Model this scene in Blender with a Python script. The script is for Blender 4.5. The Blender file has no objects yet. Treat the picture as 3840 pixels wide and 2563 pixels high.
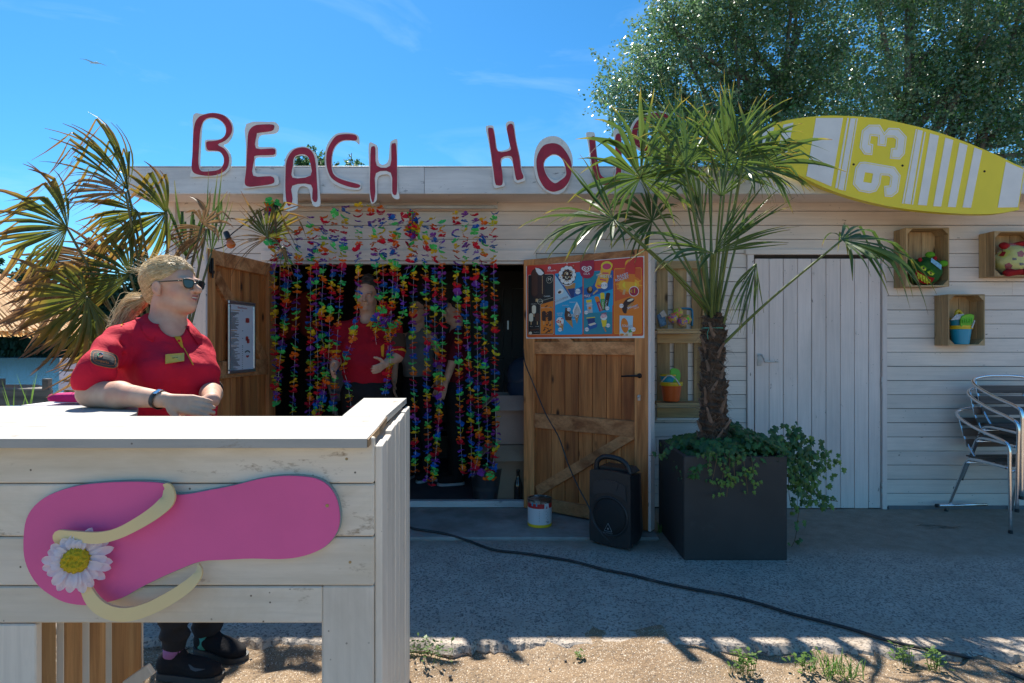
import bpy, math, random, colorsys
import numpy as np
from mathutils import Vector, Matrix
from mathutils.bvhtree import BVHTree
R = random.Random(7)
NR = np.random.RandomState(11)
C = bpy.context.scene.collection
S = bpy.context.scene
# ------------------------------------------------------------------ camera
cam = bpy.data.cameras.new('camera'); cam_o = bpy.data.objects.new('camera', cam); C.objects.link(cam_o)
cam.lens = 21.0; cam.sensor_width = 36.0; cam.clip_start = 0.05; cam.clip_end = 3000
cam.shift_y = 0.0009
cam_o.location = (0, 0, 1.35); cam_o.rotation_euler = (math.radians(90), 0, 0)
S.camera = cam_o
# ------------------------------------------------------------------ sky and sun
SUN_EL = math.radians(53.8); SUN_AZ = math.radians(-25.8)      # sun stands behind the hut, a little to the left
w = bpy.data.worlds.new('World'); S.world = w; w.use_nodes = True
nt = w.node_tree; nt.nodes.clear()
def wn(t, **k):
    n = nt.nodes.new(t)
    for a, b in k.items(): setattr(n, a, b)
    return n
sky = wn('ShaderNodeTexSky', sky_type='NISHITA', sun_disc=False)
sky.sun_elevation = SUN_EL; sky.sun_rotation = SUN_AZ; sky.altitude = 0; sky.air_density = 1.0; sky.dust_density = 0.25; sky.ozone_density = 3.0
hs = wn('ShaderNodeHueSaturation'); hs.inputs['Saturation'].default_value = 1.15; hs.inputs['Hue'].default_value = 0.490
bg = wn('ShaderNodeBackground'); bg.inputs['Strength'].default_value = 0.097
out = wn('ShaderNodeOutputWorld')
tc = wn('ShaderNodeTexCoord'); mp = wn('ShaderNodeMapping'); mp.inputs['Scale'].default_value = (1.2, 2.0, 6.0); mp.inputs['Rotation'].default_value = (0.1, 0.25, 0.3)
nz = wn('ShaderNodeTexNoise'); nz.inputs['Scale'].default_value = 1.7; nz.inputs['Detail'].default_value = 7; nz.inputs['Roughness'].default_value = 0.6; nz.inputs['Distortion'].default_value = 0.9
cr = wn('ShaderNodeValToRGB'); cr.color_ramp.elements[0].position = 0.52; cr.color_ramp.elements[1].position = 0.86
cr.color_ramp.elements[1].color = (0.30, 0.30, 0.30, 1)
mx = wn('ShaderNodeMix', data_type='RGBA'); mx.inputs[7].default_value = (4.6, 6.2, 7.6, 1)
L = nt.links.new
L(tc.outputs['Generated'], mp.inputs[0]); L(mp.outputs[0], nz.inputs['Vector']); L(nz.outputs['Fac'], cr.inputs[0])
sx = wn('ShaderNodeSeparateXYZ'); L(tc.outputs['Generated'], sx.inputs[0])
er = wn('ShaderNodeValToRGB'); er.color_ramp.elements[0].position = 0.0; er.color_ramp.elements[0].color = (0.46, 0.76, 0.93, 1); er.color_ramp.elements[1].position = 0.62; er.color_ramp.elements[1].color = (0.28, 0.63, 0.84, 1)
e2 = er.color_ramp.elements.new(0.22); e2.color = (0.33, 0.68, 0.88, 1)
tm = wn('ShaderNodeMix', data_type='RGBA', blend_type='MULTIPLY'); tm.inputs[0].default_value = 1.0
L(sx.outputs[2], er.inputs[0]); L(sky.outputs[0], hs.inputs['Color']); L(hs.outputs[0], tm.inputs[6]); L(er.outputs[0], tm.inputs[7]); L(tm.outputs[2], mx.inputs[6]); L(cr.outputs[0], mx.inputs[0]); L(mx.outputs[2], bg.inputs['Color']); L(bg.outputs[0], out.inputs['Surface'])
sun = bpy.data.lights.new('sun', 'SUN'); sun.energy = 4.4; sun.angle = math.radians(0.53); sun.color = (1.0, 0.94, 0.84)
sun_o = bpy.data.objects.new('sun', sun); C.objects.link(sun_o)
sd = Vector((math.cos(SUN_EL)*math.sin(SUN_AZ), math.cos(SUN_EL)*math.cos(SUN_AZ), math.sin(SUN_EL)))
sun_o.rotation_euler = (-sd).to_track_quat('-Z', 'Y').to_euler(); sun_o.location = (-4, 8, 12)
S.view_settings.view_transform = 'Standard'; S.view_settings.look = 'None'; S.view_settings.gamma = 1; S.view_settings.exposure = 1.02
S.view_settings.use_curve_mapping = False
S.render.engine = 'CYCLES'; S.cycles.max_bounces = 8; S.cycles.transparent_max_bounces = 8
# ------------------------------------------------------------------ helpers
F = 2240.0
def P(px, py, Y):                                   # where a thing seen in the photograph stands, once its distance is known
    return Vector(((px-1920)*Y/F, Y, 1.35-(py-1285)*Y/F))
def V(*a): return Vector(a)
def srgb(r, g, b):
    f = lambda c: (c/255/12.92) if c/255 <= 0.04045 else ((c/255+0.055)/1.055)**2.4
    return (f(r), f(g), f(b))
MATS = {}
class NT:
    def __init__(s, name):
        s.m = bpy.data.materials.new(name); s.m.use_nodes = True; s.t = s.m.node_tree; s.t.nodes.clear()
        s.out = s.n('ShaderNodeOutputMaterial'); s.b = s.n('ShaderNodeBsdfPrincipled'); s.l(s.b.outputs[0], s.out.inputs[0])
        s.tc = s.n('ShaderNodeTexCoord'); s.oi = s.n('ShaderNodeObjectInfo')
    def n(s, t, **k):
        x = s.t.nodes.new(t)
        for a, b in k.items(): setattr(x, a, b)
        return x
    def l(s, a, b): s.t.links.new(a, b)
    def coords(s, stretch=(1,1,1), rnd=True):
        m = s.n('ShaderNodeMapping'); m.inputs['Scale'].default_value = stretch
        s.l(s.tc.outputs['Object'], m.inputs[0])
        if rnd:
            k = s.n('ShaderNodeMath', operation='MULTIPLY'); k.inputs[1].default_value = 37.0; s.l(s.oi.outputs['Random'], k.inputs[0]); s.l(k.outputs[0], m.inputs['Location'])
        return m.outputs[0]
    def noise(s, vec, scale, detail=4, rough=0.55, dist=0):
        x = s.n('ShaderNodeTexNoise'); x.inputs['Scale'].default_value = scale; x.inputs['Detail'].default_value = detail; x.inputs['Roughness'].default_value = rough; x.inputs['Distortion'].default_value = dist
        s.l(vec, x.inputs['Vector']); return x.outputs['Fac']
    def vor(s, vec, scale, feature='F1', rnd=1.0, out='Distance'):
        x = s.n('ShaderNodeTexVoronoi', feature=feature); x.inputs['Scale'].default_value = scale; x.inputs['Randomness'].default_value = rnd
        s.l(vec, x.inputs['Vector']); return x.outputs[out]
    def ramp(s, fac, stops):
        x = s.n('ShaderNodeValToRGB'); e = x.color_ramp.elements
        while len(e) < len(stops): e.new(0.5)
        for i, (p, c) in enumerate(stops):
            e[i].position = p
            if not isinstance(c, (tuple, list)): c = (c, c, c)
            e[i].color = (c[0], c[1], c[2], 1)
        s.l(fac, x.inputs[0]); return x.outputs[0]
    def mix(s, fac, a, b, mode='MIX'):
        x = s.n('ShaderNodeMix', data_type='RGBA', blend_type=mode)
        for i, v in ((0, fac), (6, a), (7, b)):
            if isinstance(v, (int, float)): x.inputs[i].default_value = v
            elif isinstance(v, tuple): x.inputs[i].default_value = (v[0], v[1], v[2], 1)
            else: s.l(v, x.inputs[i])
        return x.outputs[2]
    def math(s, op, a, b=None):
        x = s.n('ShaderNodeMath', operation=op)
        for i, v in ((0, a), (1, b)):
            if v is None: continue
            if isinstance(v, (int, float)): x.inputs[i].default_value = v
            else: s.l(v, x.inputs[i])
        return x.outputs[0]
    def bump(s, h, strength=0.3, dist=0.002):
        x = s.n('ShaderNodeBump'); x.inputs['Strength'].default_value = strength; x.inputs['Distance'].default_value = dist
        s.l(h, x.inputs['Height']); s.l(x.outputs[0], s.b.inputs['Normal'])
    def fin(s, col=None, rough=None, metal=0, spec=0.5):
        for k, v in (('Base Color', col), ('Roughness', rough)):
            if v is None: continue
            if isinstance(v, tuple): s.b.inputs[k].default_value = (v[0], v[1], v[2], 1)
            elif isinstance(v, (int, float)): s.b.inputs[k].default_value = v
            else: s.l(v, s.b.inputs[k])
        s.b.inputs['Metallic'].default_value = metal; s.b.inputs['Specular IOR Level'].default_value = spec
        return s.m
def mat(name, base, rough=0.6, metal=0, spec=0.5, var=0.12, scale=9, stretch=(1,1,1), bump=0.15, bscale=None, trans=0, alpha=1, coat=0, dirt=None, dirt_pos=(0.6, 0.8), dscale=3):
    if name in MATS: return MATS[name]
    t = NT(name); c = t.coords(stretch)
    n = t.noise(c, scale, 6)
    lo = tuple(x*(1-var) for x in base); hi = tuple(min(1, x*(1+var)) for x in base)
    col = t.ramp(n, [(0.3, lo), (0.7, hi)])
    if dirt:
        d = t.ramp(t.noise(t.coords((1,1,1)), dscale, 8, 0.65), [(dirt_pos[0], 0), (dirt_pos[1], 1)])
        col = t.mix(d, col, dirt)
    if bump: t.bump(t.noise(c, bscale or scale*6, 5), bump, 0.003)
    m = t.fin(col, rough, metal, spec)
    if trans: 
        t.b.inputs['Transmission Weight'].default_value = trans
    if coat: t.b.inputs['Coat Weight'].default_value = coat
    if alpha < 1: t.b.inputs['Alpha'].default_value = alpha
    MATS[name] = m; return m
def wood(name, dark, mid, light, axis='x', rough=0.65, knots=True, grain=60, bump=0.35, gloss=0.4):
    if name in MATS: return MATS[name]
    t = NT(name); g = {'x': (0.06,1,1), 'y': (1,0.06,1), 'z': (1,1,0.06)}[axis]
    c = t.coords(g)
    big = t.noise(c, 9, 3, 0.5, 1.2); fine = t.noise(c, grain, 5, 0.65, 0.6)
    a = t.ramp(big, [(0.3, dark), (0.5, mid), (0.72, light)])
    f = t.ramp(fine, [(0.32, 0.55), (0.62, 1.0)])
    col = t.mix(0.75, a, f, 'MULTIPLY')
    if knots:
        k = {'x': (0.45,1,1), 'y': (1,0.45,1), 'z': (1,1,0.45)}[axis]
        v = t.vor(t.coords(k), 6.0)
        kk = t.ramp(v, [(0.05, 1.0), (0.13, 0.0)])
        col = t.mix(kk, col, tuple(x*0.22 for x in dark))
    rv = t.n('ShaderNodeMapRange'); rv.inputs[3].default_value = 0.74; rv.inputs[4].default_value = 1.15; t.l(t.oi.outputs['Random'], rv.inputs[0])
    col = t.mix(1.0, col, t.ramp(rv.outputs[0], [(0, 0.0), (1, 1.0)]) , 'MULTIPLY') if False else t.mix(1.0, col, rvcol(t, rv.outputs[0]), 'MULTIPLY')
    t.bump(fine, bump, 0.0025)
    MATS[name] = t.fin(col, rough, 0, gloss); return MATS[name]
def rvcol(t, v):
    x = t.n('ShaderNodeCombineColor')
    for i in range(3): t.l(v, x.inputs[i])
    return x.outputs[0]
def painted(name, base, under, axis='x', wear=(0.66, 0.74), stain=None, stain_pos=(0.55, 0.8), sscale=2.2, rough=0.55, grain=55, var=0.05, bump=0.25):
    """painted board: brush and grain relief, worn spots where the wood shows, weather stains"""
    if name in MATS: return MATS[name]
    t = NT(name); g = {'x': (0.05,1,1), 'y': (1,0.05,1), 'z': (1,1,0.05)}[axis]
    c = t.coords(g); fine = t.noise(c, grain, 5, 0.6, 0.3)
    lo = tuple(x*(1-var*2) for x in base)
    col = t.mix(t.ramp(t.noise(t.coords(), 2.5, 6), [(0.3, 0), (0.7, 1)]), lo, base)
    col = t.mix(0.35, col, t.ramp(fine, [(0.35, 0.72), (0.6, 1.0)]), 'MULTIPLY')
    if stain:
        s = t.noise(t.coords(tuple(0.35 if q < 1 else 1 for q in g)), sscale, 9, 0.68, 0.8)
        col = t.mix(t.ramp(s, [(stain_pos[0], 0), (stain_pos[1], 0.85)]), col, stain)
    w1 = t.noise(t.coords(tuple(0.4 if q < 1 else 1 for q in g)), 26, 7, 0.7)
    w2 = t.noise(t.coords(), 3.1, 3)
    wv = t.math('ADD', t.math('MULTIPLY', w1, 0.7), t.math('MULTIPLY', w2, 0.35))
    col = t.mix(t.ramp(wv, [(wear[0], 0), (wear[1], 1)]), col, under)
    sp = t.vor(t.coords(), 31); sp2 = t.noise(t.coords(), 5.3, 2)
    spk = t.math('MULTIPLY', t.ramp(sp, [(0.06, 1), (0.1, 0)]), t.ramp(sp2, [(0.55, 0), (0.6, 1)]))
    col = t.mix(spk, col, tuple(x*0.4 for x in under))
    rv = t.n('ShaderNodeMapRange'); rv.inputs[3].default_value = 0.93; rv.inputs[4].default_value = 1.04; t.l(t.oi.outputs['Random'], rv.inputs[0])
    col = t.mix(1.0, col, rvcol(t, rv.outputs[0]), 'MULTIPLY')
    t.bump(fine, bump, 0.0022)
    MATS[name] = t.fin(col, rough, 0, 0.4); return MATS[name]

def tag(o, label=None, cat=None, group=None, kind=None):
    if label: o['label'] = label
    if cat: o['category'] = cat
    if group: o['group'] = group
    if kind: o['kind'] = kind
    return o
def empty(name, loc, label, cat, group=None):
    o = bpy.data.objects.new(name, None); C.objects.link(o); o.location = loc; o.empty_display_size = 0.1
    return tag(o, label, cat, group)
def wloc(o):
    v = Vector((0,0,0))
    while o is not None: v += o.location; o = o.parent
    return v
class MB:
    def __init__(s): s.v = []; s.f = []; s.mi = []; s.at = []
    def add(s, vs, fs, mi=0, at=None):
        b = len(s.v); s.v += [tuple(x) for x in vs]; s.f += [tuple(i+b for i in f) for f in fs]; s.mi += [mi]*len(fs)
        if at is not None:
            while len(s.at) < b: s.at.append(0.0)
            s.at += list(at)
        return s
    def box(s, c, size, ax=None, ch=0.0015, mi=0):
        """chamfered box; ax = three unit axes (default world)"""
        c = Vector(c); ax = ax or (V(1,0,0), V(0,1,0), V(0,0,1)); h = [size[0]/2, size[1]/2, size[2]/2]
        ch = min(ch, min(h)*0.5); vs = []; idx = {}
        for sx in (-1,1):
            for sy in (-1,1):
                for sz in (-1,1):
                    for a in range(3):
                        q = [h[k]-(0 if k == a else ch) for k in range(3)]
                        idx[(sx,sy,sz,a)] = len(vs); vs.append(c + ax[0]*(sx*q[0]) + ax[1]*(sy*q[1]) + ax[2]*(sz*q[2]))
        fs = []
        def k(d, a): return idx[(d[0], d[1], d[2], a)]
        for a in range(3):
            b, e = [i for i in range(3) if i != a]
            for sg in (-1,1):
                q = []
                for (sb, se) in ((-1,-1),(1,-1),(1,1),(-1,1)):
                    d = [0,0,0]; d[a] = sg; d[b] = sb; d[e] = se; q.append(k(d, a))
                fs.append(q)
        for e in range(3):
            a, b = [i for i in range(3) if i != e]
            for sa in (-1,1):
                for sb in (-1,1):
                    d1 = [0,0,0]; d1[a] = sa; d1[b] = sb; d1[e] = 1; d2 = list(d1); d2[e] = -1
                    fs.append([k(d1,a), k(d1,b), k(d2,b), k(d2,a)])
        for sx in (-1,1):
            for sy in (-1,1):
                for sz in (-1,1): fs.append([idx[(sx,sy,sz,a)] for a in range(3)])
        out = []
        for f in fs:
            p = [vs[i] for i in f]; n = (p[1]-p[0]).cross(p[2]-p[0]); m = sum(p, Vector((0,0,0)))/len(p) - c
            out.append(tuple(f) if n.dot(m) > 0 else tuple(reversed(f)))
        return s.add(vs, out, mi)
    def prism(s, poly, o, u, v, n, t, mi=0):
        """polygon in the plane (o; u, v), thickness t along n"""
        o = Vector(o); k = len(poly)
        vs = [o+u*a+v*b for a, b in poly] + [o+u*a+v*b+n*t for a, b in poly]
        area = sum(poly[i][0]*poly[(i+1)%k][1]-poly[(i+1)%k][0]*poly[i][1] for i in range(k))
        if u.cross(v).dot(n)*area < 0: vs = vs[:k][::-1] + vs[k:][::-1]
        fs = [tuple(range(k-1, -1, -1)), tuple(range(k, 2*k))] + [(i, (i+1)%k, k+(i+1)%k, k+i) for i in range(k)]
        return s.add(vs, fs, mi)
    def tube(s, pts, r, n=8, mi=0, caps=True, at=None):
        pts = [Vector(p) for p in pts]; m = len(pts); rr = r if isinstance(r, (list, tuple)) else [r]*m
        up = None; vs = []
        for i, p in enumerate(pts):
            t = (pts[min(i+1, m-1)]-pts[max(i-1, 0)])
            t = t.normalized() if t.length > 1e-9 else V(0,0,1)
            if up is None: up = t.orthogonal().normalized()
            else: up = (up - t*up.dot(t)); up = up.normalized() if up.length > 1e-6 else t.orthogonal().normalized()
            w = t.cross(up)
            for j in range(n):
                a = 2*math.pi*j/n; vs.append(p + (up*math.cos(a)+w*math.sin(a))*rr[i])
        fs = [(i*n+j, i*n+(j+1)%n, (i+1)*n+(j+1)%n, (i+1)*n+j) for i in range(m-1) for j in range(n)]
        if caps: fs += [tuple(range(n-1, -1, -1)), tuple((m-1)*n+j for j in range(n))]
        A = None
        if at is not None: A = [at[i] for i in range(m) for j in range(n)]
        return s.add(vs, fs, mi, A)
    def lathe(s, prof, c, axis=None, n=24, mi=0, caps=True):
        """profile [(radius, height)] about axis through c"""
        c = Vector(c); ax = (axis or V(0,0,1)).normalized(); u = ax.orthogonal().normalized(); w = ax.cross(u); m = len(prof)
        vs = [c + ax*h + (u*math.cos(2*math.pi*j/n)+w*math.sin(2*math.pi*j/n))*r for r, h in prof for j in range(n)]
        fs = [(i*n+j, i*n+(j+1)%n, (i+1)*n+(j+1)%n, (i+1)*n+j) for i in range(m-1) for j in range(n)]
        if caps: fs += [tuple(range(n-1, -1, -1)), tuple((m-1)*n+j for j in range(n))]
        return s.add(vs, fs, mi)
    def text(s, txt, o, u, v, n, size, mi=0, ext=0.0, align='CENTER', sx=1.0):
        o = Vector(o); vs, fs = text_geo(txt, align)
        b = [o+u*(x*size*sx)+v*(y*size)+n*(ext if z > 0 else 0) for x, y, z in vs]
        return s.add(b, fs, mi)
    def build(s, name, mats, parent=None, smooth=False, loc=None, autosmooth=None):
        base = wloc(parent) if parent is not None else Vector(loc or (0,0,0))
        me = bpy.data.meshes.new(name); me.from_pydata([(x-base.x, y-base.y, z-base.z) for x, y, z in s.v], [], s.f)
        if not isinstance(mats, (list, tuple)): mats = [mats]
        for m in mats: me.materials.append(m)
        if any(s.mi): me.polygons.foreach_set('material_index', s.mi)
        if smooth: me.polygons.foreach_set('use_smooth', [True]*len(s.f))
        if s.at:
            while len(s.at) < len(s.v): s.at.append(0.0)
            a = me.attributes.new('tip', 'FLOAT', 'POINT'); a.data.foreach_set('value', s.at)
        me.update()
        if autosmooth is not None:
            me.polygons.foreach_set('use_smooth', [True]*len(s.f)); me.set_sharp_from_angle(angle=math.radians(autosmooth))
        o = bpy.data.objects.new(name, me); C.objects.link(o)
        if parent is not None: o.parent = parent
        else: o.location = base
        return o
_tx = {}
def text_geo(txt, align):
    k = (txt, align)
    if k not in _tx:
        cu = bpy.data.curves.new('lettering', 'FONT'); cu.body = txt; cu.align_x = align; cu.align_y = 'CENTER'; cu.size = 1.0; cu.resolution_u = 2
        ob = bpy.data.objects.new('lettering', cu); C.objects.link(ob)
        me = bpy.data.meshes.new_from_object(ob.evaluated_get(bpy.context.evaluated_depsgraph_get()))
        _tx[k] = ([tuple(v.co) for v in me.vertices], [tuple(p.vertices) for p in me.polygons])
        bpy.data.objects.remove(ob); bpy.data.meshes.remove(me); bpy.data.curves.remove(cu)
    return _tx[k]
def smoothpoly(pts, sub=3):
    n = len(pts); out = []
    for i in range(n):
        p0, p1, p2, p3 = [Vector((pts[(i+k) % n][0], pts[(i+k) % n][1])) for k in (-1, 0, 1, 2)]
        for j in range(sub):
            t = j/sub; q = 0.5*((2*p1)+(p2-p0)*t+(2*p0-5*p1+4*p2-p3)*t*t+(-p0+3*p1-3*p2+p3)*t**3)
            out.append((q.x, q.y))
    return out
def smoothline(pts, sub=6):
    pts = [Vector(p) for p in pts]; n = len(pts); out = []
    for i in range(n-1):
        p0, p1, p2, p3 = pts[max(i-1,0)], pts[i], pts[i+1], pts[min(i+2,n-1)]
        for j in range(sub):
            t = j/sub; out.append(0.5*((2*p1)+(p2-p0)*t+(2*p0-5*p1+4*p2-p3)*t*t+(-p0+3*p1-3*p2+p3)*t**3))
    out.append(pts[-1]); return out
def plate(name, loops, depth, mats, mapf, parent=None, loc=None, n=None):
    """filled 2-D outline with holes, extruded by a real depth; mapf turns (a, b) into a point of its plane, n is the outward normal"""
    cu = bpy.data.curves.new('outline', 'CURVE'); cu.dimensions = '2D'; cu.fill_mode = 'BOTH'
    for lp in loops:
        sp = cu.splines.new('POLY'); sp.points.add(len(lp)-1); sp.use_cyclic_u = True
        for i, (a, b) in enumerate(lp): sp.points[i].co = (a, b, 0, 1)
    cu.extrude = 1.0
    ob = bpy.data.objects.new('outline', cu); C.objects.link(ob)
    me = bpy.data.meshes.new_from_object(ob.evaluated_get(bpy.context.evaluated_depsgraph_get()))
    m = MB(); m.add([mapf(v.co.x, v.co.y)+n*(depth if v.co.z > 0 else 0) for v in me.vertices], [tuple(p.vertices) for p in me.polygons])
    bpy.data.objects.remove(ob); bpy.data.meshes.remove(me); bpy.data.curves.remove(cu)
    o = m.build(name, mats, parent, loc=loc)
    import bmesh
    bm = bmesh.new(); bm.from_mesh(o.data); bmesh.ops.remove_doubles(bm, verts=bm.verts, dist=1e-5); bmesh.ops.recalc_face_normals(bm, faces=bm.faces); bm.to_mesh(o.data); bm.free()
    return o
def copy_tree(o, parent=None):
    c = o.copy(); C.objects.link(c); c.parent = parent
    for ch in [x for x in KIDS.get(o.name, o.children)]: copy_tree(ch, c)
    return c
KIDS = {}
# ------------------------------------------------------------------ distance-field modelling (bodies, hair, shoes, soft things)
class SDF:
    def __init__(s, lo, hi, h):
        s.lo = np.array(lo, float); s.h = h
        s.n = np.ceil((np.array(hi)-s.lo)/h).astype(int)+1
        s.D = np.full(s.n, 9.0, np.float32)
    def _sub(s, lo, hi, m):
        a = np.clip(np.floor((np.array(lo)-m-s.lo)/s.h).astype(int), 0, s.n); b = np.clip(np.ceil((np.array(hi)+m-s.lo)/s.h).astype(int)+1, 0, s.n)
        if np.any(b <= a): return None, None
        sl = tuple(slice(a[i], b[i]) for i in range(3))
        g = np.meshgrid(*[s.lo[i]+s.h*np.arange(a[i], b[i]) for i in range(3)], indexing='ij')
        return sl, np.stack(g, -1)
    def _op(s, sl, d, k, op):
        D = s.D[sl]
        if op == 'add':
            if k > 0: h = np.maximum(k-np.abs(D-d), 0)/k; r = np.minimum(D, d)-h*h*k*0.25
            else: r = np.minimum(D, d)
        else:
            d = -d
            if k > 0: h = np.maximum(k-np.abs(D-d), 0)/k; r = np.maximum(D, d)+h*h*k*0.25
            else: r = np.maximum(D, d)
        s.D[sl] = r
    def cap(s, a, b, ra, rb=None, k=0.02, op='add'):
        rb = ra if rb is None else rb; a = np.array(a, float); b = np.array(b, float); r = max(ra, rb)
        sl, p = s._sub(np.minimum(a, b)-r, np.maximum(a, b)+r, k+3*s.h)
        if sl is None: return s
        ab = b-a; t = np.clip(((p-a)@ab)/max(ab@ab, 1e-9), 0, 1)
        d = np.linalg.norm(p-a-t[..., None]*ab, axis=-1)-(ra+(rb-ra)*t)
        s._op(sl, d, k, op); return s
    def ell(s, c, r, ax=None, k=0.02, op='add'):
        c = np.array(c, float); r = np.array(r, float); A = np.eye(3) if ax is None else np.array([list(v) for v in ax])
        m = r.max(); sl, p = s._sub(c-m, c+m, k+3*s.h)
        if sl is None: return s
        q = (p-c)@A.T; k0 = np.linalg.norm(q/r, axis=-1); k1 = np.linalg.norm(q/(r*r), axis=-1)+1e-9
        s._op(sl, k0*(k0-1)/k1, k, op); return s
    def cut(s, p0, n, k=0.005):
        n = np.array(n, float); n /= np.linalg.norm(n)
        g = np.meshgrid(*[s.lo[i]+s.h*np.arange(s.n[i]) for i in range(3)], indexing='ij')
        d = (np.stack(g, -1)-np.array(p0))@n
        sl = tuple(slice(0, q) for q in s.n); s._op(sl, -d, k, 'sub'); return s     # removes the side n points to
    def noise(s, amp, freq, seed=0, stretch=(1,1,1)):
        rs = np.random.RandomState(seed); g = np.meshgrid(*[s.lo[i]+s.h*np.arange(s.n[i]) for i in range(3)], indexing='ij')
        for q in range(7):
            k = rs.normal(size=3); k = k/np.linalg.norm(k)*freq*(1+0.7*rs.rand())*np.array(stretch); ph = rs.rand()*6.28
            s.D += (amp/2.6*np.sin(g[0]*k[0]+g[1]*k[1]+g[2]*k[2]+ph)).astype(np.float32)
        return s
    def mesh(s):
        D = s.D; ins = D < 0; nx, ny, nz = D.shape
        c = np.zeros((nx-1, ny-1, nz-1), np.int8)
        for i in (0,1):
            for j in (0,1):
                for k in (0,1): c += ins[i:nx-1+i, j:ny-1+j, k:nz-1+k]
        act = np.argwhere((c > 0) & (c < 8)); idm = np.full(c.shape, -1, np.int64); idm[tuple(act.T)] = np.arange(len(act))
        acc = np.zeros((len(act), 3)); cnt = np.zeros(len(act))
        for ax in range(3):
            o = [q for q in range(3) if q != ax]
            for u in (0,1):
                for v in (0,1):
                    p = act.copy(); p[:, o[0]] += u; p[:, o[1]] += v; q = p.copy(); q[:, ax] += 1
                    a = D[tuple(p.T)].astype(float); b = D[tuple(q.T)].astype(float); m = (a < 0) != (b < 0)
                    t = np.where(m, a/(a-b+1e-12*(a == b)), 0); pt = p.astype(float); pt[:, ax] += t
                    acc += np.where(m[:, None], pt, 0); cnt += m
        vs = s.lo+s.h*acc/np.maximum(cnt, 1)[:, None]
        fs = []
        for ax in range(3):
            o = [(ax+1) % 3, (ax+2) % 3]
            A = ins; sl0 = [slice(None)]*3; sl1 = [slice(None)]*3; sl0[ax] = slice(0, -1); sl1[ax] = slice(1, None)
            e = A[tuple(sl0)] != A[tuple(sl1)]; ed = np.argwhere(e)
            ed = ed[(ed[:, o[0]] > 0) & (ed[:, o[1]] > 0) & (ed[:, o[0]] < D.shape[o[0]]-1) & (ed[:, o[1]] < D.shape[o[1]]-1)]
            if not len(ed): continue
            q = []
            for (du, dv) in ((-1,-1),(0,-1),(0,0),(-1,0)):
                p = ed.copy(); p[:, o[0]] += du; p[:, o[1]] += dv; q.append(idm[tuple(p.T)])
            q = np.stack(q, 1); fl = ins[tuple(ed.T)]
            q[~fl] = q[~fl][:, ::-1]; fs.append(q)
        fs = np.concatenate(fs); fs = fs[(fs >= 0).all(1)]
        return vs, fs
    def build(s, name, m, parent=None, loc=None):
        vs, fs = s.mesh(); return np_mesh(name, vs, fs, m, parent, loc, smooth=True)
def np_mesh(name, vs, fs, m, parent=None, loc=None, smooth=False, attrs=None):
    base = np.array(wloc(parent) if parent is not None else (loc or (0,0,0)), float)
    me = bpy.data.meshes.new(name); n = fs.shape[1]
    me.vertices.add(len(vs)); me.vertices.foreach_set('co', (np.asarray(vs)-base).astype(np.float32).ravel())
    me.loops.add(fs.size); me.loops.foreach_set('vertex_index', fs.astype(np.int32).ravel())
    me.polygons.add(len(fs)); me.polygons.foreach_set('loop_start', np.arange(0, fs.size, n, dtype=np.int32))
    if smooth: me.polygons.foreach_set('use_smooth', np.ones(len(fs), bool))
    for mm in (m if isinstance(m, (list, tuple)) else [m]): me.materials.append(mm)
    if attrs:
        for k, a in attrs.items():
            at = me.attributes.new(k, 'FLOAT', 'POINT'); at.data.foreach_set('value', np.asarray(a, np.float32))
    me.update(); me.validate()
    o = bpy.data.objects.new(name, me); C.objects.link(o)
    if parent is not None: o.parent = parent
    else: o.location = Vector(base)
    return o
def bvh_of(o):
    b = wloc(o); me = o.data
    return BVHTree.FromPolygons([v.co+b for v in me.vertices], [tuple(p.vertices) for p in me.polygons])
EYE = V(0,0,1.35)
def on_surface(bv, px, py, off=0.002, view=EYE):
    d = P(px, py, 1.0)-EYE; hit, nrm, i, dist = bv.ray_cast(EYE, d.normalized())
    if hit is None: return None
    if nrm.dot(d) > 0: nrm = -nrm
    return hit+nrm*off
def patch(bv, quad, nu, nv, off=0.002):
    """cloth patch laid on a surface: bilinear grid between four sighted corners"""
    vs = []; fs = []; last = None
    for j in range(nv+1):
        for i in range(nu+1):
            u, v = i/nu, j/nv
            x = (quad[0][0]*(1-u)+quad[1][0]*u)*(1-v)+(quad[3][0]*(1-u)+quad[2][0]*u)*v
            y = (quad[0][1]*(1-u)+quad[1][1]*u)*(1-v)+(quad[3][1]*(1-u)+quad[2][1]*u)*v
            h = on_surface(bv, x, y, off) or last or P(x, y, 2.3); last = h; vs.append(h)
    for j in range(nv):
        for i in range(nu): a = j*(nu+1)+i; fs.append((a, a+nu+1, a+nu+2, a+1))
    return vs, fs
# ------------------------------------------------------------------ materials
W_HUT = painted('white_board', (0.86,0.74,0.66), (0.16,0.12,0.09), 'x', (0.665,0.70), (0.44,0.40,0.36), (0.52,0.95), 1.6)
W_DOOR = painted('white_door_board', (0.85,0.72,0.665), (0.15,0.12,0.10), 'z', (0.665,0.70), (0.42,0.39,0.36), (0.55,0.95), 1.7)
W_FAS = painted('white_fascia', (0.76,0.745,0.73), (0.20,0.20,0.20), 'x', (0.63,0.68), (0.40,0.41,0.42), (0.45,0.8), 3.0)
W_CNT = painted('counter_board', (0.82,0.73,0.60), (0.30,0.22,0.14), 'x', (0.615,0.69), (0.50,0.41,0.27), (0.45,0.76), 2.6, bump=0.45)
W_CNTZ = painted('counter_post', (0.82,0.735,0.62), (0.27,0.21,0.15), 'z', (0.64,0.72), (0.46,0.40,0.31), (0.54,0.85), 1.9)
W_TOP = painted('counter_top_board', (0.43,0.42,0.385), (0.22,0.16,0.10), 'x', (0.60,0.69), (0.47,0.44,0.39), (0.42,0.75), 4.5)
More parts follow.
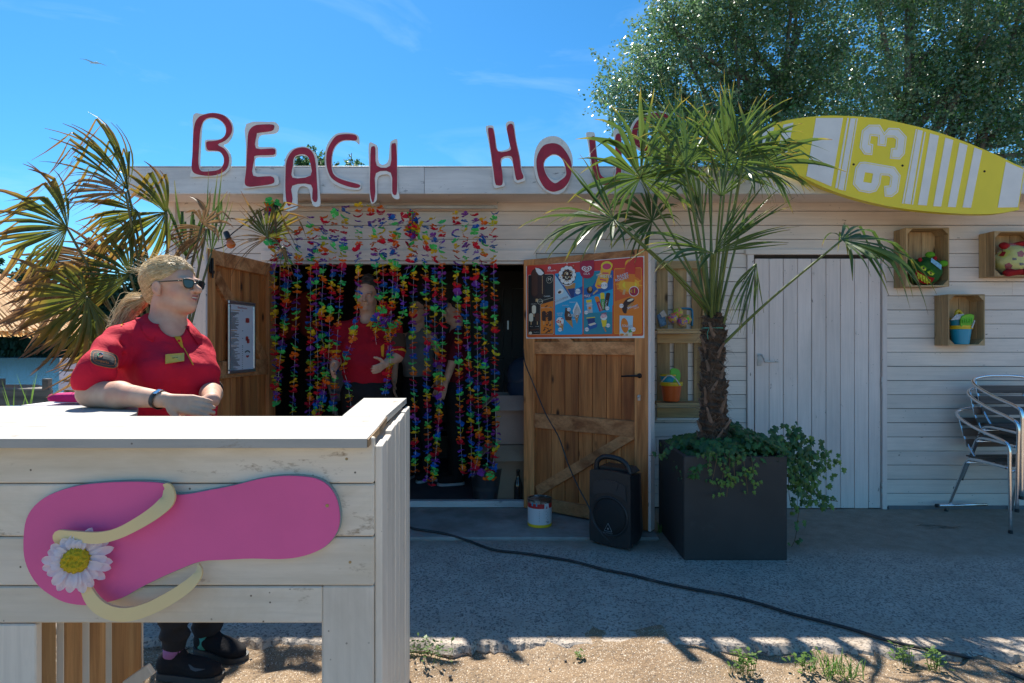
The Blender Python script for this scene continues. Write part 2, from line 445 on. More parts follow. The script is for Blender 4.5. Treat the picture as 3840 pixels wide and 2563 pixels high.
W_TOPY = painted('counter_top_board_side', (0.43,0.42,0.385), (0.22,0.16,0.10), 'y', (0.60,0.69), (0.47,0.44,0.39), (0.42,0.75), 4.5)
CEDAR_Z = wood('cedar_upright', (0.34,0.11,0.03), (0.64,0.26,0.085), (0.76,0.35,0.13), 'z')
CEDAR_X = wood('cedar_rail', (0.34,0.115,0.035), (0.62,0.265,0.10), (0.74,0.35,0.145), 'x')
CEDAR_P = wood('cedar_panel', (0.27,0.075,0.018), (0.55,0.19,0.05), (0.68,0.27,0.085), 'z')
CRATE_Z = wood('crate_wood', (0.42,0.26,0.125), (0.58,0.38,0.19), (0.68,0.48,0.26), 'z', grain=80)
CRATE_X = wood('crate_wood_flat', (0.42,0.26,0.125), (0.58,0.38,0.19), (0.68,0.48,0.26), 'x', grain=80)
PAL_Z = wood('pallet_wood', (0.34,0.19,0.08), (0.54,0.34,0.155), (0.64,0.43,0.21), 'z')
PAL_X = wood('pallet_wood_flat', (0.32,0.19,0.08), (0.53,0.34,0.16), (0.64,0.43,0.22), 'x')
SLAT_IN = wood('raw_slat', (0.28,0.14,0.055), (0.46,0.26,0.11), (0.56,0.36,0.17), 'z')
SLAT_DK = wood('dark_chair_slat', (0.11,0.075,0.055), (0.17,0.12,0.095), (0.23,0.17,0.14), 'x', rough=0.5)
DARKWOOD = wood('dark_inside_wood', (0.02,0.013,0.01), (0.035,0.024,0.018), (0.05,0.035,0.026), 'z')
BLACK = mat('black_plastic', (0.018,0.018,0.020), 0.42, var=0.15, scale=30, bump=0.25, bscale=500)
GRILLE = mat('black_mesh_grille', (0.010,0.010,0.011), 0.7, bump=0.8, bscale=900)
RUBBER = mat('black_rubber', (0.022,0.022,0.024), 0.55, bump=0.1, dirt=(0.12,0.11,0.10), dirt_pos=(0.55,0.8), dscale=12)
IRON = mat('black_iron', (0.02,0.02,0.022), 0.5, 0.3, bump=0.2)
ALU = mat('polished_aluminium', (0.80,0.80,0.82), 0.17, 1.0, var=0.06, bump=0.02)
ZINC = mat('grey_metal', (0.45,0.46,0.47), 0.35, 0.9, bump=0.05)
PLANT = mat('anthracite_planter', (0.031,0.029,0.029), 0.62, var=0.25, scale=3, bump=0.12, bscale=160, dirt=(0.07,0.068,0.07), dirt_pos=(0.58,0.85), dscale=4)
RED_L = mat('red_brush_paint', (0.36,0.012,0.035), 0.5, var=0.25, scale=14, bump=0.35, bscale=60)
WHITE_L = mat('white_cut_board', (0.78,0.75,0.71), 0.6, var=0.06, scale=7, bump=0.2, dirt=(0.42,0.42,0.42), dirt_pos=(0.6,0.8), dscale=9)
YEL = mat('yellow_board_paint', (0.88,0.68,0.02), 0.4, var=0.05, scale=4, bump=0.08, dirt=(0.45,0.42,0.10), dirt_pos=(0.68,0.82), dscale=8)
SB_W = mat('white_board_stripe', (0.80,0.76,0.72), 0.45, var=0.05, bump=0.08, dirt=(0.45,0.45,0.43), dirt_pos=(0.7,0.8), dscale=12)
PINK = mat('pink_foam', (0.76,0.115,0.325), 0.65, var=0.07, scale=3, bump=0.12, bscale=260)
CREAM = mat('cream_strap', (0.80,0.62,0.31), 0.6, var=0.05, scale=3, bump=0.05)
LILAC = mat('lilac_edge', (0.38,0.30,0.55), 0.6)
GREYGREEN = mat('grey_green_edge', (0.25,0.33,0.33), 0.6)
DARKHOLE = mat('dark_hole', (0.01,0.01,0.01), 0.9)
def concrete():
    t = NT('pebbled_concrete'); c = t.coords((1,1.0,1), False)
    wob = t.noise(c, 30, 3); 
    add = t.n('ShaderNodeVectorMath', operation='ADD'); t.l(c, add.inputs[0])
    mm = t.n('ShaderNodeMapping'); mm.inputs['Scale'].default_value = (0.03,)*3
    nc = t.n('ShaderNodeTexNoise'); nc.inputs['Scale'].default_value = 40; t.l(c, nc.inputs['Vector']); t.l(nc.outputs['Color'], mm.inputs[0]); t.l(mm.outputs[0], add.inputs[1])
    v = t.vor(add.outputs[0], 80); v2 = t.vor(add.outputs[0], 80, out='Color')
    sep = t.n('ShaderNodeSeparateColor'); t.l(v2, sep.inputs[0])
    keep = t.ramp(sep.outputs[0], [(0.30, 0), (0.36, 1)]); peb = t.math('MULTIPLY', t.ramp(v, [(0.40, 1), (0.52, 0)]), keep)
    cem = t.ramp(t.noise(c, 5, 8, 0.65), [(0.3, (0.40,0.335,0.27)), (0.7, (0.60,0.51,0.42))])
    cem = t.mix(t.ramp(t.noise(c, 120, 4, 0.7), [(0.35, 0.5), (0.6, 0)]), cem, (0.20,0.205,0.21))
    pc = t.ramp(sep.outputs[1], [(0, (0.10,0.092,0.085)), (0.7, (0.20,0.185,0.17)), (1, (0.36,0.29,0.22))])
    col = t.mix(peb, cem, pc)
    # smooth dusty zone along the wall (real, trodden dirt), its border wavers
    s = t.n('ShaderNodeSeparateXYZ'); t.l(c, s.inputs[0])
    y = t.math('ADD', s.outputs[1], t.math('MULTIPLY', t.noise(c, 1.4, 5), 0.5)); y = t.math('ADD', y, t.math('MULTIPLY', s.outputs[0], 0.06))
    d = t.math('MULTIPLY', t.ramp(t.math('MULTIPLY', y, 0.1), [(0.408, 0), (0.432, 1)]), t.ramp(t.noise(c, 14, 6, 0.7), [(0.2, 0.75), (0.5, 1)]))
    dust = t.ramp(t.noise(c, 9, 7, 0.7), [(0.3, (0.235,0.19,0.145)), (0.7, (0.36,0.305,0.24))])
    col = t.mix(d, col, dust)
    # blown sand near the front edge
    e = t.math('MULTIPLY', t.ramp(t.math('MULTIPLY', s.outputs[1], 0.1), [(0.262, 1), (0.30, 0)]), t.ramp(t.noise(c, 6, 7, 0.7), [(0.42, 0), (0.68, 1)]))
    col = t.mix(t.math('MULTIPLY', e, 0.7), col, (0.40,0.30,0.20))
    crk = t.vor(t.coords((0.3,1,1), False), 0.9, 'DISTANCE_TO_EDGE'); 
    t.bump(t.math('ADD', t.math('MULTIPLY', peb, -0.5), t.math('MULTIPLY', t.noise(c, 90, 5, 0.7), 0.5)), 0.6, 0.006)
    return t.fin(col, t.ramp(peb, [(0, 0.85), (1, 0.6)]), 0, 0.35)
CONC = concrete()
APRON = mat('smooth_grey_concrete', (0.29,0.265,0.235), 0.8, var=0.3, scale=3, bump=0.4, bscale=60, dirt=(0.18,0.15,0.12), dirt_pos=(0.45,0.75), dscale=5)
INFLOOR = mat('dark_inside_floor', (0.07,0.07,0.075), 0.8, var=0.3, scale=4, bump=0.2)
def sandmat():
    t = NT('coarse_sand'); c = t.coords((1,1,1), False)
    col = t.ramp(t.noise(c, 3, 8, 0.65), [(0.3, (0.25,0.17,0.102)), (0.7, (0.335,0.24,0.153))])
    g = t.vor(c, 260, out='Color'); sp = t.n('ShaderNodeSeparateColor'); t.l(g, sp.inputs[0])
    col = t.mix(t.ramp(sp.outputs[0], [(0.86, 0), (0.9, 1)]), col, (0.13,0.10,0.08)); col = t.mix(t.ramp(sp.outputs[1], [(0.90, 0), (0.93, 1)]), col, (0.62,0.53,0.42))
    h = t.math('ADD', t.math('MULTIPLY', t.noise(c, 9, 8, 0.6), 2.0), t.math('MULTIPLY', t.noise(c, 200, 4, 0.7), 0.22))
    t.bump(h, 0.8, 0.02)
    return t.fin(col, 0.9, 0, 0.2)
SAND = sandmat()
def watermat():
    t = NT('lake_water'); c = t.coords((0.35,1,1), False); n = t.noise(c, 2.2, 6, 0.6, 0.3); t.bump(n, 0.55, 0.12)
    m = t.fin((0.035,0.10,0.15), 0.09, 0, 0.6); return m
WATER = watermat()
GRASSM = mat('bank_grass', (0.07,0.10,0.03), 0.8, var=0.3, scale=2, bump=0.4)
def leafmat(name, c0, c1, rough=0.45, trans=0.25, tip=None, spec=0.5, under=None):
    t = NT(name)
    rv = t.n('ShaderNodeNewGeometry'); col = t.ramp(rv.outputs['Random Per Island'], [(0, c0), (1, c1)])
    if under: col = t.mix(rv.outputs['Backfacing'], col, under)
    if tip:
        a = t.n('ShaderNodeAttribute', attribute_name='tip')
        x = t.math('ADD', a.outputs['Fac'], t.math('MULTIPLY', t.math('SUBTRACT', t.noise(t.coords((1,1,1)), 14, 4), 0.5), 0.3))
        for k, (p0, p1, cc) in enumerate(tip): col = t.mix(t.ramp(x, [(p0, 0), (p1, 1)]), col, cc)
    t.fin(col, rough, 0, spec)
    if name == 'poplar_leaf': t.b.inputs['Coat Weight'].default_value = 0.6; t.b.inputs['Coat Roughness'].default_value = 0.38
    tr = t.n('ShaderNodeBsdfTranslucent'); t.l(col if not isinstance(col, tuple) else col, tr.inputs[0])
    hs = t.n('ShaderNodeHueSaturation'); hs.inputs['Value'].default_value = 1.6; t.l(col, hs.inputs['Color']); t.l(hs.outputs[0], tr.inputs[0])
    ms = t.n('ShaderNodeMixShader'); ms.inputs[0].default_value = trans; t.l(t.b.outputs[0], ms.inputs[1]); t.l(tr.outputs[0], ms.inputs[2]); t.l(ms.outputs[0], t.out.inputs[0])
    return t.m
PALM = leafmat('palm_leaf', (0.048,0.092,0.018), (0.105,0.16,0.028), 0.34, 0.34, [(0.80,0.93,(0.30,0.25,0.04)), (0.95,1.03,(0.20,0.10,0.04))], 0.6)
PALM_Y = leafmat('yellowing_palm_leaf', (0.06,0.085,0.014), (0.15,0.15,0.02), 0.42, 0.42, [(0.45,0.70,(0.26,0.155,0.03)), (0.66,0.88,(0.13,0.065,0.035))], 0.5)
PALM_D = leafmat('dry_palm_leaf', (0.20,0.11,0.05), (0.30,0.19,0.09), 0.6, 0.2, [(0.6,0.9,(0.16,0.085,0.045))], 0.3)
STEM = mat('palm_stalk', (0.13,0.17,0.04), 0.4, var=0.2, scale=20, bump=0.1)
STEM_D = mat('old_palm_stalk', (0.10,0.10,0.035), 0.5, var=0.3, scale=20, bump=0.1)
POPLAR = leafmat('poplar_leaf', (0.045,0.12,0.020), (0.13,0.26,0.045), 0.38, 0.34, None, 1.0, (0.12,0.20,0.10))
BUSH = leafmat('bush_leaf', (0.06,0.13,0.05), (0.12,0.22,0.08), 0.5, 0.4)
BUSH2 = leafmat('far_tree_leaf', (0.03,0.06,0.028), (0.06,0.10,0.04), 0.6, 0.2)
IVY = leafmat('ivy_leaf', (0.030,0.085,0.028), (0.07,0.17,0.032), 0.4, 0.2, [(0.55,1.0,(0.14,0.24,0.03))], 0.5)
WEED = leafmat('weed_leaf', (0.08,0.16,0.03), (0.15,0.26,0.05), 0.5, 0.4)
BARK = mat('grey_bark', (0.14,0.12,0.09), 0.9, var=0.35, scale=8, stretch=(1,1,0.3), bump=0.8)
def col(name, r, g, b, rough=0.5, **k): return mat(name, srgb(r, g, b), rough, **k)
# ------------------------------------------------------------------ ground, slab, water, banks
def ground():
    nx, ny = 220, 90
    xs = np.concatenate([np.linspace(-400, -12, 12, endpoint=False), np.linspace(-12, 12, nx), np.linspace(14, 400, 10)])
    ys = np.concatenate([np.linspace(-60, -1, 8, endpoint=False), np.linspace(-1, 4.2, ny), np.linspace(4.6, 9.0, 10)])
    X, Y = np.meshgrid(xs, ys, indexing='ij'); Z = np.full(X.shape, -0.036)
    rs = np.random.RandomState(3)
    for q in range(26):
        k = rs.normal(size=2)*(3+q*0.9); Z += 0.010/(1+q*0.16)*np.sin(X*k[0]+Y*k[1]+rs.rand()*6.28)*((Y > -1) & (Y < 3.2) & (abs(X) < 12))
    Z = np.where((Y > 2.9) & (X > -3.6) & (X < 9), -0.12, np.minimum(Z, -0.010)); Z = Z + 0.012*((Y > 2.3) & (Y < 2.9)); Z = np.where(Y > 8.5, -0.42, Z)
    vs = np.stack([X, Y, Z], -1).reshape(-1, 3); m, n = X.shape
    i, j = np.meshgrid(np.arange(m-1), np.arange(n-1), indexing='ij'); a = i*n+j
    fs = np.stack([a, a+n, a+n+1, a+1], -1).reshape(-1, 4)
    o = np_mesh('sand_ground', vs, fs, SAND, smooth=True); tag(o, kind='structure')
ground()
def slab():
    m = MB(); xs = [-3.9+0.02*i for i in range(0, 600)]; top = []; low = []
    rs = random.Random(5); w1 = 0; w2 = 0
    for x in xs:
        w1 += rs.uniform(-0.008, 0.008); w1 *= 0.96; w2 += rs.uniform(-0.02, 0.02); w2 *= 0.6
        y = 2.70-0.038*(x+0.5) + 0.018*math.sin(x*2.3)+0.008*math.sin(x*9.1+1)+w1+w2*0.35
        y += rs.uniform(-0.009, 0.009)+(0.02 if rs.random() < 0.06 else 0); y = max(y, 2.50)
        top.append((x, y+0.004+abs(w2)*0.3)); low.append((x, y-0.004-rs.random()*0.018))
    n = len(xs); v = []
    for (x, y), (x2, y2) in zip(top, low): v += [(x, y+0.014, 0.0), (x, y, -0.004-rs.random()*0.006), (x2, y2, -0.030), (x2, y2+0.02, -0.13), (x, 4.93, 0.0)]
    f = []
    for i in range(n-1):
        a = i*5; b = a+5
        f += [(a, a+1, b+1, b), (a+1, a+2, b+2, b+1), (a+2, a+3, b+3, b+2), (a, b, b+4, a+4)]
    m.add(v, f); e = [(0,4,3,2,1), ((n-1)*5, (n-1)*5+1, (n-1)*5+2, (n-1)*5+3, (n-1)*5+4)]; m.f += e; m.mi += [0,0]
    o = m.build('concrete_slab', CONC); tag(o, kind='structure')
    m = MB(); m.box((-1.2, 4.445, -0.03), (4.42, 0.745, 0.10), ch=0.012); o = m.build('concrete_apron', APRON); tag(o, kind='structure')
slab()
def plane(name, x0, x1, y0, y1, z, m):
    q = MB(); q.add([(x0,y0,z),(x1,y0,z),(x1,y1,z),(x0,y1,z)], [(0,1,2,3)]); o = q.build(name, m); return tag(o, kind='structure')
plane('lake_water', -500, 500, 8.6, 75, -0.36, WATER)
m = MB(); m.add([(-500,73,-0.5),(500,73,-0.5),(500,76,0.4),(-500,76,0.4),(500,1500,2.0),(-500,1500,2.0)], [(0,1,2,3),(3,2,4,5)]); tag(m.build('far_bank', GRASSM), kind='structure')
# ------------------------------------------------------------------ the hut
YW = 4.85; HX0, HX1 = -2.77, 6.2
hut = empty('beach_hut', (0.5, YW, 0), 'long white timber beach shop hut with flat roof, open double doorway and white side door', 'hut')
OX0, OX1, OZ = -1.945, 0.112, 2.0           # double doorway
DX0, DX1, DZ = 1.905, 3.035, 2.06           # white door with its frame
PITCH = 0.1146; z0 = 1.272 - 11*PITCH
EX, EY, EZ = V(1,0,0), V(0,1,0), V(0,0,1)
k = 0
zs = []
z = z0
while z < 2.50:
    zs.append(z); z += PITCH
for z in zs:
    a, b = max(z, 0.015), min(z+PITCH-0.004, 2.497)
    if b-a < 0.02: continue
    spans = [(HX0, HX1)]
    def cutspan(sp, x0, x1):
        o = []
        for (p, q) in sp:
            if q <= x0 or p >= x1: o.append((p, q)); continue
            if p < x0: o.append((p, x0-0.001))
            if q > x1: o.append((x1+0.001, q))
        return o
    if a < OZ+0.055: spans = cutspan(spans, OX0-0.06, OX1+0.06)
    if a < DZ: spans = cutspan(spans, DX0, DX1)
    for (p, q) in spans:
        cuts = [p] + ([c for c in (1.28+R.uniform(-.25,.25), 4.3+R.uniform(-.3,.3)) if p+0.5 < c < q-0.5]) + [q]
        if R.random() < 0.45 and len(cuts) > 2: cuts.pop(1)
        for c0, c1 in zip(cuts[:-1], cuts[1:]):
            bz = 0 if (a > OZ-0.02 and a < OZ+0.06) else 0
            bb = MB(); dy = R.uniform(-0.0016, 0.0016); tilt = R.uniform(-0.0008, 0.0008)
            bb.box(((c0+c1)/2, YW+0.009+dy, (a+b)/2+tilt), (c1-c0-0.0015, 0.018, b-a), ch=0.0022); bb.build('plank', W_HUT, hut)
# dark battens behind the boards, side and back walls, roof
m = MB()
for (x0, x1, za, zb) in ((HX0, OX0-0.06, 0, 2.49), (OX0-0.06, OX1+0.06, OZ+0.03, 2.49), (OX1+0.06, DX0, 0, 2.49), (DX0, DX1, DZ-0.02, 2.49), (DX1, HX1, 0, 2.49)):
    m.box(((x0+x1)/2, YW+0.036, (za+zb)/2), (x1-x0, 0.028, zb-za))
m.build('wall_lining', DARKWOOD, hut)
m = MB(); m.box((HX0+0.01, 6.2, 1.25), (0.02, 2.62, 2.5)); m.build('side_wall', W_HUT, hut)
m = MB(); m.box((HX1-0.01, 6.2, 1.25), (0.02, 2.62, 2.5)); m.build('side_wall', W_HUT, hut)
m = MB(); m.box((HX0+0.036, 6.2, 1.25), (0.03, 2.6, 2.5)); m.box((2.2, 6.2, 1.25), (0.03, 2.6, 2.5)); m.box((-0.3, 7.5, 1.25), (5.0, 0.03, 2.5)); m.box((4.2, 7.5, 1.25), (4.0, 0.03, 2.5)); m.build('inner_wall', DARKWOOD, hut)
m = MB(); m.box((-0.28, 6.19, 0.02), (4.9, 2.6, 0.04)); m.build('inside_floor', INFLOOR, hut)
m = MB(); m.box((1.7, 6.05, 2.56), (9.15, 3.06, 0.13)); m.build('roof', mat('roof_felt', (0.10,0.10,0.10), 0.9), hut)
m = MB(); m.box((1.7, 4.69, 2.488), (9.1, 0.30, 0.012)); m.build('soffit', W_HUT, hut)
# fascia in joined lengths
for (x0, x1) in ((-2.893, -0.66), (-0.658, 1.85), (1.852, 6.3)):
    m = MB(); m.box(((x0+x1)/2, 4.505+R.uniform(-.001,.001), 2.568), (x1-x0, 0.026, 0.200), ch=0.003); m.build('fascia_board', W_FAS, hut)
m = MB(); m.box((-2.880, 5.9, 2.568), (0.026, 2.76, 0.20), ch=0.003); m.build('fascia_board', W_FAS, hut)
m = MB(); m.box((1.7, 4.512, 2.672), (9.2, 0.05, 0.006), ch=0.001); m.build('roof_edge_strip', mat('roof_strip', (0.5,0.5,0.5), 0.4, 0.6), hut)
m = MB(); m.box((-2.755, 4.835, 1.25), (0.07, 0.03, 2.47)); m.build('corner_board', W_DOOR, hut)
# doorway trim
m = MB(); m.box(((OX0+OX1)/2+0.0, 4.832, OZ+0.052), (OX1-OX0+0.16, 0.036, 0.085), ch=0.003); m.build('lintel_board', W_HUT, hut)
m = MB(); m.box(((OX0+OX1)/2, 4.86, OZ-0.005), (OX1-OX0+0.11, 0.07, 0.022)); m.build('lintel_lip', W_HUT, hut)
for x in (OX0-0.03, OX1+0.03):
    m = MB(); m.box((x, 4.865, 1.0), (0.055, 0.075, 2.0), ch=0.002); m.build('door_post', W_DOOR, hut)
m = MB(); m.box(((OX0+OX1)/2, 4.845, 0.045), (OX1-OX0, 0.06, 0.052), ch=0.004); m.build('door_sill', painted('sill_paint', (0.62,0.62,0.62), (0.2,0.2,0.2), 'x', (0.6,0.66), (0.3,0.3,0.3), (0.45,0.8), 4), hut)
# base rail under the right hand boards
m = MB(); m.box((4.6, 4.846, 0.012), (3.1, 0.02, 0.03)); m.build('base_rail', mat('grimy_rail', (0.16,0.16,0.17), 0.7), hut)
# white plank door
door = MB(); door.box(((DX0+DX1)/2, YW+0.03, 1.02), (DX1-DX0, 0.012, 2.02)); bd = door.build('side_door', DARKWOOD, hut)
for (x0, x1, za, zb) in ((DX0, DX0+0.052, 0.0, 2.06), (DX1-0.038, DX1, 0.0, 2.06)):
    m = MB(); m.box(((x0+x1)/2, YW-0.004, (za+zb)/2), (x1-x0, 0.032, zb-za), ch=0.002); m.build('door_frame', W_DOOR, hut)
m = MB(); m.box(((DX0+DX1)/2, YW-0.008, 2.082), (DX1-DX0+0.03, 0.036, 0.042), ch=0.002); m.build('door_frame', W_HUT, hut)
xb = [2832,2884,2937,2990,3043,3097,3151,3204,3257,3309]
xb = [(q-1920)*YW/F for q in xb]; xb[0] = DX0+0.066; xb[-1] = DX1-0.042
for i in range(9):
    m = MB(); wdt = xb[i+1]-xb[i]-0.004; zb = 0.004+R.uniform(-.002,.003)
    m.box(((xb[i]+xb[i+1])/2, YW+0.008+R.uniform(-.001,.001), (zb+2.03)/2), (wdt, 0.02, 2.03-zb), ch=0.002); m.build('door_board', W_DOOR, bd)
m = MB(); m.box((2.005, YW-0.006, P(0,1350,YW).z), (0.036, 0.006, 0.10)); m.tube([P(2858,1333,4.84), P(2858,1333,4.80), P(2868,1357,4.79), P(2918,1358,4.795)], [0.007,0.008,0.008,0.006], 8); m.build('door_handle', mat('painted_metal', (0.60,0.57,0.54), 0.5, dirt=(0.25,0.12,0.06), dirt_pos=(0.55,0.7), dscale=40), bd, smooth=True)
m = MB()
for (py, s) in ((1322,1.0),(1425,1.0)):
    for j in range(5): m.lathe([(0.0001,0.004),(0.013,0.004),(0.013,0)], P(2860+ (0,9,-9,0,0)[j], py+(0,4,4,-14,16)[j], 4.853), V(0,-1,0), 10)
m.build('lock_plate', MATS['painted_metal'], bd)
for (px, py) in ((3050,1025),(3208,1250)):
    m = MB(); m.tube([P(px,py,4.855), P(px,py,4.835), P(px+4,py+6,4.83), P(px+2,py-6,4.828)], 0.0022, 6); m.build('coat_hook', MATS['painted_metal'], bd)
for py in (1010, 1435, 1830):
    m = MB(); m.box(P(3308,py,4.835), (0.012, 0.008, 0.085)); m.build('hinge', MATS['painted_metal'], bd)
# ------------------------------------------------------------------ open cedar doors
def cedar_door(hx, hy, d, n, L, zt, braces, bounds, rails, label):
    d = Vector((d[0], d[1], 0)).normalized(); n = Vector((n[0], n[1], 0)).normalized(); H = V(hx, hy, 0)
    root = empty('cedar_door', (hx+d.x*L/2, hy+d.y*L/2, 0.03), label, 'door'); ax = (d, n, EZ)
    def at(s, off, z): return H+d*s+n*off+EZ*z
    for s0, s1 in zip(bounds[:-1], bounds[1:]):
        m = MB(); m.box(at((s0+s1)/2, -0.012+R.uniform(-.001,.001), (0.04+zt-0.02)/2), (s1-s0-0.004, 0.018, zt-0.06), ax, 0.003); m.build('plank', CEDAR_P, root)
    for (s0, s1) in ((0.0, bounds[0]+0.004), (bounds[-1]-0.004, L)):
        m = MB(); m.box(at((s0+s1)/2, 0.006, (0.03+zt)/2), (s1-s0, 0.04, zt-0.03), ax, 0.003); m.build('stile', CEDAR_Z, root)
    for (za, zb) in rails:
        m = MB(); m.box(at(L/2, 0.004, (za+zb)/2), (bounds[-1]-bounds[0]-0.004, 0.034, zb-za), ax, 0.003); m.build('rail', CEDAR_X, root)
    for (s0, za, s1, zb, wd) in braces:
        a = V(s0, za); q = V(s1, zb); e = (q-a).normalized(); pr = V(-e.y, e.x)
        poly = [a-pr*wd/2, q-pr*wd/2, q+pr*wd/2, a+pr*wd/2]
        poly = [(min(max(p.x, bounds[0]+0.008), bounds[-1]-0.008), p.y) for p in poly]
        m = MB(); m.prism(poly, H-n*0.002, d, EZ, n, 0.021); m.build('brace', CEDAR_X, root)
    m = MB(); m.box(at(L+0.0105, -0.004, (0.03+zt)/2), (0.019, 0.075, zt-0.03), ax, 0.002); m.box(at(L/2, -0.030, (0.03+zt)/2), (L, 0.016, zt-0.03), ax, 0.002); m.build('white_outer_face', W_DOOR, root)
    return root, at, ax, d, n
def sd_(px, hx, hy, d):                          # distance along the door at which a sighted column falls
    r = (px-1920)/F; return (r*hy-hx)/(d[0]-r*d[1])
dR = Vector((0.862, -0.60, 0)).normalized(); nR = V(dR.y, -dR.x, 0)
HXR, HYR = 0.107, 4.80; LR = 1.05
bR = [sd_(1900+q*0.829, HXR, HYR, dR) for q in (130,200,262,323,386,450,516,587)]
rd, atR, axR, _, _ = cedar_door(HXR, HYR, dR, nR, LR, 2.01, [(bR[0]+0.02, 0.175, bR[-1], 0.70, 0.085), (bR[0], 1.62, bR[0]+0.35, 1.30, 0.085)], bR,
    [(1.93,2.01), (1.258,1.355), (0.675,0.79), (0.035,0.13)], 'open cedar plank door with the ice cream poster, right of the doorway')
m = MB(); m.tube([atR(0.985,0.03,1.115), atR(0.985,0.055,1.115), atR(0.95,0.062,1.115), atR(0.86,0.058,1.108)], [0.011,0.009,0.008,0.006], 8)
m.lathe([(0.001,0.008),(0.018,0.006),(0.018,0)], atR(0.985,0.026,1.115), nR, 12); m.build('handle', IRON, rd, smooth=True)
m = MB(); m.box(atR(0.985,0.032,0.96), (0.02,0.014,0.04), axR); m.lathe([(0.001,0.014),(0.009,0.012),(0.009,0)], atR(0.985,0.036,0.967), nR, 10); m.build('lock', ZINC, rd)
dL = Vector((-0.136, -0.99, 0)).normalized(); nL = V(-dL.y, dL.x, 0)
HXL, HYL = -1.925, 4.80; LL = 0.86
bL = [0.09+i*(LL-0.18)/6 for i in range(7)]
ld, atL, axL, _, _ = cedar_door(HXL, HYL, dL, nL, LL, 1.975, [(bL[-1]-0.02, 1.80, bL[0]+0.02, 1.20, 0.10)], bL,
    [(1.875,1.975), (1.10,1.22), (0.05,0.15)], 'open cedar plank door with a small framed menu, left of the doorway')
m = MB(); m.box(atL(LL-0.04,0.03,1.865), (0.035,0.012,0.10), axL); m.tube([atL(LL-0.04,0.042,1.91), atL(LL-0.04,0.042,1.78)], 0.006, 8); m.box(atL(LL-0.04,0.04,1.82), (0.028,0.016,0.02), axL); m.build('bolt', IRON, ld)
